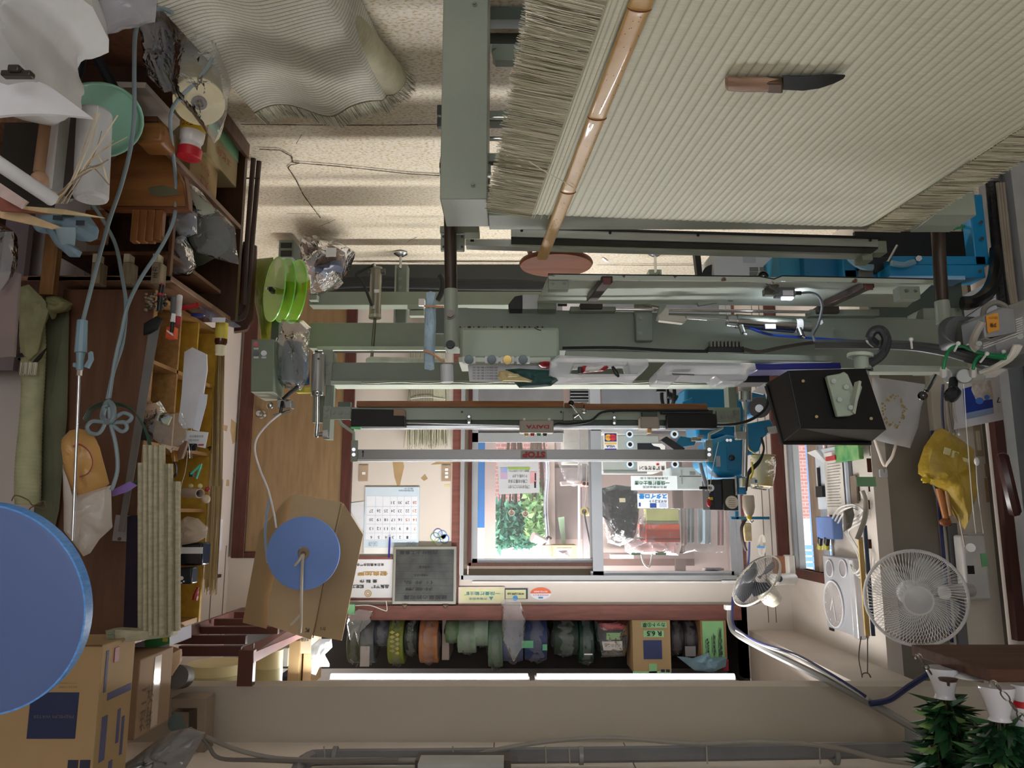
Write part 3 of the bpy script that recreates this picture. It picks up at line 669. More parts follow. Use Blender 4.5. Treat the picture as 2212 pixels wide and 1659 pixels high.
# outdoors
brick, N, L, b = mnodes('brick')
tc = N.new('ShaderNodeTexCoord'); br = N.new('ShaderNodeTexBrick'); mp = N.new('ShaderNodeMapping'); mp.inputs['Rotation'].default_value = (pi / 2, 0, 0)
L.new(tc.outputs['Object'], mp.inputs[0]); L.new(mp.outputs[0], br.inputs['Vector']); br.inputs['Scale'].default_value = 5
br.inputs['Color1'].default_value = lin('b8827a'); br.inputs['Color2'].default_value = lin('a87068'); br.inputs['Mortar'].default_value = lin('d0b7ae')
L.new(br.outputs[0], b.inputs['Base Color']); b.inputs['Roughness'].default_value = .9
one('brick_wall', 'pink brick garden wall seen through the left pane', 'wall', MB().box(-1.2, 1.6, 10.2, 10.4, 0, 1.55), brick)
t = T('fence', 'mauve metal railing in front of the brick wall outdoors', 'fence')
fm = M('6d5f7c', rough=.5)
P(t, 'top_rail', MB().pb(1060, 1084, 1186, 1090, 9.8, .04), fm); P(t, 'bottom_rail', MB().pb(1060, 985, 1186, 990, 9.8, .04), fm)
P(t, 'post', MB().pb(1062, 620, 1066, 1090, 9.82, .04), fm)
for k in range(9): P(t, 'bar', MB().pb(1078 + k * 12, 985, 1080 + k * 12, 1090, 9.81, .02), fm)
def leaf(mb, c, d, n, l, w):
    d = d.normalized(); s = d.cross(n).normalized() * w; nn = s.cross(d).normalized() * w * .5
    mb.add([c, c + d * l * .35 + s + nn, c + d * l, c + d * l * .35 - s + nn, c + d * l * .4], [(0, 1, 4), (1, 2, 4), (2, 3, 4), (3, 0, 4)])
def bush(name, label, us, Y, cols, n, seed, ls=.10):
    rr = random.Random(seed); mb = MB(); t = T(name, label, 'shrub')
    (u0, v0, u1, v1) = us
    st = MB(); base = W((u0 + u1) / 2, v0, Y); base.z = 0
    for k in range(n):
        u, v = rr.uniform(u0, u1), rr.uniform(v0, v1); c = W(u, v, Y + rr.uniform(-.25, .25))
        mb.m = rr.randrange(len(cols)); d = Vector((rr.gauss(0, 1), rr.gauss(0, 1), rr.gauss(0, .8)))
        leaf(mb, c, d, Vector((rr.gauss(0, 1), rr.gauss(0, 1), 1)), ls * rr.uniform(.6, 1.3), ls * .3)
        if k % 40 == 0: st.tube([base, base.lerp(c, .5) + Vector((0, 0, .1)), c], .008, n=5, sub=3)
    P(t, 'foliage', mb, cols, kind='stuff', smooth=False); P(t, 'stem', st, M('5c4a3a', rough=.9))
    return t
LG = [M('4f9a86', rough=.5), M('7bbf9e', rough=.5), M('3b7c5c', rough=.5)]
LY = [M('8fc07a', rough=.5), M('b9d795', rough=.5), M('6fa05a', rough=.5)]
bush('garden_shrub', 'bluish green leafy shrub outdoors below the two cup shaped tags', (1072, 1090, 1150, 1180), 8.9, LG, 900, 1)
bush('garden_shrub', 'yellow green leafy shrub outdoors near the patterned curtain', (1135, 1065, 1186, 1160), 8.7, LY, 500, 2)
bush('garden_shrub', 'sparse shrub outdoors by the mauve railing', (1150, 1040, 1186, 1085), 9.3, LY, 160, 3)
one('neighbour_house', 'pale house wall across the street beyond the shrubs', 'building', MB().box(-3, 4, 14, 14.3, 0, 3.4), M('e5d7dc', rough=.8))
one('curtain', 'narrow white curtain with small patterned dots by the outdoor opening', 'curtain', MB().grid(lambda i, j: W(1176 + 9 * i + 2 * sin(j * 9), 985 + 205 * j, 6.93) + Vector((0, .02 * sin(i * 12), 0)), 14, 20, thick=(0, .004, 0)), M('eef0f6', h2='aab2d6', thr=(.60, .66), sc=16, rough=.8))
for k, u in enumerate((1105, 1135)):
    t = T('round_tag', ('round tan tag hanging behind the glass, nearer the tan post', 'round tan tag hanging behind the glass, nearer the curtain')[k], 'tag')
    c = W(u, 1108 + k * 2, 6.4)
    P(t, 'disc', MB().cyl(c, c + Vector((0, .01, 0)), .022), M('a68a6d', rough=.6)); P(t, 'rim', MB().ring(c - Vector((0, .002, 0)), c + Vector((0, .011, 0)), .026, .022), WHITE)
    P(t, 'stem', MB().cyl(c, c + Vector((0, 0, -.05)), .004, n=8), M('6a4a36'))
# notice on the left glass
t = T('notice_board', 'grey notice sheet with handwritten lines taped to the left pane', 'notice')
Yn = YB + .04
t = P(t, 'sheet', MB().pp([(1075, 997), (1163, 998), (1166, 1064), (1078, 1068)], Yn, .003), M('b7b9bd', rough=.8, var=.02))
P(t, 'green_bar', MB().pb(1097, 1009, 1145, 1014, Yn - .002, .001), M('8aa84e'))
P(t, 'picture', MB().pb(1081, 1010, 1096, 1035, Yn - .002, .001), M('c9969a', h2='7f9fd0', sc=12)); P(t, 'picture', MB().pb(1145, 1019, 1159, 1044, Yn - .002, .001), M('c9969a'))
mb = MB(); mb2 = MB()
for s, a_ in (('ご不在 ありがとうございます', (1098, 1048, 1144, 1056)), ('ご用のお客さまは', (1098, 1036, 1139, 1044)), ('すぐお伺いします', (1107, 1025, 1139, 1032)), ('連絡先 しばらくお待ち下さい', (1098, 1015, 1143, 1020))):
    ptext(mb, s, *a_, Yn - .001)
P(t, 'handwriting', mb, INK); P(t, 'brush_icon', MB().pb(1155, 1022, 1158, 1038, Yn - .003, .002).pb(1154, 1040, 1158, 1054, Yn - .003, .002), INK)
# things in the vestibule, left part
t = T('spot_lamp', 'white cylindrical spot lamp clamped in the vestibule opening', 'lamp')
P(t, 'lamp_head', MB().cyl(W(1150, 1160, 6.7), W(1178, 1170, 6.75), .045, .03), M('d9cfcb', rough=.4)); P(t, 'arm', MB().tube([W(1178, 1170, 6.75), W(1184, 1160, 6.8), W(1190, 1163, 6.85)], .01), M('5a4640'))
one('parcel', 'small beige carton standing behind the spot lamp', 'box', MB().pb(1172, 1178, 1195, 1196, 6.7, .12), M('a5917f'))
t = T('carton', 'open brown carton with a white label high in the vestibule', 'carton')
P(t, 'body', MB().pb(1194, 1178, 1246, 1205, 6.6, .3), CARD); P(t, 'label', MB().pb(1202, 1184, 1235, 1196, 6.597, .003), M('d4d8e0'))
one('cloth_heap', 'grey and white cloth heaped beside the carton', 'cloth', MB().pillow([(1205, 1190), (1225, 1188), (1232, 1204), (1205, 1205)], 6.5, .05), M('c7c1c4'))
one('green_tube', 'pale green plastic tube leaning inside the vestibule', 'tube', MB().prism([W(1206, 1118, 6.75), W(1219, 1116, 6.75), W(1222, 1174, 6.75), W(1214, 1176, 6.75)], (0, .04, 0)), M('a9cbaa', rough=.4))
one('wall_panel', 'grey brown board panel on the vestibule wall', 'panel', MB().pb(1198, 1010, 1290, 1165, YV - .02, .02), M('8f807d', rough=.7), bev=.003)
one('white_pole', 'thin white pole standing behind the glass', 'pole', MB().cyl(W(1251, 640, 6.5), W(1251, 1205, 6.5), .011), M('dcd6dd', rough=.3))
one('grey_post', 'grey metal post beside the white pole in the vestibule', 'post', MB().pb(1256, 620, 1268, 1212, 6.6, .06), M('8f8688', rough=.5))
t = T('strap_reel', 'yellow reel with black strap hanging down behind the glass', 'reel')
c = W(1262, 1105, 6.3)
P(t, 'reel', MB().ring(c, c + Vector((-.05, .08, 0)), .036, .022), M('b3a468', rough=.4)); P(t, 'strap', MB().tube([c, W(1266, 1130, 6.3), W(1278, 1190, 6.3)], .008, flat=.4), BLACK)
P(t, 'cord', MB().tube([c, W(1266, 1060, 6.3), W(1268, 1000, 6.3)], .002, n=5), STR[0])
t = T('air_conditioner', 'cream wall cabinet in the vestibule wrapped in clear plastic', 'cabinet')
P(t, 'body', MB().pb(1216, 905, 1290, 1000, 6.5, .3), M('d2cfc4', rough=.5), bev=.01)
P(t, 'plastic_wrap', MB().pillow([(1198, 930), (1290, 915), (1292, 1030), (1240, 1052), (1222, 1045), (1205, 1000)], 6.42, .05, amp=.6), FILM)
t = T('rolled_papers', 'rolls of paper with dark open ends on a rack in the vestibule', 'paper rolls')
for u, v in ((1262, 1044), (1271, 1045)): c = W(u, v, 6.35); P(t, 'roll', MB().ring(c, c + Vector((0, .3, 0)), .02, .014), M('c58c80')); P(t, 'core', MB().cyl(c + Vector((0, .02, 0)), c + Vector((0, .03, 0)), .014), BLACK)
P(t, 'bundle', MB().prism([W(1212, 1040, 6.4), W(1255, 1038, 6.4), W(1255, 1046, 6.4), W(1214, 1048, 6.4)], (0, .2, 0)), M('b9aaa6'))
# right pane: stickers and signs on the glass
Yg = YB - .004
t = T('card_sticker', 'credit card acceptance sticker on the right pane', 'sticker')
P(t, 'base', MB().pb(1304, 934, 1334, 974, Yg, .002), WHITE); P(t, 'blue_field', MB().pb(1306, 936, 1332, 954, Yg - .001, .001), M('24356f', var=0))
c = W(1314, 945, Yg - .002); P(t, 'yellow_disc', MB().cyl(c, c - Vector((0, .0005, 0)), .024), M('e0a83a', var=0)); c = W(1324, 945, Yg - .003); P(t, 'red_disc', MB().cyl(c, c - Vector((0, .0005, 0)), .024), M('c9332b', var=0))
P(t, 'lettering', ptext(ptext(MB(), 'MasterCard', 1307, 943, 1331, 947, Yg - .005), 'VISA', 1309, 962, 1329, 967, Yg - .002, bold=.02), M('1d2d7c', var=0))
P(t, 'stripe', MB().pb(1306, 956, 1332, 960, Yg - .001, .001), M('d9b45a', var=0)); P(t, 'stripe', MB().pb(1306, 969, 1332, 973, Yg - .001, .001), M('2638a0', var=0))
for u, v, lb in ((1360, 938, 'lowest of the three beside the card sticker'), (1361, 960, 'middle one of the three beside the card sticker'), (1361, 1003, 'topmost of the three beside the card sticker'), (1457, 938, 'just under the black cover, by the dark arm'), (1458, 1003, 'beside the slogan sign')):
    c = W(u, v, Yg)
    t = T('round_sticker', 'round sticker on the pane, ' + lb, 'sticker', 'round stickers on the right pane')
    P(t, 'edge', MB().cyl(c, c - Vector((0, .001, 0)), .031), M('7fb2d6', var=0)); P(t, 'face', MB().cyl(c - Vector((0, .001, 0)), c - Vector((0, .002, 0)), .026), M('dfe6ec', var=0))
    P(t, 'dark_spot', MB().cyl(c - Vector((0, .002, 0)), c - Vector((0, .003, 0)), .015), BLACK)
t = T('shop_sign', 'white sign with green and black certified craftsman lettering on the right pane', 'sign')
t = P(t, 'board', MB().pb(1363, 1028, 1463, 1059, Yg, .003), M('e2edf0', var=0))
P(t, 'green_lettering', ptext(MB(), '一級畳技能士の店', 1371, 1039, 1446, 1048, Yg - .001, bold=.02), M('1f5a44', var=0))
P(t, 'lettering', ptext(ptext(MB(), '厚生労働省認定', 1388, 1050, 1440, 1055, Yg - .001), '兵庫県畳技能士会', 1383, 1031, 1443, 1036, Yg - .001), M('22453a', var=0))
t = T('tatami_slogan_sign', 'white slogan sign with black lettering under the dark picture', 'sign')
P(t, 'board', MB().pb(1377, 997, 1439, 1018, Yg, .003), WHITE); P(t, 'lettering', ptext(MB(), '畳 好きだモン!', 1381, 1007, 1436, 1016, Yg - .001, bold=.02), INK)
P(t, 'red_mark', MB().pb(1418, 1001, 1424, 1005, Yg - .002, .001), M('b22525', var=0))
t = T('dark_picture', 'black picture with a white swoosh on the right pane', 'picture')
P(t, 'board', MB().pb(1377, 957, 1438, 976, Yg, .003), M('12161f', var=0)); P(t, 'swoosh', MB().pp([(1407, 958), (1437, 958), (1437, 974), (1430, 974), (1425, 966), (1412, 963)], Yg - .002, .001), WHITE)
t = T('blue_poster', 'blue and white poster with large katakana on the right pane', 'poster')
t = P(t, 'sheet', MB().pb(1377, 1066, 1443, 1098, Yg, .002), M('dfe8f2', var=0)); P(t, 'lettering', ptext(MB(), 'スタイロ畳', 1380, 1067, 1441, 1078, Yg - .001, bold=.04), M('2d86d0', var=0))
P(t, 'small_lettering', ptext(MB(), 'のマスコット', 1402, 1080, 1440, 1086, Yg - .001, bold=.02), M('1f2f66', var=0)); P(t, 'picture_marks', MB().pb(1404, 1087, 1418, 1097, Yg - .002, .001).pb(1380, 1086, 1384, 1094, Yg - .002, .001), M('2f4a90', var=0)); P(t, 'caption_bar', MB().pb(1424, 1088, 1440, 1096, Yg - .002, .001), M('b9c4de', var=0))
# goods behind the right pane
Y6 = 6.1
t = T('office_machine', 'pale grey green office machine behind the right pane', 'machine')
P(t, 'body', MB().pb(1300, 940, 1425, 1020, Y6, .35), M('b9c3bd', rough=.5), bev=.008); P(t, 'tray', MB().pb(1302, 930, 1400, 938, Y6 - .08, .2), M('cdd4cf', rough=.5), bev=.003); P(t, 'lid_line', MB().pb(1304, 1018, 1398, 1023, Y6 - .02, .1), M('9aa39f'), bev=.002)
t = T('printer', 'pale blue grey printer with paper slot behind the slanted rod', 'printer')
P(t, 'body', MB().pb(1450, 1008, 1540, 1056, Y6, .35), M('bccaca', rough=.5), bev=.008); P(t, 'slot', MB().pb(1468, 1028, 1536, 1030, Y6 - .004, .01), INK)
for u in (1490, 1512): P(t, 'panel_button', MB().pb(u, 1019, u + 12, 1026, Y6 - .006, .01), M('717d7d'), bev=.001)
P(t, 'panel_frame', MB().pb(1472, 1015, 1474, 1045, Y6 - .006, .01), M('8a9696'))
one('dark_desk', 'dark shelf top under the office machines behind the pane', 'desk', MB().pb(1300, 870, 1566, 930, Y6 + .1, .5), M('4a4440', rough=.6), bev=.01)
t = T('black_garbage_bag', 'bulging black bag tied at its top behind the right pane', 'bag')
P(t, 'bag', MB().pillow([(1300, 1055), (1330, 1047), (1372, 1052), (1383, 1075), (1380, 1115), (1374, 1150), (1366, 1168), (1345, 1172), (1322, 1165), (1318, 1150), (1300, 1110), (1297, 1080)], 6.0, .12, amp=.4, seed=4), M('17191b', rough=.22, var=0, bump=.6, bsc=25))
P(t, 'tag', MB().pb(1338, 1076, 1351, 1085, 5.83, .003), M('cfc7a4')); P(t, 'clear_liner', MB().pillow([(1296, 1110), (1316, 1120), (1330, 1150), (1370, 1165), (1340, 1180), (1312, 1172), (1305, 1140)], 5.95, .08, amp=.6), FILM)
t = T('carrier_bag', 'pinkish clear carrier bag hanging by its handle behind the pane', 'bag')
P(t, 'bag', MB().pillow([(1350, 1190), (1348, 1172), (1375, 1160), (1382, 1120), (1395, 1098), (1470, 1098), (1472, 1180), (1466, 1200), (1420, 1198), (1360, 1196)], 6.15, .09, amp=.35), film('f0dde0', .28))
P(t, 'handle', MB().tube([W(1385, 1196, 6.1), W(1390, 1215, 6.1), W(1398, 1224, 6.1), W(1404, 1222, 6.1), W(1409, 1196, 6.1)], .007), WHITE)
P(t, 'green_tape', MB().pb(1364, 1194, 1384, 1199, 6.08, .01).pb(1416, 1194, 1439, 1199, 6.08, .01), M('5f9a68'))
t = T('orange_box', 'orange carton with a dark seam inside the hanging carrier bag', 'box'); P(t, 'front', MB().pb(1396, 1132, 1469, 1171, 6.05, .14), M('d4532d', rough=.6), bev=.002); P(t, 'side', MB().pb(1382, 1132, 1395, 1168, 6.09, .1), M('b86a60', rough=.6)); P(t, 'seam', MB().pb(1382, 1163, 1469, 1165, 6.045, .005), M('7a2f1d'))
t = T('lime_box', 'lime green carton stacked against the orange box behind the pane', 'box'); P(t, 'body', MB().pb(1397, 1099, 1466, 1126, 6.05, .14), M('bcc07e', rough=.6), bev=.002); P(t, 'rim', MB().pb(1397, 1126, 1466, 1131, 6.04, .15), M('7c805e'))
for k, (u0, u1, h, nm) in enumerate(((1470, 1484, '8f7467', 'brown fabric length hanging in clear film beside the lime box'), (1485, 1500, '3f4c4c', 'dark green fabric length hanging in clear film'), (1508, 1536, '8fa6b4', 'pale blue fabric length hanging in clear film'), (1550, 1564, '7e3a38', 'dark red fabric length hanging in clear film by the right stile'))):
    one('hanging_fabric', nm, 'fabric', MB().grid(lambda i, j: W(u0 + (u1 - u0) * i, 1098 + (80 - 6 * k % 9) * j, 6.2 + .05 * k) + Vector((0, .02 * sin(i * 9), 0)), 10, 6, thick=(0, .006, 0)), M(h, rough=.7, var=.15, stretch=(12, 1, 1)))
one('clear_sheet', 'large clear plastic sheet draped over the hanging fabrics', 'plastic sheet', MB().pillow([(1468, 1098), (1566, 1098), (1568, 1192), (1530, 1196), (1500, 1190), (1475, 1196)], 6.1, .03, amp=.5), FILM)
one('storage_box', 'small pink white box on the ledge high behind the pane', 'box', MB().pb(1320, 1198, 1369, 1207, 6.7, .1), M('e6cdc6'))
one('flat_parcel', 'wooden edged flat parcel with blue wrapping in the pane corner', 'parcel', MB().prism([W(1525, 1228, 6), W(1564, 1228, 6), W(1564, 1232, 6), W(1522, 1236, 6)], (0, .1, 0)).pb(1528, 1231, 1552, 1238, 6, .1), M('b39a84', h2='6f7f9d', sc=9))
# ================================================================ FAR MACHINE FRAME (behind the near beam)
fmn = T('tatami_press', 'far grey-green machine frame with vertical posts behind the near machine beam', 'machine frame')
P(fmn, 'lower_channel', MB().pb(714, 783, 1600, 822, 3.6, .09), GREEN2, bev=.002)
P(fmn, 'channel_lip', MB().pb(714, 822, 1600, 831, 3.56, .13), M('b6c0b2', rough=.35), bev=.002)
mb = MB(); mb.tube([W(780 + k * 30, 826 + 1.2 * sin(k * 1.7), 3.545) for k in range(27)], .0035)
P(fmn, 'roller_chain', mb, M('8f958c', rough=.4, metal=.5))
P(fmn, 'post', MB().pb(702, 758, 716, 948, 3.6, .08).pb(716, 825, 721, 880, 3.58, .02), GREEN2, bev=.002)
P(fmn, 'post', MB().pb(1574, 828, 1592, 888, 3.6, .08), GREEN2, bev=.002)
P(fmn, 'bracket_plate', MB().pb(695, 755, 717, 832, 3.58, .01), GREEN, bev=.002)
bolts(fmn, [(708, 786), (708, 806)], 3.58, .012, STEEL)
P(fmn, 'back_post', MB().pb(675, 855, 700, 913, 3.66, .03), GREEN2, bev=.002)
# left far beams and feet
P(fmn, 'far_beam', MB().pb(668, 697, 962, 752, 4.0, .12), GREEN2, bev=.003)
P(fmn, 'far_beam_lip', MB().pb(685, 748, 962, 756, 3.97, .03), M('aab4a6', rough=.4))
P(fmn, 'floor_beam', MB().pb(668, 630, 1190, 659, 4.5, .10), GREEN2, bev=.003)
P(fmn, 'beam_dark_channel', MB().pb(680, 752, 962, 760, 4.06, .03), BLACK)  # black strip along the edge of the far beam
def foot(u, v0, v1, nm):
    P(fmn, 'support_leg', MB().pb(u - 14, v0, u + 14, v1, 4.78, .012).pb(u - 14, v0, u - 11, v1, 4.70, .08).pb(u + 11, v0, u + 14, v1, 4.70, .08), GREEN2, bev=.002)
    c = Wz(u, 560, .0); P(fmn, 'levelling_foot', MB().lathe([(.045, 0), (.045, .006), (.02, .022), (.0, .024)], (W(u, v0, 4.74).x, 4.74, .004)).cyl((W(u, v0, 4.74).x, 4.74, .01), (W(u, v0, 4.74).x, 4.74, W(u, v0 + 8, 4.74).z), .009), STEEL)
foot(865, 572, 733, ''); foot(1416, 582, 640, '')
bolts(fmn, [(864, 603), (864, 620), (864, 708), (864, 725)], 4.78, .014, GREEN)
P(fmn, 'side_plate', MB().pb(667, 636, 685, 648, 4.44, .05), GREEN, bev=.002)
P(fmn, 'switch_bracket', MB().pb(880, 658, 915, 668, 4.3, .05).pb(884, 670, 916, 682, 4.3, .05), GREEN, bev=.002)
P(fmn, 'limit_switch', MB().pb(904, 645, 917, 660, 4.28, .05), WHITE, bev=.002)
P(fmn, 'inner_panel', MB().pb(938, 665, 1010, 720, 3.4, .02), M('59645b', rough=.5))
# vertical cylinder on the left of the far beams
def vcyl(name, label, ut, vt, ub, vb, Y, r, rod, h='9a978c'):
    t = T(name, label, 'pneumatic cylinder')
    P(t, 'barrel', MB().cyl(W(ut, vt, Y), W(ub, vb, Y), r, n=26), M(h, rough=.3, metal=.7, var=.06))
    P(t, 'end_cap', MB().cyl(W(ub, vb, Y), W(ub, vb + 8, Y), r * 1.06, n=26), M('aba8a0', rough=.35, metal=.6), bev=.002)
    P(t, 'top_cap', MB().cyl(W(ut, vt, Y), W(ut, vt + 6, Y), r * 1.05, n=26), M('8c8a80', rough=.35, metal=.6), bev=.002)
    P(t, 'rod', MB().cyl(W(ub, vb + 8, Y), W(rod[0], rod[1], Y), r * .27, n=14), M('77766e', rough=.2, metal=.9))
    return t
vc1 = vcyl('lift_cylinder', 'upright pneumatic cylinder with black hose beside the far support leg', 813, 578, 810, 680, 4.0, .032, (803, 774))
P(vc1, 'label_mark', MB().pb(808, 625, 819, 632, 3.963, .002), WHITE)
P(vc1, 'hose_fitting', MB().cyl(W(809, 577, 3.97), W(808, 570, 3.97), .009).cyl(W(806, 660, 3.95), W(806, 668, 3.95), .009), STEEL)
P(vc1, 'hinge_pin', MB().cyl(W(796, 587, 4.0), W(832, 587, 4.0), .017), M('5c5e5a', rough=.5, metal=.5))
P(vc1, 'air_hose', MB().tube([W(808, 572, 3.97), W(785, 583, 3.97), W(768, 595, 3.96), W(780, 605, 3.95), W(792, 630, 3.93), W(803, 660, 3.93)], .008), RUBBER)
P(fmn, 'cross_tube', MB().cyl(W(798, 779, 3.92), W(962, 782, 3.92), .021).ball(W(797, 779, 3.92), .018), M('b5bcae', rough=.4, var=.12, sc=20))
P(fmn, 'tube_stay', MB().prism([W(802, 792, 3.9), W(822, 792, 3.9), W(838, 812, 3.9), W(832, 816, 3.9), W(815, 816, 3.9)], (0, .03, 0)), GREEN, bev=.002)
vc2 = T('press_cylinder', 'upright grey press cylinder with chrome rod at the far frame by the door', 'pneumatic cylinder')
P(vc2, 'barrel', MB().cyl(W(688, 766, 3.55), W(686, 846, 3.55), .0305, n=28), M('9c9c98', rough=.4, metal=.3), bev=.002)
P(vc2, 'end_cap', MB().cyl(W(686, 846, 3.55), W(686, 856, 3.55), .031, n=28), STEEL, bev=.002)
P(vc2, 'rod', MB().cyl(W(686, 856, 3.55), W(686, 918, 3.55), .0085), CHROME)
P(vc2, 'rod_end', MB().cyl(W(686, 916, 3.55), W(684, 938, 3.55), .012).ball(W(684, 940, 3.55), .013), STEEL)
P(vc2, 'port', MB().cyl(W(688, 775, 3.52), W(688, 775, 3.515), .005).cyl(W(685, 849, 3.52), W(685, 849, 3.515), .005), BLACK)
P(vc2, 'top_nut', MB().cyl(W(678, 762, 3.55), W(678, 768, 3.55), .008, n=6).cyl(W(697, 762, 3.55), W(697, 768, 3.55), .008, n=6), STEEL)
vc3 = T('press_cylinder', 'upright grey press cylinder beside the blue sewing head', 'pneumatic cylinder')
P(vc3, 'barrel', MB().cyl(W(1610, 812, 3.55), W(1609, 846, 3.55), .030, n=28), M('a5a49e', rough=.4, metal=.3), bev=.002)
P(vc3, 'end_cap', MB().cyl(W(1609, 846, 3.55), W(1609, 866, 3.55), .0325, n=28), STEEL, bev=.002)
P(vc3, 'rod', MB().cyl(W(1609, 866, 3.55), W(1610, 928, 3.55), .0085), CHROME)
P(vc3, 'rod_end', MB().cyl(W(1610, 922, 3.55), W(1610, 946, 3.55), .011), STEEL)
P(vc3, 'slide_tube', MB().cyl(W(1610, 948, 3.6), W(1608, 1030, 3.6), .013), STEEL)
# press beam with boxes
pb_ = T('press_beam', 'sage green moving press beam with brown wooden strip and bolted end plates', 'press beam')
P(pb_, 'beam', MB().pb(755, 880, 1600, 907, 3.52, .06), M('a3b0a0', rough=.4, var=.05), bev=.002)
P(pb_, 'wooden_strip', MB().pb(770, 866, 1218, 879, 3.50, .05), wood('a0672f', '84501f', 'x'), bev=.001)
P(pb_, 'wooden_strip', MB().pb(1220, 870, 1260, 881, 3.51, .05), wood('8a5a2c', '75481f', 'x'), bev=.001)
P(pb_, 'wooden_strip', MB().pb(1262, 872, 1528, 884, 3.50, .05), wood('a0672f', '84501f', 'x'), bev=.001)
P(pb_, 'under_channel', MB().pb(770, 907, 1590, 919, 3.54, .04), M('5b665b', rough=.5))
P(pb_, 'steel_edge', MB().pb(770, 919, 1550, 925, 3.50, .06), M('c3c6c8', rough=.25, metal=.7), bev=.001)
P(pb_, 'tie_rod', MB().cyl(W(870, 914, 3.5), W(1120, 920, 3.5), .004), CHROME)
P(pb_, 'end_plate', MB().pb(713, 879, 758, 906, 3.50, .015).pb(697, 877, 713, 944, 3.49, .015), GREEN, bev=.002)
P(pb_, 'end_plate', MB().pb(1548, 887, 1588, 914, 3.50, .015).pb(1588, 885, 1600, 950, 3.49, .015), GREEN, bev=.002)
bolts(pb_, [(720, 891), (735, 891), (750, 891)], 3.50, .012); bolts(pb_, [(705, 884), (704, 899), (1590, 892), (1590, 907)], 3.49, .012); bolts(pb_, [(1562, 900), (1576, 900)], 3.5, .012)
P(pb_, 'pivot', MB().cyl(W(688, 938, 3.5), W(706, 938, 3.5), .012).pb(696, 928, 708, 944, 3.47, .03).pb(1590, 932, 1612, 948, 3.47, .03), STEEL, bev=.002)
P(pb_, 'hold_clip', MB().pb(1009, 896, 1017, 917, 3.50, .02), GREEN, bev=.001); P(pb_, 'hold_clip', MB().pb(1324, 898, 1331, 918, 3.50, .02), GREEN, bev=.001)
for u, v in ((1013, 900), (1013, 913), (1327, 902), (1327, 914)): P(pb_, 'clip_screw', MB().cyl(W(u, v, 3.5), W(u, v, 3.49), .006, n=8), STEEL)
for u in (998, 1212, 1307, 1325): P(pb_, 'drilled_hole', MB().cyl(W(u, 890, 3.5195), W(u, 890, 3.518), .005, n=10), BLACK)
P(pb_, 'lug', MB().pb(730, 868, 757, 879, 3.56, .03), M('5b675c'), bev=.002)
one('guard_cover', 'long black cover box over the left end of the press beam', 'cover', MB().pp([(760, 883), (872, 885), (874, 922), (757, 921)], 3.44, .06), M('08090a', rough=.6, var=0), bev=.003)
one('tape_patch', 'brown packing tape wrapped over the black cover corner', 'tape', MB().pb(850, 883, 873, 898, 3.436, .07), M('8a6a4c', rough=.3), bev=.001)
one('tape_patch', 'bright green tape tab under the left black cover', 'tape', MB().pp([(757, 922), (780, 922), (778, 928), (758, 926)], 3.44, .01), M('5fd08a', rough=.4))
one('guard_cover', 'long black cover box over the press beam end beside the blue sewing head', 'cover', MB().pp([(1443, 894), (1546, 894), (1550, 925), (1443, 925)], 3.44, .06), M('08090a', rough=.6, var=0), bev=.003)
one('motor_rail', 'dark engraved bar above the black cover by the blue sewing head', 'bar', MB().pb(1430, 886, 1540, 893, 3.47, .04), M('343a38', rough=.5))
jb = T('push_button_box', 'beige push button box with red lettering hanging on the press beam', 'control box')
P(jb, 'housing', MB().pb(1122, 907, 1196, 935, 3.42, .06), M('a9a196', rough=.45, var=.02), bev=.006)
P(jb, 'hinge', MB().pb(1130, 903, 1135, 908, 3.42, .02).pb(1184, 903, 1189, 908, 3.42, .02), WHITE)
P(jb, 'lettering', ptext(MB(), 'DAIYA', 1136, 918, 1186, 926, 3.419, bold=.03), M('b01c22', var=0, rough=.5))
for k, (u, h) in enumerate(((1137, 'd9b26a'), (1150, 'b3202c'), (1164, '2f8a58'), (1177, '30343a'))):
    P(jb, 'push_button', MB().cyl(W(u, 934, 3.45), W(u, 939, 3.45), .010).cyl(W(u, 939, 3.45), W(u, 942, 3.45), .008), M(h, rough=.3, var=0))
t = T('junction_box', 'small beige junction box with a tiny plug near the right black cover', 'junction box')
P(t, 'housing', MB().pb(1383, 900, 1425, 926, 3.43, .06), M('a59b90', rough=.45, var=.02), bev=.006); P(t, 'plug', MB().pb(1399, 926, 1408, 935, 3.44, .03), M('d6a774')); P(t, 'mount', MB().pb(1388, 890, 1420, 900, 3.46, .04), M('4d564e'))
t = T('toggle_clamp', 'small hand clamp with black ball and steel levers on the press beam', 'clamp')
P(t, 'ball_knob', MB().ball(W(1234, 870, 3.42), .013), M('0f0f10', rough=.1, var=0)); P(t, 'lever', MB().cyl(W(1236, 875, 3.43), W(1259, 906, 3.45), .005).cyl(W(1240, 900, 3.46), W(1250, 893, 3.44), .007), STEEL); P(t, 'base', MB().pb(1217, 889, 1237, 908, 3.48, .03), GREEN); P(t, 'tip', MB().ball(W(1262, 888, 3.45), .010), STEEL)
mb = MB()
for k in range(3): mb.tube([W(1197, 918, 3.46), W(1206, 914 + k, 3.45), W(1230, 915 + k, 3.44), W(1275, 908 + k, 3.44), W(1300, 890 + k * .8, 3.45), W(1340, 886 + k * .8, 3.46), W(1420, 886 + k * .8, 3.46), W(1530, 886, 3.46)], .004)
one('button_box_cable', 'black cable from the push button box along the press beam', 'cable', mb, RUBBER)
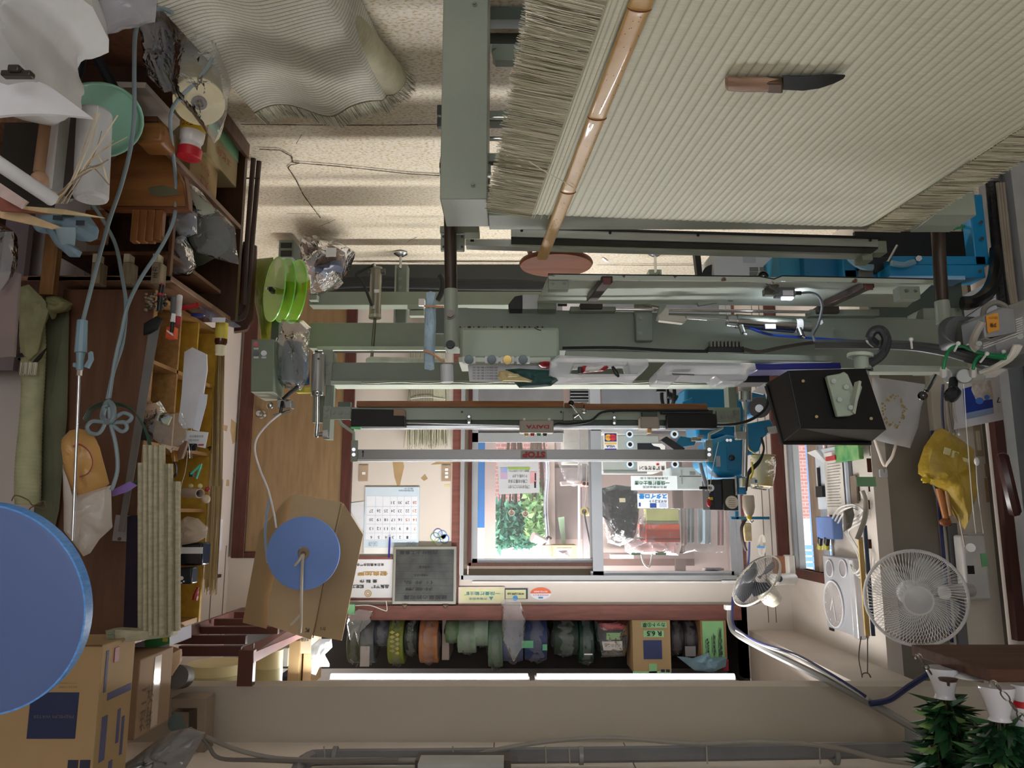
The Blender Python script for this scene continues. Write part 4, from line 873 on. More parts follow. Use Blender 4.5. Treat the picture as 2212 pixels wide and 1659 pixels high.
# stop bar
sb = T('stop_bar', 'long plain aluminium bar marked with red stop lettering', 'bar')
P(sb, 'bar', MB().pb(772, 971, 1532, 993, 3.45, .02), M('8f8d8b', rough=.35, metal=.35, var=.06, sc=3), bev=.001)
P(sb, 'bar_lip', MB().pb(772, 992, 1532, 996, 3.42, .05), M('d6d8da', rough=.25, metal=.4), bev=.001)
q_ = P(sb, 'sticker', MB().pb(1125, 973, 1181, 991, 3.448, .002), M('a9a39a', var=0)); P(q_, 'lettering', ptext(MB(), 'STOP', 1128, 975, 1178, 989, 3.447, bold=.06), M('a81d22', var=0, rough=.5))
P(sb, 'arrow_mark', MB().pb(783, 975, 785, 987, 3.448, .002).pp([(781, 977), (784, 972), (787, 977)], 3.448, .002), BLACK)
for s_, px in ((0, ((733, 908), (738, 916), (764, 935), (764, 952))), (1, ((1561, 918), (1560, 924), (1532, 938), (1532, 958)))):
    P(sb, 'bent_arm', MB().tube([W(u, v, 3.47) for u, v in px], .0075, n=8, sub=1), M('a9b4a5', rough=.4))
    u = px[3][0]; q_ = P(sb, 'arm_plate', MB().pb(u - 6, 951, u + 8, 997, 3.43, .012), GREEN, bev=.002)
    for v in (971, 982): P(q_, 'bolt', MB().cyl(W(u, v, 3.43), W(u, v, 3.42), .009, n=6), STEEL)
# ---------------------------------------------------------------- things at the far left of the machine
t = T('coil_reel', 'translucent lime reel of three round plates on a spindle', 'reel')
LIME = M('b3e23a', rough=.12, var=.03, alpha=.62, spec=.8); LIMER = M('8fe65e', rough=.2, var=0)
for k, (u, v, du, dv) in enumerate(((593, 625, 27, 74), (614, 627, 30, 72), (638, 630, 31, 70))):
    c = W(u, v, 3.6 + .02 * k); ax = Vector((1, -.72, .0)).normalized(); r = .160
    q_ = P(t, 'plate', MB().cyl(c, c + ax * .003, r, n=56), LIME); P(q_, 'plate_rim', MB().ring(c - ax * .001, c + ax * .004, r + .001, r - .004, n=56), LIMER)
c = W(640, 630, 3.64); a2 = W(580, 624, 3.58)
P(t, 'hub', MB().cyl(W(596, 626, 3.6), W(640, 630, 3.66), .05, n=30), M('5d6b2c', rough=.5, h2='8d9a3a', sc=18)); P(t, 'spindle', MB().cyl(a2, c, .012).cyl(W(575, 623, 3.57), a2, .009), STEEL); P(t, 'wing_nut', MB().pb(580, 619, 588, 629, 3.52, .05), BLACK, bev=.003)
P(t, 'tape_band', MB().prism([W(652, 612, 3.55), W(670, 604, 3.55), W(670, 622, 3.55), W(652, 632, 3.55)], (0, .002, 0)), M('a98a1a', rough=.4))
one('green_cloth_strip', 'dark yellow green translucent sheet hanging behind the lime reel', 'sheet', MB().pillow([(549, 560), (590, 556), (600, 640), (580, 735), (566, 736), (550, 650)], 3.9, .04, amp=.5), M('6b7414', rough=.35, alpha=.9, bump=.5, bsc=20))
t = T('reel_stand', 'grey-green bracket and post carrying the lime reel', 'stand')
P(t, 'post', MB().pb(586, 690, 602, 735, 3.75, .05), M('4c554b')); P(t, 'socket', MB().pb(602, 518, 634, 556, 4.4, .3), M('77827a', rough=.6), bev=.002); P(t, 'socket_hole', MB().pb(606, 524, 630, 535, 4.395, .01).pb(606, 541, 630, 553, 4.395, .01), BLACK)
t = T('switch_cabinet', 'narrow grey-green switch cabinet with red black and white buttons', 'control box')
P(t, 'housing', MB().pp([(543, 733), (592, 733), (590, 846), (541, 846)], 3.4, .16), M('84927f', rough=.45, var=.03), bev=.004)
P(t, 'sloped_top', MB().prism([W(541, 846, 3.4), W(590, 846, 3.4), W(604, 860, 3.5), W(565, 862, 3.5)], (0, .06, 0)), M('c0cbbd', rough=.4))
for u, v, h in ((553, 744, 'b3202c'), (553, 763, '15171a'), (570, 763, 'd6d9e0')):
    P(t, 'push_button', MB().cyl(W(u, v, 3.4), W(u, v, 3.392), .013).cyl(W(u, v, 3.392), W(u, v, 3.38), .010), M(h, rough=.25, var=0)); P(t, 'button_label', MB().pb(u - 5, v + 7, u + 5, v + 11, 3.398, .002), PAPER)
t = T('thread_spool_bag', 'clear plastic bag pulled over a dark spool next to the switch cabinet', 'bag')
P(t, 'plastic_bag', MB().pillow([(608, 690), (655, 692), (672, 708), (668, 730), (668, 790), (666, 815), (650, 845), (612, 838), (593, 815), (597, 735), (610, 712)], 3.5, .07, amp=.5, seed=3), film('dfe4e6', .22))
P(t, 'spool', MB().cyl(W(635, 740, 3.52), W(628, 825, 3.52), .045, .06), M('4d5a60', rough=.5)); P(t, 'blue_disc', MB().cyl(W(655, 830, 3.55), W(655, 760, 3.55), .03), M('4b6f9e', rough=.4)); P(t, 'yellow_disc', MB().pb(640, 836, 674, 848, 3.56, .04), M('d8c84e'))
t = T('tape_guide', 'small steel tape guide head over the round door knob', 'guide')
P(t, 'body', MB().pb(598, 862, 630, 882, 3.5, .05), STEEL, bev=.004); P(t, 'nozzle', MB().cyl(W(591, 898, 3.5), W(627, 888, 3.5), .008), STEEL); P(t, 'arm', MB().tube([W(610, 868, 3.5), W(608, 880, 3.48), W(606, 892, 3.48)], .008), BLACK); P(t, 'black_cable', MB().tube([W(656, 820, 3.5), W(640, 838, 3.48), W(625, 850, 3.47), W(612, 862, 3.48)], .009), RUBBER); P(t, 'wing', MB().ball(W(583, 876, 3.5), .016, .01, .018), STEEL)
t = T('brown_wrapped_roll', 'brown roll in clear plastic lying on the floor with a barcode label', 'roll')
P(t, 'roll', MB().pillow([(655, 522), (700, 522), (745, 545), (750, 580), (735, 600), (690, 600), (662, 590), (650, 560)], 4.4, .16, amp=.1), M('6e4a34', rough=.6, h2='563a2c', sc=5)); P(t, 'plastic', MB().pillow([(648, 515), (690, 516), (745, 530), (768, 545), (752, 570), (738, 605), (700, 630), (672, 635), (655, 580)], 4.35, .17, amp=.45, seed=5), FILM)
P(t, 'label', MB().pb(704, 535, 726, 554, 4.10, .003), PAPER); P(t, 'blue_tape', MB().pillow([(672, 585), (740, 565), (742, 580), (700, 600)], 4.25, .08), M('3b4257', rough=.3))
t = T('wrapped_rod', 'pale blue foam wrapped rod tied with orange bands on the machine', 'padding')
P(t, 'foam_wrap', MB().pillow([(921, 632), (930, 629), (941, 632), (942, 700), (938, 798), (930, 800), (917, 797), (915, 760), (917, 690)], 2.25, .022, amp=.35, seed=2, fr=40), M('a3bccb', rough=.8, var=.15, sc=16, bump=.6, bsc=60))
for px in (((916, 661), (935, 662), (958, 663)), ((915, 757), (935, 765), (960, 783))): P(t, 'tie', MB().tube([W(u, v, 2.22) for u, v in px], .003), M('c98a63', rough=.6))
one('grey_cup', 'short pale grey plastic cylinder hanging above the control box edge', 'cup', MB().cyl(W(965, 788, 2.4), W(966, 826, 2.4), .021, n=26), M('c9cccf', rough=.4), bev=.002)
mb = MB()
for k in range(7): mb.tube([W(700, 605 + k * 3, 4.9), W(780, 600 + k * 3, 4.9), W(880, 602 + k * 3, 4.9), W(1000, 605 + k * 3, 4.9), W(1120, 606 + k * 3, 4.9), W(1190, 612 + k * 2, 4.9)], .012)
one('floor_cables', 'thick bundle of black cables running along the floor by the back wall', 'cables', mb, RUBBER)
one('dark_channel', 'dark steel base channel under the cable trunk', 'channel', MB().pb(672, 572, 1200, 630, 5.0, .12), M('2d302d', rough=.5))
t = T('cable_ties', 'black curled cable by the left support pipe', 'cable'); P(t, 'curl', MB().tube([W(950, 594, 4.2), W(955, 605, 4.2), W(954, 630, 4.2), W(945, 650, 4.2)], .016), RUBBER)
# rush bundles hanging on the back wall
def bundle(u0, v0, u1, v1, nm, seed, ties=()):
    rr = random.Random(seed); mb = MB(); t = T('rush_bundle', nm, 'rush bundle')
    for k in range(150):
        u = u0 + (u1 - u0) * rr.random(); f = (u - (u0 + u1) / 2) * .35; mb.m = rr.randrange(4)
        y = YB - .03 - rr.random() * .05; mb.cyl(W(u, v0, y), W(u + f * rr.uniform(.2, 1.4) + rr.gauss(0, 3), v1 + rr.uniform(-14, 6), y), .0016, n=3, cap=False)
    P(t, 'stalks', mb, STR, kind='stuff', smooth=False)
    return t
bundle(886, 800, 932, 966, 'broad bundle of dry rush stalks hanging on the back wall', 5)
bundle(936, 800, 965, 962, 'slim bundle of dry rush stalks hanging next to the broad one', 6)
t = T('folded_mat_sample', 'pale ribbed mat samples hanging over the rush bundles', 'mat sample')
def smp(u0, u1, v0, v1, Y): return lambda i, j: W(u0 + (u1 - u0) * i, v0 + (v1 - v0) * j, Y) + Vector((0, -.004 * abs(sin(i * 30)), 0))
P(t, 'sample', MB().grid(smp(886, 936, 700, 866, YB - .10), 60, 2, thick=(0, .01, 0)), RUSH2); P(t, 'sample', MB().grid(smp(936, 962, 700, 866, YB - .105), 30, 2, thick=(0, .01, 0)), RUSH)
P(t, 'string', MB().tube([W(886, 862, YB - .11), W(920, 858, YB - .115), W(962, 862, YB - .11)], .002), WHITE)
# round stool
t = T('round_stool', 'brown wooden round stool with bent legs standing behind the mat', 'stool')
c = W(1201, 562, 3.75)
P(t, 'seat', MB().lathe([(.0, 0), (.165, 0), (.185, .008), (.19, .02), (.183, .032), (.15, .036), (0, .034)], c, n=48), M('653a20', h2='532c15', rough=.45, spec=.2, sc=3, stretch=(1, 8, 8)))
for a_ in (45, 135, 225, 315):
    x, y = cos(radians(a_)), sin(radians(a_)); P(t, 'leg', MB().tube([(c.x + x * .08, c.y + y * .08, c.z - .005), (c.x + x * .15, c.y + y * .15, c.z - .03), (c.x + x * .185, c.y + y * .185, c.z - .09), (c.x + x * .20, c.y + y * .20, .22), (c.x + x * .205, c.y + y * .205, .0)], .014), wood('5d3018', '4b2511', 'z', rough=.25, coat=.4))
P(t, 'ring_brace', MB().tube([(c.x + .17 * cos(q), c.y + .17 * sin(q), .20) for q in [2 * pi * k / 16 for k in range(16)]], .009, closed=True, sub=2), wood('5d3018', '4b2511', 'x', rough=.25))
t = T('floor_grille', 'black wire grille standing between the two grey door panels', 'grille'); P(t, 'backing', MB().pb(1232, 832, 1271, 867, 5.3, .05), BLACK)
for k in range(5): P(t, 'bar', MB().pb(1232, 835 + k * 7, 1271, 836.5 + k * 7, 5.285, .01), STEEL)
one('paper_scrap', 'small white paper scrap on the floor', 'paper', MB().prism([Wz(1299, 559, .006), Wz(1303, 556, .006), Wz(1315, 566, .006), Wz(1309, 567, .006)], (0, 0, .001)), PAPER)
one('black_post', 'thin black upright post rising from the floor behind the rails', 'post', MB().prism([W(1499, 535, 3.4), W(1512, 535, 3.4), W(1518, 600, 3.4), W(1507, 600, 3.4)], (0, .04, 0)), BLACK)
# ---------------------------------------------------------------- blue sewing head
bh = T('sewing_head', 'bright blue cast sewing machine head behind the right end of the press beam', 'sewing machine')
Yb_ = 4.0
P(bh, 'body', MB().pp([(1480, 835), (1575, 835), (1600, 850), (1612, 900), (1600, 960), (1560, 945), (1505, 948), (1500, 905), (1478, 880)], Yb_ + .1, .25), BLUE, bev=.02)
P(bh, 'cover', MB().pp([(1536, 950), (1572, 938), (1612, 945), (1612, 1020), (1600, 1030), (1560, 1030), (1538, 1015), (1520, 1000)], Yb_ - .1, .3), BLUE, bev=.025)
q_ = P(bh, 'door', MB().pb(1571, 964, 1603, 1016, Yb_ - .108, .01), M('1779aa', rough=.35), bev=.003)
P(q_, 'star_knob', MB().lathe([(.012, 0), (.016, .01), (.012, .02), (0, .022)], W(1580, 989, Yb_ - .108), (0, -1, 0), n=8), BLACK)
for u in (1571, 1578): P(bh, 'screw', MB().cyl(W(u, 951, Yb_ - .105), W(u, 951, Yb_ - .115), .008, n=8), STEEL)
P(bh, 'plate', MB().pp([(1474, 868), (1496, 858), (1500, 880), (1530, 882), (1530, 895), (1478, 895)], Yb_ - .02, .06), BLUE, bev=.004)
P(bh, 'side_arm', MB().pp([(1612, 915), (1665, 905), (1675, 925), (1650, 945), (1640, 975), (1615, 985)], Yb_ - .05, .12), BLUE, bev=.01)
P(bh, 'upper_arm', MB().pp([(1620, 850), (1650, 835), (1662, 880), (1650, 900), (1622, 895)], Yb_ + .1, .12), M('2b7fae', rough=.4), bev=.01)
P(bh, 'lever_plate', MB().pp([(1458, 958), (1470, 942), (1505, 948), (1500, 962), (1470, 966), (1464, 972)], Yb_ - .12, .02), BLUE, bev=.003)
P(bh, 'black_arm', MB().pp([(1427, 951), (1440, 942), (1480, 968), (1475, 985)], Yb_ - .2, .06), M('2a2b30', rough=.4), bev=.004)
q_ = P(bh, 'motor', MB().cyl(W(1640, 880, 3.95), W(1640, 880, 3.85), .055), M('55565a', rough=.4, metal=.4), bev=.004); P(q_, 'motor_boss', MB().cyl(W(1640, 882, 3.85), W(1640, 882, 3.83), .02), STEEL)
P(bh, 'needle_clamp', MB().pb(1495, 944, 1515, 952, Yb_ - .16, .04).pb(1508, 940, 1522, 946, Yb_ - .18, .03), M('9a8f84', rough=.35, metal=.6), bev=.002)
P(bh, 'label_plate', MB().pb(1547, 985, 1556, 1008, Yb_ - .104, .004), M('a8b3b8'))
P(bh, 'grey_bracket', MB().pp([(1657, 922), (1678, 920), (1680, 935), (1660, 935)], Yb_ - .1, .05), STEEL, bev=.002)
P(bh, 'needle_thread', MB().tube([W(1518, 950, 3.8), W(1526, 1010, 3.8), W(1530, 1060, 3.8)], .0018, n=5).tube([W(1552, 955, 3.8), W(1538, 1020, 3.8), W(1533, 1065, 3.8)], .0018, n=5), WHITE)
P(bh, 'slanted_rod', MB().cyl(W(1512, 1000, 3.9), W(1528, 1060, 3.9), .010), M('8e9aa6', rough=.3))
hw_ = T('crank_wheel', 'black crank wheel with a handle on the far side of the blue head', 'hand wheel')
c = W(1443, 853, 4.0); P(hw_, 'rim', MB().tube([c + Vector((.02 * sin(q), .0 + .07 * sin(q), .075 * cos(q))) for q in [2 * pi * k / 18 for k in range(18)]], .010, closed=True, sub=2), BLACK)
P(hw_, 'spoke', MB().cyl(c + Vector((0, 0, .075)), c - Vector((0, 0, .075)), .007), BLACK); P(hw_, 'hub', MB().cyl(c, W(1462, 862, 4.0), .02), M('33353a', metal=.5)); P(hw_, 'crank_handle', MB().cyl(W(1438, 844, 3.95), W(1418, 843, 3.95), .009, .011), BLACK)
# control units beside the head
cu = T('foot_controller', 'black control unit with a screen and a round white speaker on the blue frame', 'control unit')
P(cu, 'housing', MB().pb(1532, 1036, 1566, 1102, 3.9, .14), BLACK, bev=.005); P(cu, 'screen', MB().pb(1542, 1045, 1559, 1096, 3.895, .01), M('2c3442', rough=.2), bev=.002); q_ = P(cu, 'speaker_box', MB().pb(1562, 1034, 1594, 1103, 3.88, .15), M('23241f', rough=.5), bev=.004)
c = W(1581, 1085, 3.88); P(q_, 'speaker_grille', MB().lathe([(.0, .008), (.025, .008), (.031, .005), (.033, .0)], c, (0, -1, 0)), M('ddd3c4', rough=.5))
for k in range(5): P(q_, 'grille_bar', MB().pb(1574, 1077 + k * 4, 1588, 1078 + k * 4, 3.868, .003), M('9c9387'))
q_ = P(cu, 'dial', MB().cyl(W(1535, 1054, 3.9), W(1535, 1054, 3.88), .018), M('dfe2e6', rough=.3)); P(q_, 'dial_knob', MB().cyl(W(1535, 1054, 3.88), W(1512, 1054, 3.86), .008), BLACK); P(cu, 'red_button', MB().ball(W(1531, 1086, 3.9), .012, .012, .02), M('b3202c')); P(cu, 'yellow_button', MB().pb(1533, 1074, 1540, 1080, 3.89, .02), M('d8b62a'))
P(cu, 'mount_rail', MB().pb(1588, 1028, 1592, 1070, 3.85, .02), STEEL)
t = T('valve_block', 'white valve block with small connectors on a blue plate', 'valve'); P(t, 'body', MB().pb(1602, 1032, 1622, 1052, 3.8, .05), M('b9beb8'), bev=.002); P(t, 'side_block', MB().pb(1620, 1032, 1633, 1046, 3.79, .05), WHITE, bev=.002); P(t, 'connector', MB().pb(1632, 1036, 1636, 1043, 3.78, .04), M('2b6f9a')); P(t, 'blue_plate', MB().pb(1594, 1028, 1612, 1068, 3.86, .02), BLUE, bev=.002)
for k in range(5): P(t, 'terminal', MB().pb(1604 + k * 3.4, 1034, 1606 + k * 3.4, 1048, 3.795, .01), M('d8d7a0'))
t = T('oil_bottle', 'frosted oil bottle with yellow neck hanging upside down below the valve', 'bottle')
P(t, 'bottle', MB().lathe([(.0, 0), (.026, 0), (.029, .01), (.03, .06), (.022, .09), (.014, .10)], W(1616, 1070, 3.8), (0, 0, 1)), M('c5b9a8', rough=.35, alpha=.85)); P(t, 'neck', MB().lathe([(.014, .10), (.012, .115), (.006, .12)], W(1616, 1070, 3.8), (0, 0, 1)), M('e3c53c')); P(t, 'hook', MB().tube([W(1618, 1122, 3.8), W(1623, 1128, 3.8), W(1628, 1124, 3.8)], .003), STEEL)
one('blue_cross_bracket', 'small blue cross shaped bracket pinned under the oil bottle', 'bracket', MB().pb(1580, 1116, 1663, 1122, 3.85, .02).pb(1589, 1104, 1596, 1122, 3.85, .02), BLUE, bev=.002)
t = T('thread_cone', 'cream thread cone wrapped in clear film beside the blue head', 'thread cone')
P(t, 'thread', MB().cyl(W(1645, 985, 4.2), W(1644, 1050, 4.2), .055, .062, n=28), M('d3c08a', rough=.7, bump=.1)); P(t, 'film_wrap', MB().pillow([(1620, 985), (1672, 985), (1676, 1000), (1668, 1050), (1655, 1060), (1622, 1055)], 4.2, .07, amp=.4), FILM); P(t, 'rod', MB().cyl(W(1620, 982, 4.2), W(1675, 984, 4.2), .006), M('b7a98c'))
mb = MB()
for k in range(3): mb.tube([W(1612, 1060 - k * 6, 3.78), W(1618, 1025 - k * 4, 3.76), W(1640, 1000 - k * 3, 3.76), W(1650, 970, 3.78), W(1645, 945 + k * 3, 3.8)], .005)
one('head_hose', 'black hoses looping beside the blue sewing head', 'hose', mb, RUBBER)
one('head_hose', 'black hose arching from the press cylinder up to the black monitor', 'hose', MB().tube([W(1548, 918, 3.42), W(1590, 916, 3.4), W(1625, 905, 3.4), W(1655, 880, 3.4), W(1658, 840, 3.4), W(1640, 820, 3.42), W(1620, 830, 3.42)], .007), RUBBER)
one('yellow_tube', 'thin yellow tube beside the slide tube', 'tube', MB().tube([W(1612, 950, 3.7), W(1618, 970, 3.7), W(1632, 980, 3.7)], .0035).tube([W(1624, 998, 3.75), W(1626, 1020, 3.75), W(1620, 1035, 3.75)], .005), M('dcc75a', rough=.4))
# blue base of the sewing machine, seen behind the stand
bb = T('blue_machine_base', 'blue painted steel base of the sewing machine behind the stand', 'machine base')
P(bb, 'cabinet', MB().pb(1684, 542, 1740, 615, 3.1, .3), M('2f86a8', rough=.4, var=.08), bev=.003); P(bb, 'cabinet', MB().pb(1738, 545, 1815, 615, 3.05, .3), M('1a73a4', rough=.35), bev=.003)
P(bb, 'lower_beam', MB().pb(1930, 553, 2130, 572, 2.9, .1).pb(1922, 572, 2128, 600, 2.88, .1), BLUE, bev=.003)
P(bb, 'upright', MB().pb(2100, 420, 2130, 572, 2.9, .06), BLUE, bev=.003); P(bb, 'bracket', MB().pb(1820, 545, 1850, 600, 3.0, .1).pb(1824, 582, 1895, 606, 3.0, .1), BLUE, bev=.004)
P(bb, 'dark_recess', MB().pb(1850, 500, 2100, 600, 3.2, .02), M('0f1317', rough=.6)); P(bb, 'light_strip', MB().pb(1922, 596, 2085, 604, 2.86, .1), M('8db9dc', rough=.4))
P(bb, 'lettering', ptext(MB(), '90 M', 1686, 543, 1735, 556, 3.098, bold=.03), M('c9a94e', rough=.4))
P(bb, 'clear_tube', MB().tube([W(1832, 545, 2.95), W(1838, 560, 2.95), W(1860, 575, 2.95), W(1885, 578, 2.95)], .014), M('8fb7c9', rough=.1, alpha=.7)); P(bb, 'clear_tube', MB().tube([W(1925, 568, 2.85), W(1950, 572, 2.85), W(1975, 566, 2.85)], .012), M('8fb7c9', rough=.1, alpha=.7)); P(bb, 'steel_lever', MB().cyl(W(1938, 530, 2.9), W(1918, 566, 2.9), .005), CHROME)
P(bb, 'hub_bolt', MB().cyl(W(1985, 558, 2.89), W(1985, 558, 2.87), .012, n=6), STEEL); P(bb, 'black_block', MB().pb(1855, 555, 1925, 590, 2.98, .05), M('1c2227', rough=.5), bev=.004); P(bb, 'tube_green', MB().tube([W(2060, 495, 2.95), W(2080, 490, 2.95), W(2100, 480, 2.95)], .006), M('2c8a5a', rough=.3))
P(bb, 'hanging_label', MB().pb(1858, 582, 1886, 604, 2.97, .02), M('6d6a66'))
for u, v in ((2120, 480), (2122, 515), (2117, 586)): P(bb, 'bolt_hole', MB().cyl(W(u, v, 2.879), W(u, v, 2.875), .007, n=10), BLACK)
t = T('white_appliance', 'white boxy appliance with vent slots and spec label behind the rails', 'appliance')
t = P(t, 'body', MB().pb(1543, 540, 1684, 612, 3.3, .35), M('d3d7de', rough=.45, var=.02), bev=.006)
for r in range(2):
    for k in range(3): P(t, 'vent', MB().pb(1620 + k * 22, 577 + r * 10, 1638 + k * 22, 585 + r * 10, 3.295, .01), M('7c8076'))
P(t, 'spec_label', MB().pb(1605, 546, 1632, 567, 3.298, .004), M('b9c0cc')); P(t, 'round_vent', MB().cyl(W(1540, 595, 3.35), W(1540, 595, 3.45), .05), M('17181a'))
# ================================================================ MATS ON THE FLOOR
fm_ = T('folded_tatami_mat', 'wavy grey woven mat folded on the floor with a long fringed end', 'mat')
z1 = .16
P1, P2 = Wz(546, 244, z1), Wz(850, 228, z1); ac_ = P2 - P1; dc = Vector((.134, -1, 0)).normalized()
def wave(i): return .018 * sin(i * 9.4 + 1.1) + .004 * sin(i * 17)
def ff(i, j):
    edge = .06 * sin(i * 9.4 + .2)
    x = P1 + ac_ * i + dc * (1.05 * j + edge * (1 - j)); drop = -.13 * max(0, (i - .93) / .07) ** 2 - .10 * max(0, (.05 - i) / .05) ** 2
    return x + Vector((0, 0, wave(i) + drop)), (0, 0, 1)
nu, nv = 60, 66 * 5
mb = MB()
def g_(i, j):
    p, n = ff(i, j); return Vector(p) + Vector((0, 0, .0022 * (math.sqrt(abs(sin(pi * 66 * j)))) - .001))
mb.grid(g_, nu, nv, thick=(0, 0, -.006))
o = P(fm_, 'woven_sheet', mb, RUSH2); k_ = (nu + 1) * (nv + 1)
setuv(o, [((q % k_) // (nu + 1) / nv * 66, (q % k_) % (nu + 1) / nu * .6 * 1) for q in range(2 * k_)])
o['label'] = 'ribbed woven sheet'
fringe(fm_, 'fringe', lambda s: ff(s, 0)[0], lambda s: -dc, 1100, .095, .012, 11, w=.0015)
mb = MB().grid(lambda i, j: ff(i, j)[0] + Vector((0, 0, -.05)) , 30, 10, thick=(0, 0, -.07))
P(fm_, 'folded_layer', mb, RUSH2)
rm_ = T('rolled_tatami_mat', 'tube rolled woven mat lying on the floor beside the folded one', 'mat')
a = Wz(846, 178, .075); dr_ = Vector((.32, -1, 0)).normalized(); prf = []
sdv = Vector((-dr_.y, dr_.x, 0))
def rf(i, j):
    q = 2 * pi * i; r = .062 + .0012 * math.sqrt(abs(sin(pi * 60 * j))); return a + dr_ * (1.0 * j) + sdv * (r * cos(q)) + Vector((0, 0, r * sin(q) - .01))
o = P(rm_, 'woven_tube', MB().grid(rf, 24, 300), M('b0aa8c', rough=.6, var=.08, sc=30))
fringe(rm_, 'fringe', lambda s: rf(s, 0), lambda s: -dr_, 260, .075, .02, 12, up=Vector((0, 0, 1)), w=.0013)
# ================================================================ LEFT CABINETS
XC = 1.22
CB = wood('6a4631', '54351f', 'z', sc=4); CBD = wood('4a2d1c', '38210f', 'z', sc=4); YEL = M('c9a23a', rough=.5, h2='b58c2c', sc=4, stretch=(6, 1, 6)); LWOOD = wood('b98d58', 'a27744', 'y', sc=5)
lc = T('low_cabinet', 'low brown open cabinet along the left wall holding wrapped rolls and boxes', 'cabinet')
P(lc, 'top_board', MB().box(XC + .02, 1.95, 2.66, 3.27, .825, .845), wood('8a6a55', '6d4c38', 'y'), bev=.002)
P(lc, 'far_panel', MB().box(XC, 1.95, 3.25, 3.28, .0, .84), CBD); P(lc, 'back_panel', MB().box(1.93, 1.95, 1.6, 3.27, 0, .84), CBD)
P(lc, 'shelf_board', MB().box(XC, 1.95, 2.3, 3.25, .40, .42), wood('8a6a55', '6d4c38', 'y'), bev=.002); P(lc, 'base_board', MB().box(XC, 1.95, 1.8, 3.27, .0, .03), CB, bev=.002); P(lc, 'front_rail', MB().box(XC - .01, XC + .008, 2.45, 3.27, .0, .07), CB, bev=.002)
P(lc, 'cross_shelf', MB().pb(122, 543, 366, 551, 2.68, .5), CB); P(lc, 'cross_shelf', MB().pb(60, 598, 368, 606, 2.66, .05), CB)
P(lc, 'side_board', MB().pb(364, 460, 371, 606, 2.66, .02), CB); P(lc, 'rear_board', MB().pb(118, 440, 366, 606, 3.1, .02), CBD)
P(lc, 'upright', MB().pb(94, 470, 122, 640, 2.64, .03), wood('8a6238', '734d27', 'z'))
P(lc, 'white_board_edge', MB().prism([Wz(245, 188, .28), Wz(314, 190, .28), Wz(388, 270, .28), Wz(355, 300, .28), Wz(250, 255, .28)], (0, 0, -.02)), M('b9ada0', rough=.6))
for k, u in enumerate((206, 273, 336)):
    t = T('wooden_peg', ('left light peg stub with pale tip in the cabinet under the hose', 'middle peg stub with pale tip in the cabinet', 'right peg stub marked with two brush characters')[k], 'peg')
    P(t, 'peg', MB().pb(u - 10, 566, u + 10, 612, 2.60, .05), wood('8a7a62', '75654d', 'z'), bev=.003); P(t, 'tip', MB().pb(u - 6, 548, u + 6, 566, 2.61, .04), M('b5ac92', rough=.5))
    if k == 2: P(t, 'lettering', ptext(ptext(MB(), '正', 330, 590, 341, 600, 2.599, bold=.02), '力', 330, 577, 341, 587, 2.599, bold=.02), INK)
uc = T('pigeonhole_cabinet', 'brown upper cabinet with yellow pigeonholes full of small tools', 'cabinet')
XU = 1.325
P(uc, 'side_panel', MB().box(XU, 1.665, 2.72, 2.74, .86, 2.13), wood('6a4630', '573823', 'z', sc=2.5, rough=.5)); P(uc, 'back_panel', MB().box(1.65, 1.665, 2.74, 3.34, .86, 2.13), YEL)
P(uc, 'far_panel', MB().box(XU, 1.665, 3.32, 3.34, .86, 2.13), YEL); P(uc, 'top_board', MB().box(XU, 1.665, 2.72, 3.34, 2.11, 2.13), LWOOD)
for k, z in enumerate((.87, 1.12, 1.42, 1.66, 1.86)): P(uc, 'shelf', MB().box(XU, 1.65, 2.74, 3.32, z, z + .014), LWOOD)
P(uc, 'divider', MB().box(XU, 1.65, 2.95, 2.962, .88, 1.42), LWOOD); P(uc, 'divider', MB().box(XU, 1.65, 3.12, 3.132, .88, 1.42), YEL)
P(uc, 'inner_panel', MB().box(1.5, 1.51, 2.75, 3.32, .88, 1.42), wood('75503a', '5f3f29', 'z'))
P(uc, 'front_edge', MB().box(XU - .004, XU, 2.72, 2.745, .86, 2.13), LWOOD); P(uc, 'front_edge', MB().box(XU - .004, XU, 3.32, 3.34, .86, 2.13), YEL)
PIER = struct('wall_pier', MB().box(1.70, 1.999, 2.9, 3.0, 0, 2.75), PINKW)
# green mat roll and cloth standing by the panel
t = T('green_mat_roll', 'pale green rolled mat tied with a black band against the left wall', 'mat roll')
def gr(i, j):
    u = 66 + 6 * sin(j * 5); v = 640 + 450 * j; c = W(u, v, 2.62); q = 2 * pi * i; return c + Vector((.037 * cos(q) * (1 + .1 * sin(j * 9)), .035 * sin(q), 0)) * (1 + .04 * abs(sin(pi * 55 * j)))
P(t, 'roll', MB().grid(gr, 24, 220), M('a9aa84', rough=.7, var=.1, sc=20)); P(t, 'folded_top', MB().pillow([(44, 620), (62, 614), (98, 650), (104, 672), (90, 720), (82, 760), (60, 780), (46, 760)], 2.56, .03, amp=.3, fr=20), M('9a9b74', rough=.75, var=.15, sc=20))
P(t, 'band', MB().ring(W(64, 768, 2.62), W(64, 776, 2.62), .044, .036), BLACK); P(t, 'band_tail', MB().prism([W(84, 766, 2.56), W(101, 750, 2.56), W(88, 774, 2.56), W(72, 790, 2.56), W(62, 790, 2.56)], (0, .004, 0)), BLACK); fringe(t, 'fringe', lambda s: W(46 + 38 * s, 783, 2.56), lambda s: Vector((0, 0, 1)), 120, .045, 0, 21, up=Vector((0, -1, 0)), w=.001)
P(t, 'string_tie', MB().tube([W(u, v, 2.55) for u, v in ((25, 1082), (34, 1070), (60, 1080), (72, 1092), (95, 1082), (98, 1100), (72, 1094), (60, 1105))], .002), M('6e5a3a'))
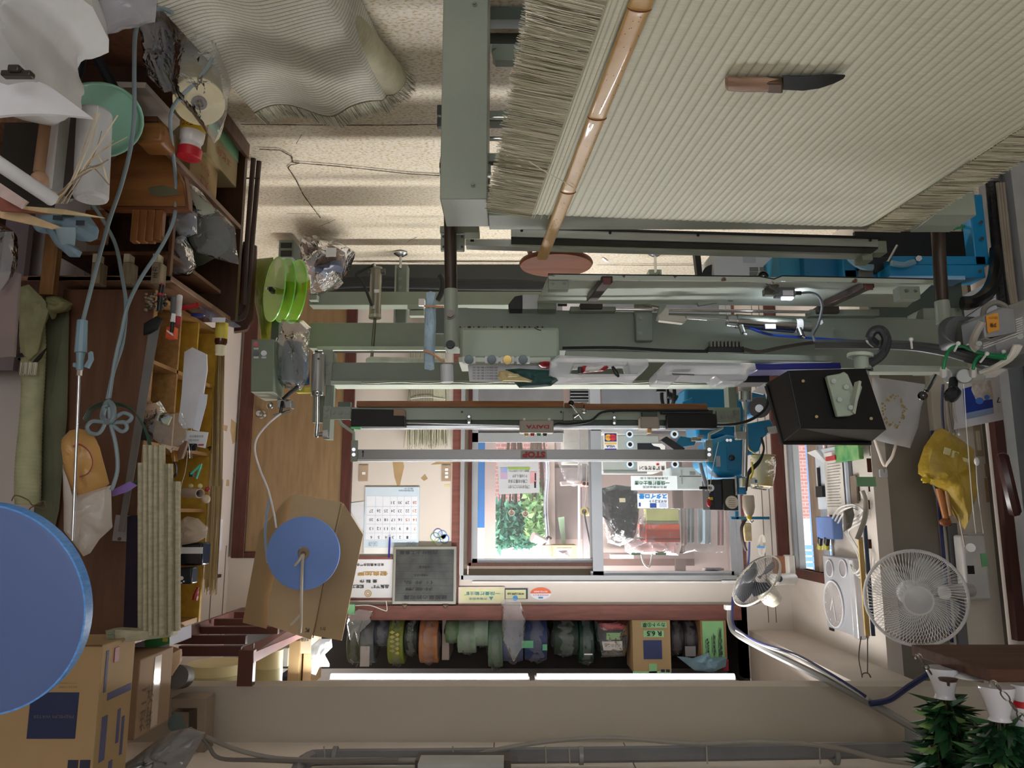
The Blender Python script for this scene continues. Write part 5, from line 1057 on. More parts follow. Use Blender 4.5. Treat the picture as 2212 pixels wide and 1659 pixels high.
t = T('green_cloth', 'dull dark green cloth hanging behind the pale green mat roll', 'cloth')
P(t, 'cloth', MB().pillow([(95, 640), (120, 640), (150, 655), (148, 760), (145, 900), (128, 1100), (110, 1180), (70, 1170), (84, 1000), (88, 800)], 2.69, .02, amp=.3), M('5d5f48', rough=.8, var=.12)); P(t, 'crumpled_end', MB().pillow([(100, 640), (128, 640), (156, 655), (140, 670), (118, 678), (112, 690), (102, 668)], 2.6, .03, amp=.5, fr=30), M('77754f', rough=.8, var=.2, sc=20))
one('cardboard_strip', 'light grey brown stiff sheet at the left edge by the mat roll', 'sheet', MB().pp([(0, 590), (25, 585), (42, 590), (30, 770), (0, 772)], 2.3, .01), M('8a7a76', rough=.7))
one('plastic_wrap', 'torn clear plastic clinging to the left edge sheet', 'plastic', MB().pillow([(0, 480), (30, 500), (28, 560), (20, 600), (0, 630)], 2.25, .03, amp=.6), FILM)
# hoses, air gun
HOSE = M('7c8c91', rough=.45, var=.04)
t = T('air_gun', 'grey blue air blow gun hanging nozzle up on its long chrome tube', 'air gun')
P(t, 'handle', MB().cyl(W(178, 692, 2.35), W(174, 762, 2.35), .0155, .018, n=10).cyl(W(174, 762, 2.35), W(172, 800, 2.35), .013, .010), M('7b97a3', rough=.4), bev=.001)
P(t, 'trigger', MB().prism([W(196, 758, 2.35), W(198, 775, 2.35), W(188, 795, 2.35), W(180, 792, 2.35), (W(190, 776, 2.35)), W(190, 762, 2.35)], (0, .015, 0)), M('7b97a3', rough=.4), bev=.001); P(t, 'hook', MB().pb(156, 783, 170, 793, 2.35, .012), M('7b97a3', rough=.4), bev=.003)
P(t, 'ferrule', MB().cyl(W(172, 798, 2.35), W(171, 812, 2.35), .0085, n=6), CHROME); P(t, 'nozzle_tube', MB().cyl(W(171, 812, 2.35), W(157, 1168, 2.35), .0048), CHROME)
one('grey_hose', 'grey blue air hose dropping to the handle of the air gun', 'hose', MB().tube([W(372, 28, 2.0), W(345, 18, 2.0), (W(312, 30, 2.0)), W(293, 70, 2.05), W(290, 150, 2.1), W(290, 240, 2.15), W(282, 320, 2.2), W(262, 400, 2.25), W(235, 480, 2.3), W(205, 590, 2.33), W(180, 690, 2.35)], .0065), HOSE)
one('grey_hose', 'grey blue hose leaving the wrapped cream spool and joining the hose knot', 'hose', MB().tube([W(458, 128, 2.3), W(430, 170, 2.25), W(385, 215, 2.25), W(368, 255, 2.3), W(374, 330, 2.4), W(380, 400, 2.5), W(376, 470, 2.5), W(350, 530, 2.5), W(305, 600, 2.48), W(276, 660, 2.45), W(262, 720, 2.45), W(248, 780, 2.45), W(236, 860, 2.45)], .0062), HOSE)
one('grey_hose', 'grey blue hose rising behind the propeller and joining the hose knot', 'hose', MB().tube([W(198, 440, 2.4), W(222, 475, 2.45), W(250, 530, 2.5), W(264, 600, 2.5), (W(272, 660, 2.48)), W(265, 740, 2.47), W(246, 800, 2.46), W(232, 862, 2.45)], .0062), HOSE)
hk = T('hose_knot', 'knotted loops of grey hose hanging against the brown panel', 'hose')
P(hk, 'knot', MB().tube([W(226, 880, 2.42), (W(222, 900, 2.44)), W(230, 912, 2.42), W(243, 905, 2.4), W(244, 880, 2.42), W(234, 868, 2.44)], .009, closed=True), HOSE)
for px in (((232, 905), (215, 935), (195, 935), (188, 922), (200, 910), (225, 912)), ((240, 915), (262, 932), (274, 925), (268, 912), (245, 914)), ((245, 905), (266, 892), (284, 900), (275, 912), (250, 912)), ((236, 880), (238, 910), (250, 960), (254, 1010), (246, 1045), (240, 1058))):
    P(hk, 'loop', MB().tube([W(u, v, 2.42) for u, v in px], .0062), HOSE)
t = T('wire_coil', 'dark green wire coil behind the hose knot with a purple ribbon', 'wire')
mb = MB()
for k in range(5): mb.tube([W(u + k * 2, v + k * 2, 2.55 + .01 * k) for u, v in ((178, 905), (200, 875), (245, 868), (285, 885), (312, 930), (322, 980), (315, 1020), (280, 1045), (245, 1055))], .0016, n=5)
P(t, 'wire', mb, M('1f4a3a', rough=.4)); P(t, 'ribbon', MB().prism([W(240, 1060, 2.5), W(280, 1040, 2.5), W(295, 1048, 2.5), W(275, 1062, 2.5), W(242, 1072, 2.5)], (0, .006, 0)), M('8468b0', rough=.5))
t = T('orange_plastic_bag', 'translucent orange and white plastic bag hanging by the chrome tube', 'bag')
P(t, 'orange_part', MB().pillow([(136, 945), (150, 930), (172, 926), (198, 932), (215, 965), (236, 1045), (215, 1062), (180, 1080), (150, 1060), (137, 1000)], 2.45, .035, amp=.35, fr=16), M('c89a5c', rough=.35, alpha=.92, bump=.5, bsc=25))
P(t, 'clear_part', MB().pillow([(138, 990), (160, 1070), (200, 1060), (240, 1048), (242, 1140), (215, 1165), (195, 1195), (180, 1202), (160, 1175), (140, 1150)], 2.44, .035, amp=.5), M('cfc6bc', rough=.3, alpha=.75, bump=.7, bsc=30)); P(t, 'red_print', MB().tube([W(u, v, 2.405) for u, v in ((158, 965), (172, 960), (192, 975), (200, 1000), (190, 1022), (172, 1030))], .004, flat=.3), M('a8524a'))
t = T('steel_ruler', 'long grey steel ruler leaning across the brown panel', 'ruler'); P(t, 'blade', MB().prism([W(325, 690, 2.60), W(345, 705, 2.60), W(268, 1150, 2.66), (W(255, 1148, 2.66))], (0, .002, 0)), M('7c7a78', rough=.35, metal=.5)); 
t = T('plastic_pouch', 'small grey zip pouch taped low on the brown panel', 'pouch'); P(t, 'pouch', MB().pp([(250, 1112), (284, 1114), (281, 1140), (277, 1170), (242, 1168)], 2.7, .004), M('a7a3a4', rough=.3, alpha=.8)); P(t, 'coin', MB().cyl(W(258, 1164, 2.699), W(258, 1164, 2.696), .006), M('5a3d2b'))
one('dark_cloth', 'very dark purple cloth hanging between the brown panel and the woven strips', 'cloth', MB().pp([(274, 1115), (300, 1112), (300, 1362), (265, 1362)], 2.66, .03), M('1c1526', rough=.9), bev=.004)
# woven strips
t = T('woven_strip_bundle', 'bundle of pale ribbed woven strips hanging from a high rail at left', 'woven strips')
def ws(u0, u1, v0, v1, Y, n):
    def f(i, j): return W(u0 + (u1 - u0) * i, v0 + (v1 - v0) * j, Y) + Vector((0, -.012 * math.sqrt(abs(sin(pi * n * i))), 0))
    return MB().grid(f, n * 8, 24, thick=(0, .008, 0))
SM = M('b5ae93', rough=.65, h2='a29b80', sc=30, stretch=(1, 1, 3), bump=.2, bsc=90)
for a_ in ((309, 355, 962, 1372, 2.42, 4), (298, 311, 1000, 1362, 2.44, 1), (354, 372, 1002, 1372, 2.44, 2), (370, 388, 1040, 1362, 2.46, 2)): P(t, 'strip', ws(*a_), SM)
P(t, 'cross_strip', MB().prism([W(228, 1362, 2.35), W(246, 1360, 2.35), W(370, 1366, 2.45), W(368, 1376, 2.45), W(250, 1390, 2.35), W(232, 1386, 2.35)], (0, .05, 0)), SM)
for k in range(5): P(t, 'strip_edge', MB().pb(229 + k, 1362 + k * 5, 247, 1365 + k * 5, 2.345, .004), M('7f8a78'))
# hanging rush string bundle
t = T('straw_string_bundle', 'long hank of straw coloured strings hanging at the end of the yellow cabinet', 'string bundle')
mb = MB(); rr = random.Random(9)
for k in range(90):
    u = 455 + 27 * rr.random(); mb.m = rr.randrange(3); w_ = rr.uniform(-2, 2)
    mb.tube([W(u + 4, 708, 3.36), W(u + w_, 850, 3.34 + rr.uniform(-.02, .02)), W(u - 4 + w_, 1050, 3.34), W(u - 14, 1240 + rr.uniform(0, 48), 3.34)], .0014, n=4, sub=4)
P(t, 'strings', mb, [M('b39a68', rough=.7), M('93794a', rough=.7), M('cdb98a', rough=.7)], kind='stuff')
P(t, 'hook', MB().tube([W(448, 968, 3.3), W(455, 965, 3.3), W(452, 973, 3.3)], .003), BLACK)
# small things in the pigeonholes (front plane X = XU)
def xbox(mb, u0, v0, u1, v1, dx, x=XU - .02):
    a = Wx(u0, (v0 + v1) / 2, x); b = Wx(u1, (v0 + v1) / 2, x); z0 = Wx((u0 + u1) / 2, v0, x).z; z1 = Wx((u0 + u1) / 2, v1, x).z
    return mb.box(x, x + dx, a.y, b.y, z0, z1)
Ysm = 2.95
def small(name, label, cat, px, h, Y=Ysm, th=.01, **k):
    return one(name, label, cat, MB().pp(px, Y, th), M(h, **k), bev=.001)
small('receipt_strip', 'long curled white receipt hanging from the yellow cabinet front', 'receipt', [(398, 760), (415, 750), (446, 765), (447, 800), (436, 870), (420, 925), (395, 925), (385, 910), (392, 850)], 'dcdce0', rough=.8)
small('paper_note', 'narrow blank white note hanging beside the receipt', 'paper', [(431, 850), (448, 852), (446, 872), (430, 932), (416, 928)], 'dfe4ee', Y=2.93, th=.003)
t = T('printed_card', 'white printed card clipped under the receipts', 'card'); P(t, 'card', MB().pp([(402, 929), (450, 934), (443, 968), (400, 960)], 2.9, .003), PAPER); P(t, 'red_print', MB().pb(428, 959, 440, 963, 2.898, .001), M('b5483f')); P(t, 'print', ptext(ptext(MB(), '御見積書在中', 410, 940, 440, 945, 2.898), '株式会社 畳店', 408, 949, 430, 953, 2.898), M('7b7f88'))
t = T('binder_clip', 'black binder clip holding the printed card', 'clip'); P(t, 'body', MB().pb(399, 958, 424, 973, 2.88, .012), BLACK, bev=.003); P(t, 'wire', MB().tube([W(402, 973, 2.88), W(410, 990, 2.88), W(408, 960, 2.875)], .0012, n=5).tube([W(415, 990, 2.88), W(413, 965, 2.875), W(420, 960, 2.875)], .0012, n=5), STEEL)
t = T('cloth_peg', 'turquoise plastic clothes peg on the yellow shelf', 'clothes peg'); P(t, 'jaw', MB().tube([W(412, 1024, 2.9), W(425, 1012, 2.9), W(435, 1003, 2.9), W(430, 1018, 2.9), W(424, 1034, 2.9)], .004, sub=2), M('3fc0a6', rough=.35)); P(t, 'grip', MB().pb(408, 1020, 416, 1030, 2.93, .02), M('37332c'))
t = T('clear_bag_small', 'clear plastic bag with a printed sachet bulging from the cabinet', 'bag'); P(t, 'bag', MB().pillow([(300, 868), (345, 866), (360, 890), (395, 892), (404, 925), (398, 955), (370, 978), (345, 960), (320, 930), (303, 900)], 2.72, .05, amp=.5), FILM); P(t, 'sachet', MB().pp([(344, 890), (370, 900), (362, 918), (338, 908)], 2.7, .01), M('c9c88a', h2='6f8fb5', sc=20)); P(t, 'dark_brush', MB().pb(300, 905, 322, 950, 2.7, .04), BLACK, bev=.004); P(t, 'tan_pack', MB().pillow([(300, 872), (340, 870), (345, 895), (305, 898)], 2.74, .03), M('b08a6c', rough=.5))
t = T('cardboard_tube', 'short white cardboard tube sticking out of the yellow shelf', 'tube'); c = W(432, 1066, 2.85); P(t, 'tube', MB().ring(c, W(398, 1064, 2.95), .0175, .014), M('cbbdb0')); 
for k, (u, v, h, nm) in enumerate(((432, 1050, 'd6cf92', 'pale yellow wooden ball on the cabinet shelf'), (448, 1057, '9b2a2e', 'dark red rounded knob poking from the cabinet'), (445, 1078, 'cdb9a0', 'beige ball hanging under the white tube'), (412, 1050, 'bfb77a', 'olive ball behind the white tube'))):
    one('wooden_ball', nm, 'ball', MB().ball(W(u, v, 2.84 + .01 * k), (.009, .010, .016, .009)[k]), M(h, rough=.35))
t = T('film_wad', 'wad of crumpled clear film stuffed in the lower pigeonhole', 'plastic'); P(t, 'wad', MB().pillow([(385, 1128), (405, 1115), (428, 1120), (447, 1140), (445, 1160), (425, 1172), (390, 1178)], 2.85, .05, amp=.6), M('c9b9a8', rough=.2, alpha=.7, bump=.8, bsc=30))
t = T('black_case', 'glossy black case with a white paw print and a paper band', 'case'); P(t, 'upper_part', MB().pb(386, 1172, 437, 1222, 2.86, .08), M('17191f', rough=.2), bev=.008); P(t, 'lower_part', MB().pb(386, 1226, 414, 1262, 2.84, .06), M('14202a', rough=.3), bev=.006); P(t, 'paper_band', MB().pb(384, 1182, 437, 1196, 2.855, .003), PAPER); P(t, 'paw_print', MB().cyl(W(392, 1249, 2.838), W(392, 1249, 2.836), .007).cyl(W(387, 1256, 2.838), W(387, 1256, 2.836), .003).cyl(W(392, 1259, 2.838), W(392, 1259, 2.836), .003).cyl(W(397, 1256, 2.838), W(397, 1256, 2.836), .003), WHITE)
t = T('red_thread_snips', 'red handled tool hanging at the end of the straw strings', 'tool'); P(t, 'handle', MB().tube([W(428, 1268, 3.2), W(424, 1282, 3.2), W(421, 1296, 3.2)], [.006, .009, .012, .012]), M('a8202c', rough=.3))
t = T('glass_hook', 'brown glass vial with a dark hook beside the woven strips', 'vial'); P(t, 'vial', MB().cyl(W(376, 975, 2.8), W(378, 998, 2.8), .012), M('a8762c', rough=.1, alpha=.7)); P(t, 'hook', MB().tube([W(378, 998, 2.8), W(382, 1012, 2.8), W(380, 1026, 2.8), W(373, 1030, 2.8)], .005), M('33251d', rough=.2)); P(t, 'wooden_grip', MB().prism([W(383, 975, 2.8), W(396, 950, 2.8), W(404, 955, 2.8), W(392, 990, 2.8), W(384, 992, 2.8)], (0, .02, 0)), M('7a5a45'))
mb = MB().tube([W(406, 975, 2.86), W(400, 1020, 2.86), W(391, 1052, 2.86), W(389, 1100, 2.86), W(392, 1180, 2.86), W(388, 1205, 2.86)], .0012, n=5)
one('twine', 'thin white cord hanging along the pigeonholes', 'cord', mb, WHITE)
# pens and bottles on the counter
t = T('brown_bottle', 'brown glass bottle with yellow label and cream cap', 'bottle'); c = W(477, 740, 3.1); c.z = W(477, 696, 3.1).z
P(t, 'glass', MB().lathe([(.0, 0), (.024, 0), (.025, .008), (.025, .088), (.02, .098), (.016, .10)], c), M('4a2410', rough=.15)); P(t, 'label', MB().lathe([(.0255, .004), (.0256, .005), (.0256, .072), (.0255, .073)], c), M('c9b84a', rough=.5)); P(t, 'cap', MB().lathe([(.021, .10), (.022, .102), (.020, .14), (.0, .142)], c), M('e6e0bf', rough=.4))
t = T('red_pen', 'thick red marker lying across the counter tools', 'marker'); P(t, 'barrel', MB().cyl(W(395, 666, 2.8), W(428, 658, 2.75), .009), M('b5202c', rough=.3)); P(t, 'tip', MB().cyl(W(428, 658, 2.75), W(430, 657, 2.75), .0075), M('7c1018'))
t = T('battery_marker', 'black and red marker standing up by the brown nuts', 'marker'); P(t, 'barrel', MB().cyl(W(344, 672, 2.62), W(347, 640, 2.62), .009), BLACK); P(t, 'red_ring', MB().cyl(W(346, 639, 2.62), W(347, 634, 2.62), .0096), M('a8202c')); P(t, 'cap', MB().cyl(W(347, 634, 2.62), W(350, 616, 2.62), .009), BLACK); P(t, 'cap_tip', MB().cyl(W(350, 617, 2.62), W(351, 613, 2.62), .008), M('a8202c'))
t = T('white_marker', 'black capped white marker pointing up beside the orange pack', 'marker'); P(t, 'barrel', MB().cyl(W(374, 642, 2.7), W(373, 690, 2.7), .0085), M('55595f')); P(t, 'label', MB().cyl(W(374, 678, 2.7), W(373, 696, 2.7), .0088), WHITE); P(t, 'cap', MB().cyl(W(373, 696, 2.7), W(371, 718, 2.7), .007), BLACK)
t = T('orange_pack', 'orange and red paper pack on the counter edge', 'pack'); P(t, 'pack', MB().pb(358, 706, 377, 730, 2.7, .03), M('d0512a', rough=.5), bev=.001); P(t, 'stripe', MB().pp([(360, 712), (374, 722), (374, 726), (360, 716)], 2.698, .001), PAPER)
t = T('glue_stick', 'white and red glue stick on the counter', 'glue stick'); P(t, 'barrel', MB().cyl(W(388, 640, 2.78), W(384, 690, 2.74), .011), WHITE); P(t, 'base', MB().cyl(W(384, 684, 2.74), W(383, 702, 2.74), .0115), M('a8202c'))
one('cushion_magnet', 'flat blue and orange oval wrist pad on the yellow shelf', 'pad', MB().ball(W(428, 681, 2.8), .028, .02, .008), M('1b2a6d', rough=.4, h2='d08a3a', thr=(.6, .62), sc=2))
t = T('picture_book', 'picture postcard folder leaning on the counter end', 'folder'); P(t, 'cover', MB().prism([W(432, 662, 3.0), W(455, 660, 3.1), W(520, 705, 3.35), W(505, 706, 3.3), W(455, 692, 3.1)], (0, 0, .004)), M('8f9cb0', h2='6d5a70', sc=14)); P(t, 'slip', MB().pb(458, 686, 486, 696, 3.02, .004), PAPER)
t = T('blue_paper', 'pale blue card lying at the back of the counter', 'card'); P(t, 'card', MB().prism([W(410, 650, 3.0), W(430, 645, 3.0), W(458, 662, 3.15), W(440, 664, 3.1)], (0, 0, .003)), M('a9bcd8'))
mb = MB(); rr = random.Random(4); t = T('seashell_pile', 'heap of small pale and black striped nuts in the counter corner', 'nuts')
for k in range(70): mb.m = rr.randrange(2); mb.ball(W(314 + 45 * rr.random(), 632 + 42 * rr.random(), 2.66 + .04 * rr.random()), .007, .006, .005, n=8, m=5)
P(t, 'nuts', mb, [M('9c8a70', rough=.5), M('4b3f33', rough=.5)], kind='stuff')
one('black_pouch', 'small black cloth pouch below the nuts', 'pouch', MB().pillow([(311, 700), (340, 682), (352, 690), (340, 712), (322, 722), (310, 725)], 2.6, .02, amp=.3), M('101012', rough=.8))
# things inside the low cabinet
t = T('glue_bottle', 'white plastic glue bottle with yellow label and red cap lying in the cabinet', 'bottle')
a_, b_ = W(424, 240, 2.45), W(407, 344, 2.45); d_ = (b_ - a_); n_ = d_.normalized(); ln_ = d_.length
P(t, 'bottle', MB().lathe([(.0, 0), (.036, .0), (.04, .01), (.041, ln_ * .5), (.039, ln_ * .62), (.033, ln_ * .68), (.036, ln_ * .78)], a_, n_), M('dcd6d4', rough=.4)); P(t, 'red_cap', MB().lathe([(.038, ln_ * .78), (.041, ln_ * .8), (.040, ln_ * .97), (.034, ln_ * .99), (.02, ln_ * .985), (.0, ln_ * .985)], a_, n_), M('b3202c', rough=.3))
P(t, 'yellow_label', MB().lathe([(.0412, ln_ * .22), (.0416, ln_ * .225), (.0416, ln_ * .45), (.0412, ln_ * .455)], a_, n_), M('d9b52c', rough=.5)); P(t, 'pink_label', MB().lathe([(.0408, ln_ * .03), (.0416, ln_ * .05), (.0416, ln_ * .2), (.041, ln_ * .21)], a_, n_), M('c98a95', rough=.5)); P(t, 'lettering', text(text(MB(), '木工用', a_.lerp(b_, .30) + Vector((0, -.043, 0)), .017, .045, bold=.03, lift=.003), 'ボンド', a_.lerp(b_, .40) + Vector((0, -.043, 0)), .014, .04, bold=.03, lift=.003), M('a8202c', var=0))
def xcarton(name, label, px0, x, dx, dy, h, extra=None):
    t = T(name, label, 'box'); (u0, v0, u1, v1) = px0; a = Wx(u0, (v0 + v1) / 2, x); b = Wx(u1, (v0 + v1) / 2, x); z0 = Wx((u0 + u1) / 2, v0, x).z; z1 = Wx((u0 + u1) / 2, v1, x).z
    P(t, 'body', MB().box(x, x + dx, min(a.y, b.y), max(a.y, b.y), z0, z1), M(h, rough=.8, var=.04), bev=.002); return t, a, b, z0, z1
t, a, b, z0, z1 = xcarton('small_carton', 'carton with green tape and red lettering in the low cabinet', (447, 262, 516, 372), XC + .03, .3, 0, 'b8a67e')
P(t, 'green_tape', MB().box(XC + .028, XC + .03, a.y, b.y, z0 + (z1 - z0) * .15, z0 + (z1 - z0) * .45), M('8fc79a')); P(t, 'lettering', text(MB(), 'エビ印', (XC + .026, (a.y + b.y) / 2, z0 + (z1 - z0) * .7), .035, .16, right=(0, -1, 0)), M('b5302c', var=0))
t, a, b, z0, z1 = xcarton('small_carton', 'brown carton with red brush lettering in front in the low cabinet', (408, 330, 470, 440), XC + .05, .3, 0, 'a58a5e')
P(t, 'lettering', text(text(MB(), '大正', (XC + .048, (a.y + b.y) / 2, z0 + (z1 - z0) * .6), .05, .09, right=(0, -1, 0)), 'カット', (XC + .048, (a.y + b.y) / 2, z0 + (z1 - z0) * .3), .03, .10, right=(0, -1, 0)), M('a8302c', var=0))
t = T('cream_spool_bag', 'big cream spool packed in clear plastic at the cabinet front', 'spool')
a_, b_ = W(420, 105, 2.5), W(430, 218, 2.3)
P(t, 'spool', MB().cyl(a_, b_, .075, .078, n=36), M('9c8f68', rough=.6, h2='8a7c56', sc=30, stretch=(1, 1, 8))); n_ = (b_ - a_).normalized(); P(t, 'flange', MB().ring(b_, b_ + n_ * .012, .08, .018, n=40), M('d8caa0', rough=.5)); P(t, 'core', MB().ring(b_ + n_ * .008, b_ + n_ * .016, .024, .014), M('6b6268')); P(t, 'plastic', MB().pillow([(378, 60), (455, 62), (498, 175), (488, 250), (462, 310), (415, 245), (370, 200)], 2.25, .06, amp=.5, seed=8), FILM)
t = T('green_spool_bag', 'grey green spool packed in cloudy plastic left of the cream spool', 'bag'); P(t, 'contents', MB().pillow([(335, 90), (372, 85), (378, 170), (370, 195), (345, 180)], 2.35, .06), M('52604e', rough=.5, h2='3c4a70', sc=10)); P(t, 'plastic', MB().pillow([(312, 60), (330, 25), (372, 20), (385, 80), (378, 195), (355, 200), (320, 165), (310, 110)], 2.3, .06, amp=.6, seed=2), film('cfcfd2', .35))
t = T('dark_roll_bag', 'dark green roll under stretched clear film on the cabinet shelf', 'roll'); c = W(452, 508, 2.9); P(t, 'roll', MB().cyl(c, c + Vector((.12, .12, 0)), .088, n=40), M('2b3020', rough=.5)); P(t, 'hole', MB().cyl(c - Vector((.002, .002, 0)), c, .018), BLACK); P(t, 'film_wrap', MB().pillow([(420, 462), (470, 452), (508, 490), (512, 545), (518, 572), (470, 560), (425, 545), (408, 505)], 2.86, .03, amp=.4, seed=6), FILM)
for k, (px, h, nm) in enumerate((([(376, 470), (395, 462), (425, 462), (425, 505), (395, 515), (378, 505)], '8f95a5', 'bluish wrapped roll on the cabinet shelf'), ([(372, 515), (400, 508), (416, 540), (420, 570), (400, 588), (372, 590)], '5c5050', 'brownish roll in clear film at the bottom of the shelf opening'), ([(398, 385), (420, 390), (440, 425), (470, 460), (435, 468), (405, 450)], 'b2b6a0', 'pale green wrapped roll at the cabinet shelf edge'))):
    t = T('film_wrapped_roll', nm, 'roll'); P(t, 'roll', MB().pillow(px, 2.85, .05, amp=.1), M(h, rough=.5)); P(t, 'film_wrap', MB().pillow([((u - px[0][0]) * 1.08 + px[0][0] - 3, (v - 500) * 1.04 + 500) for u, v in px], 2.82, .06, amp=.5, seed=k), FILM)
# folding table leaning by the cabinet end
t = T('folding_table', 'dark red folding table standing on edge with brown pipe legs', 'folding table')
P(t, 'top', MB().prism([W(525, 520, 3.42), W(533, 522, 3.42), W(556, 530, 3.5), W(556, 545, 3.5), W(548, 690, 3.5), W(535, 712, 3.48), W(505, 716, 3.42), W(512, 600, 3.42)], (.02, .05, 0)), M('3f1a16', rough=.25, coat=.3), bev=.006)
P(t, 'leg_tube', MB().tube([W(562, 320, 3.45), W(545, 520, 3.45), W(536, 640, 3.43), W(528, 680, 3.41), W(512, 690, 3.4)], .0125), M('3c2823', rough=.4)); P(t, 'leg_tube', MB().tube([W(548, 335, 3.42), W(534, 520, 3.42), W(527, 660, 3.41)], .0125), M('3c2823', rough=.4)); P(t, 'cross_wire', MB().cyl(W(524, 385, 3.42), W(560, 385, 3.44), .0035), BLACK)
# wooden things on the near cabinet
t = T('half_round_board', 'brown half round wooden board lying over the cabinet corner', 'board')
P(t, 'board', MB().pp([(215, 446), (225, 400), (245, 345), (262, 318), (285, 306), (320, 312), (350, 328), (378, 358), (395, 395), (400, 430), (400, 446)], 2.5, .03), wood('93602f', '7a4a22', 'x', sc=3, rough=.4), bev=.003); P(t, 'edge', MB().pp([(398, 380), (404, 410), (408, 452), (230, 452), (230, 447), (402, 447)], 2.49, .035), M('6a3a1c', rough=.5)); P(t, 'stain', MB().pillow([(320, 405), (350, 400), (380, 408), (388, 420), (350, 425), (325, 420)], 2.498, .0015), M('5f5a42', rough=.7))
t = T('stick_bundle', 'bundle of four square brown sticks standing under the half round board', 'sticks')
for k in range(4): P(t, 'stick', MB().pb(282 + k * 17, 452, 298 + k * 17, 521 - (k == 3) * 3, 2.45 + .01 * k, .03), wood('8a5526', '70421a', 'z', sc=5), bev=.003)
one('wooden_block', 'flat brown wooden block with rounded end above the half round board', 'block', MB().pb(292, 262, 353, 307, 2.3, .1), wood('8a5a2b', '754a20', 'x'), bev=.012)
one('wooden_block', 'small brown wooden block behind the rounded one', 'block', MB().pb(295, 250, 340, 263, 2.36, .1), wood('5c3717', '4a2a10', 'x'), bev=.004)
one('wooden_block', 'tall brown block standing behind the propeller', 'block', MB().pb(180, 452, 222, 520, 2.5, .05), wood('80481f', '6b3a16', 'z'), bev=.006)
one('side_plank', 'light brown plank standing at the left end of the cabinet', 'plank', MB().pb(92, 470, 122, 636, 2.58, .03), wood('8a6238', '6d4a26', 'z'), bev=.002)
# propeller
t = T('fan_propeller', 'grey blue plastic fan propeller with embossed emblems', 'propeller'); PB = M('7791a0', rough=.4, var=.08)
def blade(pts, Y): return MB().pillow(pts, Y, .02, amp=.04, fr=3)
P(t, 'dome_blade', MB().pillow([(75, 490), (90, 470), (120, 458), (160, 456), (195, 468), (212, 492), (208, 512), (190, 520), (165, 518), (140, 500), (110, 492)], 2.15, .05, amp=.03, fr=3), PB)
P(t, 'blade', blade([(100, 498), (115, 494), (140, 515), (165, 535), (178, 545), (172, 556), (150, 555), (120, 530)], 2.12), PB); P(t, 'blade', blade([(70, 485), (100, 490), (105, 505), (80, 500)], 2.13), PB)
P(t, 'hub', MB().cyl(W(142, 490, 2.1), W(145, 530, 2.12), .028, .02, n=24), M('8fa5b0', rough=.3)); P(t, 'emblem', MB().pb(114, 465, 134, 474, 2.088, .003).pb(164, 476, 182, 486, 2.088, .003).pb(134, 463, 160, 468, 2.088, .003), M('28323a'))
# bowl
t = T('green_bowl', 'mint green plastic basin tilted on its side', 'basin'); c = W(215, 262, 2.15); ax = Vector((-.55, -.35, .78)).normalized()
P(t, 'bowl', MB().lathe([(.0, -.085), (.07, -.085), (.085, -.078), (.118, .0), (.126, .002), (.126, -.002), (.116, -.006)][::1], c, ax, n=48), M('7fae97', rough=.35, var=.04)); P(t, 'rim', MB().tube([c + (ax.orthogonal().normalized() * cos(q) + ax.cross(ax.orthogonal().normalized()) * sin(q)) * .124 for q in [2 * pi * k / 28 for k in range(28)]], .004, closed=True, sub=1), M('8fbfa8', rough=.3))
# white clutter
t = T('foam_roll', 'roll of thin white foam sheeting standing in the clutter', 'roll')
P(t, 'roll', MB().cyl(W(205, 240, 2.0), W(196, 432, 2.0), .045, n=30), M('c5c6c6', rough=.7, bump=.3, bsc=50), bev=.01)
t = T('foam_roll', 'second dimmer white foam roll behind the basin', 'roll'); P(t, 'roll', MB().cyl(W(135, 250, 2.1), W(130, 430, 2.1), .035, n=30), M('a9aba6', rough=.7, bump=.3, bsc=50), bev=.01)
one('dark_board', 'dark board edge between the two foam rolls', 'board', MB().pb(144, 240, 166, 420, 2.05, .03), M('3f342c', h2='22242c', sc=3))
one('dark_crate', 'dark brown plywood crate behind the hanging hoses', 'crate', MB().pb(128, 45, 312, 190, 2.6, .03), wood('3d2416', '2d190e', 'z', sc=2))
t = T('bent_frame', 'black bent metal frame standing in front of the dark crate', 'frame'); P(t, 'leg', MB().tube([W(160, 200, 2.3), W(175, 125, 2.3), W(205, 118, 2.3), W(245, 190, 2.3), W(285, 255, 2.3)], .018, sub=2), M('1f2329', rough=.4))
t = T('white_sheeting', 'big crumpled white plastic sheeting in the corner', 'plastic sheet')
P(t, 'sheet', MB().pillow([(-60, -60), (190, -60), (200, 15), (142, 60), (118, 100), (120, 150), (110, 215), (60, 240), (-60, 220)], 1.7, .14, amp=.5, seed=1, fr=7), M('c9c9c7', rough=.45, bump=.4, bsc=9)); P(t, 'clear_fold', MB().pillow([(130, 20), (190, -20), (345, -30), (338, 10), (290, 35), (215, 62), (150, 50)], 1.85, .05, amp=.6, seed=3), M('b3b2b8', rough=.2, alpha=.75, bump=.7, bsc=20))
t = T('clipboard', 'clipboard of curled white sheets under a dark metal clip', 'clipboard'); P(t, 'sheets', MB().grid(lambda i, j: W(-40 + i * (150 + 90 * j), 140 + 115 * j + 60 * i * (1 - j) * .8, 1.62 + .05 * i) + Vector((0, -.02 * sin(3 * i), 0)), 14, 10, thick=(0, .01, 0)), M('dcdce0', rough=.8)); P(t, 'clip', MB().pb(0, 150, 65, 162, 1.55, .02).pb(15, 138, 40, 152, 1.54, .03), M('4b4640', rough=.35, metal=.7), bev=.003)
one('white_tube', 'white plastic tube lying diagonally across the clutter', 'tube', MB().cyl(W(-30, 335, 1.6), W(118, 434, 1.75), .017, n=24), M('d3d4d6', rough=.4), bev=.006)
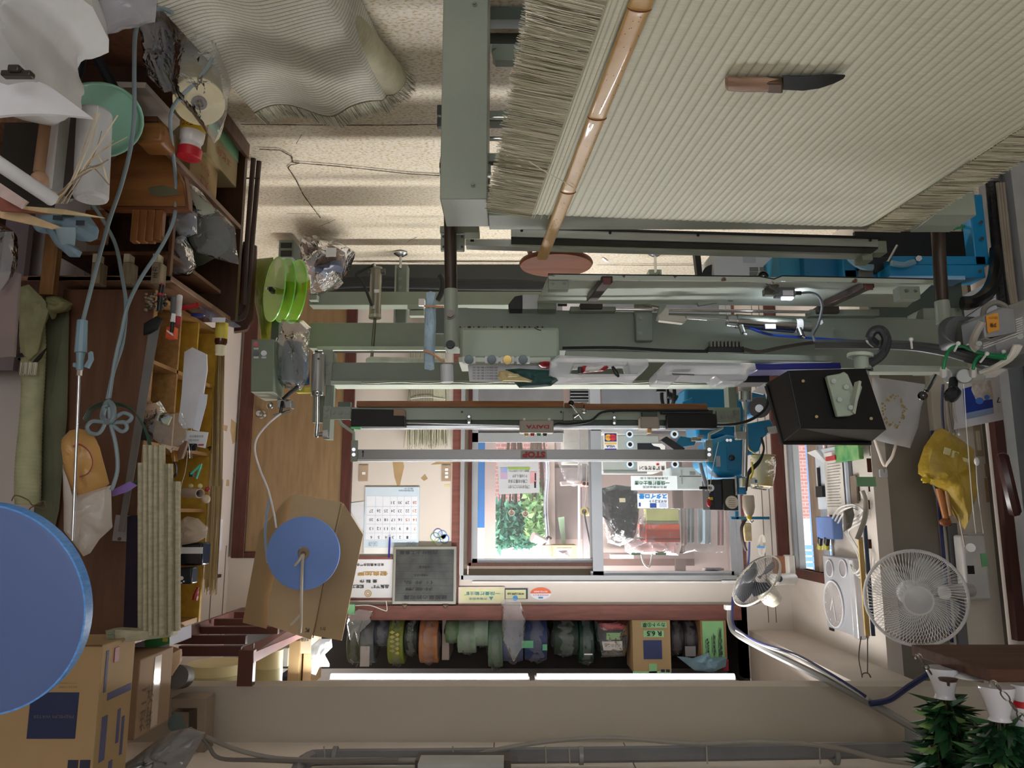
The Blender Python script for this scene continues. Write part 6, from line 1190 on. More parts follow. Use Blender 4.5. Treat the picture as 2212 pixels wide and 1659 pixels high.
t = T('wooden_mallet', 'wooden mallet with a long brown handle standing behind the papers', 'mallet'); P(t, 'handle', MB().cyl(W(100, 250, 1.9), W(84, 372, 1.9), .014), M('9a7658', rough=.6)); P(t, 'head', MB().ball(W(86, 388, 1.88), .022, .022, .022), M('a88468', rough=.6))
one('narrow_board', 'narrow white panel beside the brown handle', 'panel', MB().pb(100, 250, 116, 405, 1.95, .01), M('cfcdcc'))
for k, (px, h, nm) in enumerate((([(0, 395), (60, 435), (45, 450), (0, 425)], 'c9b3ac', 'pinkish white slat under the white tube'), ([(0, 425), (50, 452), (110, 462), (0, 455)], '8a4f40', 'reddish brown slat at the left edge'), ([(0, 450), (60, 462), (130, 490), (110, 494), (0, 470)], 'c8ad85', 'wide tan bamboo slat crossing above the propeller'), ([(50, 445), (140, 452), (225, 470), (140, 462), (40, 455)], 'cdb98e', 'long pale rush slat reaching over the propeller'))):
    one('bamboo_lath', nm, 'lath', MB().pp(px, 1.8 + .03 * k, .006), M(h, rough=.6, var=.15, sc=20))
mb = MB(); rr = random.Random(31)
for k in range(12):
    e_ = (rr.uniform(205, 280), rr.uniform(225, 400)); mb.m = k % 3; mb.tube([W(100 + k * 4, 440, 1.85), W(150 + k * 5, 400 - k * 6, 1.82), W(e_[0] + 0 * k, e_[1], 1.8)], .0018, n=5, flat=.5)
one('split_bamboo_strips', 'spray of thin split bamboo strips rising from the clutter', 'bamboo strips', mb, [M('bda888'), M('8d7f70'), M('d3c3a3')], kind='stuff')
one('dark_flat_panel', 'flat dark panel behind the wooden handle', 'box', MB().pb(0, 265, 115, 440, 2.2, .03), M('2c2620', rough=.9))  # thin dark slab at the back of the clutter
one('grey_board', 'grey brown board behind the clutter at the left edge', 'board', MB().pb(-60, 440, 48, 800, 2.75, .03), M('77696a', rough=.7))
# ================================================================ RIGHT SIDE OF THE PHOTO
# window_2 in the right wall
w2 = bpy.data.objects.new('window_2', None); COL.objects.link(w2); w2['kind'] = 'structure'; ROOTS.append(w2)
struct('trim_5', MB().pb(1667, 620, 1689, 1258, YB - .03, .03), DKBR)
P(w2, 'window_frame', MB().box(XR - .06, XR + .01, yb_ - .04, yb_, .9, ztp).box(XR - .06, XR + .01, ya, ya + .02, .9, ztp).box(XR - .04, XR + .0, 5.30, 5.33, .9, ztp).box(XR - .06, XR + .01, ya, yb_, .9, .95), FA)
P(w2, 'timber_mullion', MB().box(XR - .06, XR - .02, 5.02, 5.10, .95, ztp), wood('8f7b68', '7a6655', 'z'))
P(w2, 'timber_head', MB().box(XR - .06, XR + .02, ya - .05, yb_ + .02, ztp - .0, ztp + .06), DKBR); P(w2, 'sash_frame', MB().box(XR - .03, XR + .0, 4.86, 4.89, .9, ztp), FA)
P(w2, 'glass', MB().box(XR - .05, XR - .045, ya, yb_, .95, ztp), GL)
t = T('neighbour_wall', 'red brick neighbour wall glimpsed through the narrow side window', 'wall'); P(t, 'bricks', MB().box(-3.4, -6.5, 11, 11.2, 0, 1.75), brick)
t = T('blue_shutter', 'blue slatted shutter seen through the narrow side window', 'shutter')
P(t, 'post', MB().box(-3.12, -3.2, 8.02, 8.08, 0, 2.6), M('6f9fe0', rough=.5))
for k in range(10): P(t, 'slat', MB().box(-2.95, -3.35, 8.0, 8.02, 2.0 + k * .06, 2.045 + k * .06), M('6f9fe0', rough=.5))
# clock radio / weather clock on the pillar face (X plane)
def Xq(u, v, x): return Wx(u, v, x)
XP = XR + .002
t = T('wall_clock', 'tall silver wall clock with one big round dial and two small ones', 'clock')
a = Wx(1782, 1280, XR + .05); b = Wx(1838, 1280, XR + .05); za, zb2 = Wx(1810, 1203, XR + .05).z, Wx(1810, 1362, XR + .05).z
P(t, 'case', MB().box(XR, XR + .05, a.y, b.y, za, zb2), M('b9bac0', rough=.35, metal=.3, var=.03), bev=.006); P(t, 'side_rail', MB().box(XR + .01, XR + .055, b.y - .0, b.y - .07, za, zb2 + .01), M('c6c6ca', rough=.3, metal=.4), bev=.01)
yc = (a.y + b.y) / 2
def xdisc(name, u, v, r, h, off=.052, inner=None):
    c = Wx(u, v, XR + off); P(t, name, MB().cyl(c, c + Vector((.004, 0, 0)), r, n=40), M(h, rough=.12, var=.03)); return c
c = Wx(1802, 1305, XR + .052); rr_ = abs(zb2 - za) * .30
q_ = P(t, 'dial', MB().cyl(c, c + Vector((.004, 0, 0)), rr_, n=48), M('a09a98', rough=.15)); P(q_, 'dial_ring', MB().ring(c, c + Vector((.008, 0, 0)), rr_ * 1.06, rr_, n=48), M('d7d8dc', rough=.3)); P(q_, 'clock_hand', MB().obox(c + Vector((.007, -.01, .03)), (.002, .006, rr_), Matrix.Rotation(.25, 3, 'X')).obox(c + Vector((.007, .02, -.0)), (.002, .007, rr_ * .7), Matrix.Rotation(-.5, 3, 'X')), WHITE)
for k in range(12): P(q_, 'hour_mark', MB().obox(c + Vector((.006, sin(pi * k / 6) * rr_ * .85, cos(pi * k / 6) * rr_ * .85)), (.002, .006, .006)), WHITE)
for u, v in ((1793, 1228), (1822, 1228)):
    c2 = Wx(u, v, XR + .052); q_ = P(t, 'small_dial', MB().cyl(c2, c2 + Vector((.004, 0, 0)), rr_ * .36, n=32), M('8d8a8e', rough=.15)); P(q_, 'small_ring', MB().ring(c2, c2 + Vector((.007, 0, 0)), rr_ * .40, rr_ * .36, n=32), M('d7d8dc', rough=.3))
# white board with papers
t = T('white_board', 'white framed notice board with a long receipt and a black marker', 'notice board')
def xb(mb, u0, v0, u1, v1, x, dx):
    a = Wx(u0, (v0 + v1) / 2, x); b = Wx(u1, (v0 + v1) / 2, x); return mb.box(x - dx, x, a.y, b.y, Wx((u0 + u1) / 2, v0, x).z, Wx((u0 + u1) / 2, v1, x).z)
P(t, 'board', xb(MB(), 1763, 965, 1832, 1100, XR + .02, .02), M('ced6df', rough=.35, var=.03), bev=.004); P(t, 'frame_edge', xb(MB(), 1828, 968, 1834, 1100, XR + .024, .02), M('8f949c', rough=.4)); P(t, 'marker', xb(xb(MB(), 1765, 1010, 1768, 1050, XR + .035, .012), 1762, 1050, 1776, 1074, XR + .04, .018), BLACK)
q_ = P(t, 'receipt', xb(MB(), 1783, 975, 1822, 1112, XR + .03, .002), M('ddd8cf')); mb = MB()
for k in range(16): xb(mb, 1787, 1000 + k * 6.2, 1812 + (k * 7 % 5), 1001.5 + k * 6.2, XR + .0315, .001)
P(q_, 'printed_line', mb, M('8b8680')); P(t, 'curled_paper', MB().prism([Wx(1744, 978, XR + .06), Wx(1762, 972, XR + .04), Wx(1785, 996, XR + .03), Wx(1782, 1000, XR + .03)], (.004, 0, 0)), PAPER)
one('green_pack', 'green printed foil pack pinned next to the white board', 'pack', xb(MB(), 1803, 958, 1854, 996, XR + .06, .03), M('2f8a4c', h2='7fae6c', sc=16, rough=.35), bev=.004)
one('red_clip', 'small red clip on the curled paper', 'clip', xb(MB(), 1783, 985, 1803, 995, XR + .07, .02), M('b53a3c', rough=.4), bev=.003)
t = T('battery_holder', 'blue plastic holder with two yellow black batteries', 'holder'); P(t, 'holder', xb(MB(), 1763, 1116, 1798, 1164, XR + .06, .06), M('6f90d0', rough=.35), bev=.006)
for u in (1773, 1787): P(t, 'battery', MB().cyl(Wx(u, 1162, XR + .05), Wx(u - 2, 1186, XR + .05), .018), M('b3a83a', rough=.3, h2='1c1c1c', thr=(.5, .52), sc=9))
P(t, 'red_cap', xb(MB(), 1765, 1168, 1770, 1185, XR + .03, .02), M('9a2f45'))
one('green_tape_piece', 'piece of green masking tape on the grey panel edge', 'tape', MB().pb(1850, 1030, 1892, 1051, 4.14, .003), M('7fae88', rough=.6))
one('tape_strip_brown', 'grey brown plastic strip under the green tape', 'strip', xb(MB(), 1832, 1028, 1850, 1088, XR + .02, .01), M('7a6b5c'))
t = T('tangled_cable', 'white charger cable looped over grey clips beneath the tape', 'cable'); mb = MB()
for k in range(3): mb.tube([Wx(u + k * 6, v + k * 5, XR + .06) for u, v in ((1798, 1120), (1812, 1098), (1840, 1090), (1862, 1100), (1850, 1118), (1822, 1135), (1832, 1160), (1850, 1190), (1858, 1225), (1846, 1238), (1836, 1220))], .0055, n=6)
P(t, 'cable', mb, M('d8d6d2', rough=.4)); P(t, 'clips', MB().pillow([(1822, 1105), (1842, 1095), (1846, 1112), (1838, 1140), (1822, 1150)], 4.24, .015, amp=.6), M('6a6660', rough=.4, metal=.3))
one('steel_file', 'long curved metal blade hanging beside the grey panel', 'blade', MB().tube([W(1862, 1060, 4.1), W(1870, 1085, 4.1), W(1868, 1120, 4.1), W(1852, 1165, 4.1)], .014, flat=.2), M('8b8378', rough=.4, metal=.5))
one('wooden_rule', 'yellow wooden rule hanging along the pillar edge', 'ruler', MB().pb(1862, 1160, 1872, 1374, 4.12, .012), M('c9a868', rough=.5, var=.1)); one('blue_rod', 'dark blue grey rod hanging beside the yellow rule', 'rod', MB().pb(1875, 1135, 1882, 1374, 4.11, .012), M('3f4f63', rough=.4))
one('thin_string', 'thin dark strings hanging from the conduit with a loop', 'string', MB().tube([W(1860, 1375, 4.1), W(1855, 1420, 4.05), W(1862, 1460, 4.0), W(1868, 1500, 3.95), W(1880, 1508, 3.95)], .003, n=5).tube([W(1868, 1500, 3.95), W(1882, 1475, 3.95), W(1876, 1455, 3.95), W(1862, 1460, 3.95), W(1874, 1500, 3.95)], .003, n=5).tube([W(1874, 1378, 4.1), W(1874, 1450, 4.05), W(1872, 1500, 3.95)], .003, n=5), M('4b443e'))
one('junction_plate', 'small dark socket on the pillar above the wall clock', 'socket', xb(MB(), 1791, 1354, 1799, 1362, XR + .01, .01), BLACK)
# grey radio box behind the small fan
t = T('metal_box', 'small beige bracket box carrying the oscillating wall fan', 'fan bracket'); P(t, 'box', MB().pb(1704, 1200, 1719, 1264, 5.0, .1), M('b5b0a8', rough=.4), bev=.008); P(t, 'arm', MB().cyl(W(1712, 1250, 4.98), W(1672, 1252, 4.7), .035), M('b5b0a8', rough=.4)); P(t, 'knob', MB().cyl(W(1683, 1250, 4.7), W(1683, 1250, 4.66), .02), BLACK); P(t, 'wood_block', MB().pb(1678, 1202, 1720, 1256, 5.06, .08), wood('7d5138', '6a412a', 'z'))
def fan(name, label, c, ax, r, dep, cage_m, rim_m, blade_m, hub_m, body_m, nw=60, tilt=0, body=True):
    t = T(name, label, 'fan'); ax = ax.normalized(); e = ax.cross(Vector((0, 0, 1))).normalized(); g = e.cross(ax).normalized()
    def pt(rr, q, h): return c + (e * cos(q) + g * sin(q)) * rr + ax * h
    mb = MB()
    for k in range(nw):
        q = 2 * pi * k / nw; tw = .35
        mb.tube([pt(r * .27, q, dep * .5), pt(r * .6, q + tw * .5, dep * .48), pt(r * .9, q + tw, dep * .22), pt(r, q + tw * 1.1, 0)], r * .006, n=4, sub=3)
    P(t, 'front_grille', mb, cage_m, kind='stuff'); mb = MB()
    for k in range(nw):
        q = 2 * pi * k / nw; mb.tube([pt(r * .25, q, -dep * .55), pt(r * .7, q, -dep * .5), pt(r * .95, q, -dep * .2), pt(r, q, 0)], r * .006, n=4, sub=3)
    P(t, 'rear_grille', mb, cage_m, kind='stuff')
    P(t, 'rim', MB().tube([pt(r * 1.01, 2 * pi * k / 40, 0) for k in range(40)], r * .035, n=8, closed=True, sub=1), rim_m)
    q_ = P(t, 'hub_cap', MB().lathe([(r * .27, dep * .46), (r * .27, dep * .54), (r * .2, dep * .58), (0, dep * .6)], c, ax, n=36), hub_m); P(q_, 'hub_ring', MB().lathe([(r * .30, dep * .44), (r * .31, dep * .52), (r * .27, dep * .53)], c, ax, n=36), cage_m)
    for k in range(4):
        q0 = 2 * pi * k / 4 + .5; P(t, 'blade', MB().grid(lambda i, j: pt(r * (.12 + .74 * j), q0 + (i - .5) * (.75 + .35 * sin(pi * j)), (i - .5) * dep * .3), 8, 6, thick=tuple(ax * .003)), blade_m)
    P(t, 'motor', MB().lathe([(0, -dep * 1.5), (r * .22, -dep * 1.45), (r * .28, -dep * 1.1), (r * .28, -dep * .6), (r * .2, -dep * .5)], c, ax, n=30), body_m)
    return t
CG = M('dfdddb', rough=.35, var=0); CLR = M('d3d9da', rough=.15, var=0, alpha=.22)
wf = fan('wall_fan', 'big white wall fan facing the room beside the grey panel', W(1978, 1292, 3.75), Vector((.30, -1, .12)), .222, .11, CG, M('d6d4d3', rough=.35), CLR, M('c9c8c9', rough=.4), WHITE, nw=84)
t = wf; q_ = P(t, 'wall_unit', MB().pb(2083, 1156, 2136, 1296, 3.96, .08).pb(2090, 1150, 2128, 1160, 3.97, .06), M('c3c0bb', rough=.4), bev=.02); P(q_, 'speed_knob', MB().cyl(W(2097, 1183, 3.96), W(2097, 1183, 3.94), .022), M('dedcd8', rough=.3)); P(q_, 'black_panel', MB().pb(2091, 1222, 2105, 1240, 3.955, .01), BLACK); P(t, 'green_tape', MB().pp([(2118, 1196), (2130, 1195), (2136, 1222), (2122, 1225)], 3.955, .003), M('6fae7c')); P(t, 'arm', MB().cyl(W(2040, 1280, 3.85), W(2095, 1275, 3.95), .035), M('b8b5b2', rough=.3, alpha=.8))
sf = fan('oscillating_fan', 'smaller beige fan with dark blades seen from the side', W(1634, 1254, 4.5), Vector((.74, -.22, -.62)), .172, .10, M('6f7072', rough=.4, var=0), M('cfc9b8', rough=.4), M('3b3d45', rough=.3), M('4b4d52', rough=.4), M('c9c3b2', rough=.4), nw=60)
P(sf, 'motor_cover', MB().lathe([(.03, 0), (.055, .01), (.06, .06), (.045, .10), (0, .105)], W(1650, 1275, 4.56), Vector((-.66, .2, .56)), n=24), M('c9c3b2', rough=.4))
# cream pull cords and cables
one('pull_cord', 'thin white cord hanging across the tilted calendar', 'cord', MB().tube([W(2082, 830, 3.7), W(2090, 950, 3.7), W(2100, 1080, 3.7), W(2108, 1152, 3.9)], .002, n=5), WHITE); one('pull_cord', 'second thin white cord with a knot beside the yellow mesh bag', 'cord', MB().tube([W(2108, 990, 3.7), W(2112, 1060, 3.7), W(2124, 1152, 3.9)], .002, n=5).ball(W(2110, 997, 3.7), .012, .01, .02), WHITE)
for k, (u, h) in enumerate(((2037, '2b2f4a'), (2046, 'bdb7b0'), (2054, '8d8880'), (2062, 'c9c5bf'))):
    one('wall_cable', ('dark blue cable', 'pale cable nearest the dark one', 'grey cable between the pale ones', 'pale cable next to the calendar')[k] + ' hanging down the cream wall', 'cable', MB().tube([W(u, 830, 3.9), W(u - 2, 880, 3.92), W(u + 2 + k * 3, 940, 3.95)], .007), M(h, rough=.5))
one('flat_conduit', 'grey flat conduit running down behind the white fan', 'conduit', MB().pb(2060, 1130, 2080, 1396, 4.07, .02), M('6b6c6d', rough=.5)); one('blue_conduit', 'thin dark blue conduit behind the white fan rim', 'conduit', MB().pb(2034, 930, 2039, 1388, 4.08, .015), M('2a3163', rough=.4))
# calendar on the right
t = T('photo_calendar', 'tilted wall calendar with a blue sea and white village picture', 'calendar')
P(t, 'sheet', MB().pp([(2057, 845), (2070, 815), (2165, 800), (2176, 905), (2062, 928)], 3.93, .006), M('d8d8de', rough=.6)); P(t, 'picture', MB().pp([(2080, 840), (2140, 822), (2147, 893), (2086, 906)], 3.927, .002), M('2440a0', rough=.4, var=.15)); P(t, 'village', MB().pillow([(2100, 828), (2140, 822), (2146, 862), (2128, 864), (2112, 872), (2104, 855), (2098, 842)], 3.926, .003, amp=.1), M('b8ab9a', h2='e0dcd6', sc=30, rough=.6)); P(t, 'dome', MB().cyl(W(2116, 866, 3.92), W(2116, 866, 3.915), .018).cyl(W(2132, 858, 3.92), W(2132, 858, 3.915), .012), M('2f6fd0')); P(t, 'shore', MB().pp([(2084, 893), (2146, 880), (2147, 893), (2086, 906)], 3.9245, .001), M('8fa3c8')); P(t, 'number', ptext(MB(), '7', 2152, 858, 2160, 870, 3.928), INK)
t = T('light_switch', 'narrow wall switch plate under the tilted calendar', 'switch'); P(t, 'plate', MB().pb(2107, 917, 2123, 985, 4.09, .01), M('a8957c', rough=.5), bev=.002); P(t, 'rocker', MB().pb(2111, 930, 2119, 973, 4.085, .008), M('d3cab5', rough=.4), bev=.002)
for v0, v1, u in ((1002, 1030, 2131), (1032, 1085, 2132)): struct('peeled_strip', MB().pb(u - 3, v0, u + 3, v1, 4.098, .002), pt)
# yellow mesh bag of tools
t = T('yellow_mesh_bag', 'yellow mesh bag stuffed with wooden handled tools hanging on the wall', 'bag')
P(t, 'mesh', MB().pillow([(2020, 930), (2036, 925), (2070, 945), (2103, 970), (2106, 1035), (2108, 1070), (2095, 1115), (2084, 1144), (2070, 1112), (2040, 1062), (2010, 1042), (1984, 1022), (1983, 1005), (1996, 965)], 3.85, .08, amp=.35, seed=6, fr=9), M('c7a62a', rough=.5, alpha=.62, bump=.8, bsc=45)); P(t, 'contents', MB().pillow([(2005, 975), (2040, 945), (2090, 975), (2098, 1020), (2060, 1050), (2010, 1030)], 3.88, .05, amp=.2), M('a0864a', rough=.6, h2='c9b88a', sc=12)); [P(t, 'pale_patch', MB().pp([(u, v), (u + 14, v + 4), (u + 11, v + 18), (u - 3, v + 14)], 3.775, .004), M('d8cf9a', rough=.5)) for u, v in ((2041, 966), (2058, 973), (2080, 988))]; P(t, 'corner_knot', MB().ball(W(2000, 1037, 3.82), .022, .015, .014, amp=.3), M('d3b42c', rough=.5))
P(t, 'tool_handle', MB().cyl(W(2028, 1055, 3.86), W(2044, 1120, 3.86), .016), M('a8682c', rough=.4)); P(t, 'tool_handle', MB().cyl(W(2044, 1060, 3.84), W(2054, 1115, 3.84), .009), M('b08a62', rough=.5)); P(t, 'dark_handle', MB().cyl(W(2018, 1042, 3.88), W(2050, 1135, 3.9), .014), M('2c2620', rough=.5)); P(t, 'tool_head', MB().ball(W(2042, 1128, 3.86), .03, .02, .02), M('8a4a28', rough=.5)); P(t, 'thin_rod', MB().cyl(W(2070, 1110, 3.85), W(2084, 1180, 3.9), .004), M('b9b0a0'))
# tote bag
t = T('tote_bag', 'white tote bag with gold floral print hanging upside from a magnet hook', 'bag')
P(t, 'bag', MB().pillow([(1884, 815), (1915, 818), (1998, 830), (2001, 845), (1990, 880), (1984, 920), (1966, 968), (1915, 957), (1890, 950), (1886, 880)], 4.05, .03, amp=.18, seed=2, fr=6), M('c6c8cd', rough=.7, bump=.15, bsc=14)); 
mb = MB(); rr = random.Random(12)
for k in range(46): q = 2 * pi * k / 46; c = W(1930 + 26 * cos(q) * rr.uniform(.7, 1.1), 888 + 34 * sin(q) * rr.uniform(.7, 1.1), 4.008); mb.lathe([(0, 0), (rr.uniform(.003, .008), .002), (0, .004)], c, (0, -1, 0), n=6)
P(t, 'gold_print', mb, M('b09a5a', rough=.4)); P(t, 'handle', MB().tube([W(1890, 950, 4.04), W(1898, 975, 4.05), W(1906, 998, 4.08), W(1911, 1007, 4.1)], .008, flat=.4).tube([W(1935, 960, 4.04), W(1928, 985, 4.05), W(1916, 1002, 4.08), W(1912, 1007, 4.1)], .008, flat=.4), M('cbbfb4', rough=.7))
t = T('magnet_hook', 'white square magnet hook on the grey panel holding the tote bag', 'hook'); P(t, 'base', MB().pb(1901, 1013, 1919, 1031, 4.13, .02), M('c9cbd0', rough=.4), bev=.008); P(t, 'hook', MB().tube([W(1910, 1020, 4.13), W(1910, 1014, 4.11), W(1912, 1008, 4.10)], .004), CHROME)
# black monitor seen from behind, with arm
t = T('monitor_box', 'black metal monitor housing seen from behind on a grey-green arm', 'monitor')
A_ = [(1655, 836), (1690, 955), (1729, 929), (1700, 800)]
Ym = 2.2
MBK = M('0c0d0e', rough=.35, var=.15, sc=8, spec=.3)
def q4(p): return W(*p)
bk = [W(1700, 800, Ym + .02), W(1868, 800, Ym + .02), W(1914, 928, Ym), W(1729, 924, Ym)]
fr_ = [W(1656, 822, Ym + .26), W(1700, 800, Ym + .26), W(1876, 958, Ym + .22), W(1689, 955, Ym + .22)]
def topz(p, dz): return p + Vector((0, 0, dz))
mbk = MB(); f_ = [W(1655, 836, Ym + .05), W(1850, 792, Ym + .05), W(1878, 955, Ym + .13), W(1690, 955, Ym + .13)]
b8 = [W(1702, 800, Ym), W(1870, 796, Ym), W(1915, 928, Ym), W(1729, 925, Ym)] + [W(1655, 828, Ym + .12), W(1850, 800, Ym + .2), W(1880, 957, Ym + .2), W(1690, 957, Ym + .10)]
mbk.add(b8, [(0, 1, 2, 3), (4, 7, 6, 5), (0, 3, 7, 4), (1, 5, 6, 2), (3, 2, 6, 7), (0, 4, 5, 1)])
P(t, 'housing', mbk, MBK, bev=.002, smooth=False); P(t, 'bezel', MB().tube([W(1655, 834, Ym + .12), W(1690, 957, Ym + .10), W(1880, 958, Ym + .19)], .006, sub=1), BLACK)
for u, v in ((1735, 823), (1764, 900), (1882, 904)): P(t, 'screw', MB().cyl(W(u, v, Ym - .0), W(u, v, Ym - .008), .0045), M('8a7650', metal=.6, rough=.4))
q_ = P(t, 'bracket', MB().pp([(1786, 812), (1818, 806), (1824, 802), (1832, 808), (1846, 840), (1858, 828), (1864, 836), (1846, 893), (1838, 898), (1810, 900)], Ym - .03, .02), M('a3b1a0', rough=.4), bev=.004)
for u, v in ((1801, 823), (1814, 863), (1838, 880), (1828, 836)): P(q_, 'bracket_bolt', MB().cyl(W(u, v, Ym - .03), W(u, v, Ym - .042), .0075, n=6), BOLTM)
P(q_, 'bracket_fin', MB().prism([W(1856, 822, Ym - .1), W(1861, 824, Ym - .1), W(1848, 894, Ym - .04), W(1842, 890, Ym - .04)], (0, .03, 0)), M('b6c2b2', rough=.4))
t = T('monitor_post', 'grey-green round post with flange carrying the monitor', 'post'); P(t, 'post', MB().cyl(W(1860, 770, 2.3), W(1862, 812, 2.28), .021, n=24).cyl(W(1862, 812, 2.28), W(1863, 842, 2.26), .013), M('b3bfb0', rough=.4)); P(t, 'flange', MB().cyl(W(1858, 764, 2.3), W(1858, 772, 2.3), .038, n=32), M('c6d0c2', rough=.35), bev=.002); P(t, 'lock_screw', MB().cyl(W(1868, 798, 2.27), W(1884, 798, 2.25), .006), STEEL)
one('spiral_hose', 'thick dark spiral wrapped cable curling beside the monitor post', 'cable', MB().tube([W(1878, 786, 2.3), W(1905, 765, 2.28), W(1915, 735, 2.28), W(1905, 714, 2.28), W(1888, 714, 2.29), W(1879, 730, 2.3), W(1890, 742, 2.32)], .0145), M('383b40', rough=.4, bump=.6, bsc=40))
# trays on the machine
TR = M('e2e5ea', rough=.25, var=.03, alpha=.42, spec=.7)
t = T('clear_tray', 'clear plastic tray holding a red and white flashlight', 'tray'); P(t, 'shell', MB().pp([(1188, 782), (1206, 766), (1400, 776), (1402, 790), (1380, 808), (1362, 808), (1355, 782), (1240, 786), (1230, 812), (1185, 813)], 2.56, .12), TR, bev=.004); P(t, 'rim', MB().pp([(1188, 810), (1195, 815), (1232, 816), (1378, 812), (1400, 792), (1396, 790), (1376, 808), (1190, 808)], 2.55, .14), TR)
t = T('flashlight', 'red and white flashlight with black wrist strap in the clear tray', 'flashlight'); P(t, 'body', MB().pillow([(1252, 794), (1260, 790), (1285, 792), (1310, 788), (1316, 793), (1305, 802), (1280, 804), (1258, 806)], 2.54, .02, amp=.05), M('a8252f', h2='dcdde0', thr=(.52, .56), sc=12, rough=.25)); P(t, 'end_cap', MB().pb(1249, 792, 1257, 806, 2.53, .03), BLACK, bev=.002); P(t, 'strap', MB().tube([W(1322, 792, 2.54), W(1328, 806, 2.54), W(1336, 814, 2.54), W(1334, 805, 2.54), W(1324, 791, 2.54)], .003), BLACK)
t = T('clear_tray', 'clear plastic file tray with cut out handle right of the flashlight tray', 'tray'); P(t, 'shell', MB().pp([(1417, 805), (1440, 780), (1632, 784), (1634, 800), (1622, 803), (1612, 822), (1560, 824), (1546, 812), (1468, 811), (1458, 824), (1418, 822)], 2.55, .14), TR, bev=.004); P(t, 'papers', MB().pb(1450, 790, 1610, 797, 2.56, .10), PAPER); P(t, 'dark_sheet', MB().pp([(1452, 806), (1500, 808), (1500, 811), (1455, 810)], 2.545, .1), M('5b5a60'))
one('blue_tray', 'dark blue long tray edge beside the file tray', 'tray', MB().pp([(1633, 785), (1816, 783), (1818, 796), (1636, 799)], 2.58, .12), M('1c2272', rough=.3), bev=.003)
one('white_papers', 'sheaf of loose papers sticking out beside the monitor corner', 'papers', MB().pp([(1624, 846), (1652, 828), (1660, 844), (1650, 852)], 2.5, .01), PAPER)
one('black_ledge', 'black ledge behind the file tray by the monitor corner', 'ledge', MB().pb(1600, 810, 1662, 826, 2.75, .1), BLACK)
t = T('newspaper', 'printed newspaper sheet hanging over the frame under the gloves', 'newspaper'); P(t, 'sheet', MB().pp([(1010, 786), (1180, 790), (1250, 812), (1256, 818), (1200, 824), (1150, 812), (1080, 825), (1014, 823)], 2.66, .004), M('cfd0d3', rough=.8)); mb = MB()
for k in range(5): ptext(mb, '新聞記事本文', 1020, 792 + k * 6, 1075, 796 + k * 6, 2.658)
P(t, 'print', mb, M('6a6c72'))
t = T('work_gloves', 'cream and dark green work gloves folded over the frame edge', 'gloves'); P(t, 'green_cloth', MB().pillow([(1092, 798), (1120, 796), (1190, 800), (1200, 815), (1206, 822), (1190, 834), (1150, 838), (1122, 838), (1110, 825), (1095, 812)], 2.58, .03, amp=.35, fr=20), M('1f4a47', rough=.6, bump=.2)); P(t, 'cream_finger', MB().pillow([(1078, 802), (1095, 800), (1150, 822), (1148, 826), (1110, 824), (1084, 824), (1074, 815)], 2.54, .02, amp=.2, fr=30), M('cdbb86', rough=.6)); P(t, 'cream_finger', MB().pillow([(1090, 805), (1120, 808), (1125, 815), (1095, 816)], 2.52, .015), M('d6c592', rough=.6))
# motor at right
t = T('gear_motor', 'grey gear motor with orange warning label at the right edge', 'motor')
P(t, 'terminal_box', MB().pp([(2121, 683), (2164, 663), (2192, 665), (2198, 718), (2140, 735), (2127, 730)], 2.0, .10), M('86888b', rough=.4, metal=.2), bev=.004); P(t, 'box_lid', MB().prism([W(2127, 730, 2.0), W(2198, 717, 2.0), W(2174, 716, 2.06), W(2140, 734, 2.0)], (0, .02, 0)), M('c9cbcd', rough=.3, metal=.3)); P(t, 'motor_body', MB().cyl(W(2110, 745, 2.12), W(2260, 690, 2.12), .075, n=40), M('9b9fa3', rough=.3, metal=.5)); 
for k in range(8): P(t, 'fin', MB().obox(W(2165, 722 + 5 * k - 20, 2.04), (.12, .006, .004), Matrix.Rotation(-.35, 3, 'Y')), M('c6c9cb', rough=.25, metal=.6))
P(t, 'gearbox', MB().pb(2070, 680, 2128, 745, 2.14, .12), M('4b4d4c', rough=.4, metal=.3), bev=.02); P(t, 'gearbox', MB().cyl(W(2058, 712, 2.25), W(2075, 712, 2.15), .04), M('333534', rough=.45))
P(t, 'warning_label', MB().pp([(2130, 682), (2156, 675), (2159, 712), (2134, 720)], 1.996, .002), M('d08f2c', rough=.5)); P(t, 'label_print', ptext(ptext(MB(), '注意', 2138, 697, 2152, 708, 1.995, bold=.03), '感電のおそれ', 2135, 684, 2154, 690, 1.995), M('4a3418')); P(t, 'conduit_loop', MB().tube([W(2124, 700, 2.02), W(2126, 668, 2.05), W(2148, 654, 2.05), W(2168, 660, 2.05), W(2175, 668, 2.05)], .008), M('7d7a74', rough=.5)); P(t, 'conduit', MB().tube([W(2122, 695, 2.0), W(2106, 725, 2.02), W(2102, 745, 2.04), W(2112, 755, 2.04)], .010), M('a39e94', rough=.5)); P(t, 'motor_bolt', MB().cyl(W(2115, 742, 1.99), W(2115, 742, 1.98), .007).cyl(W(2204, 727, 1.99), W(2204, 727, 1.98), .007), BOLTM)
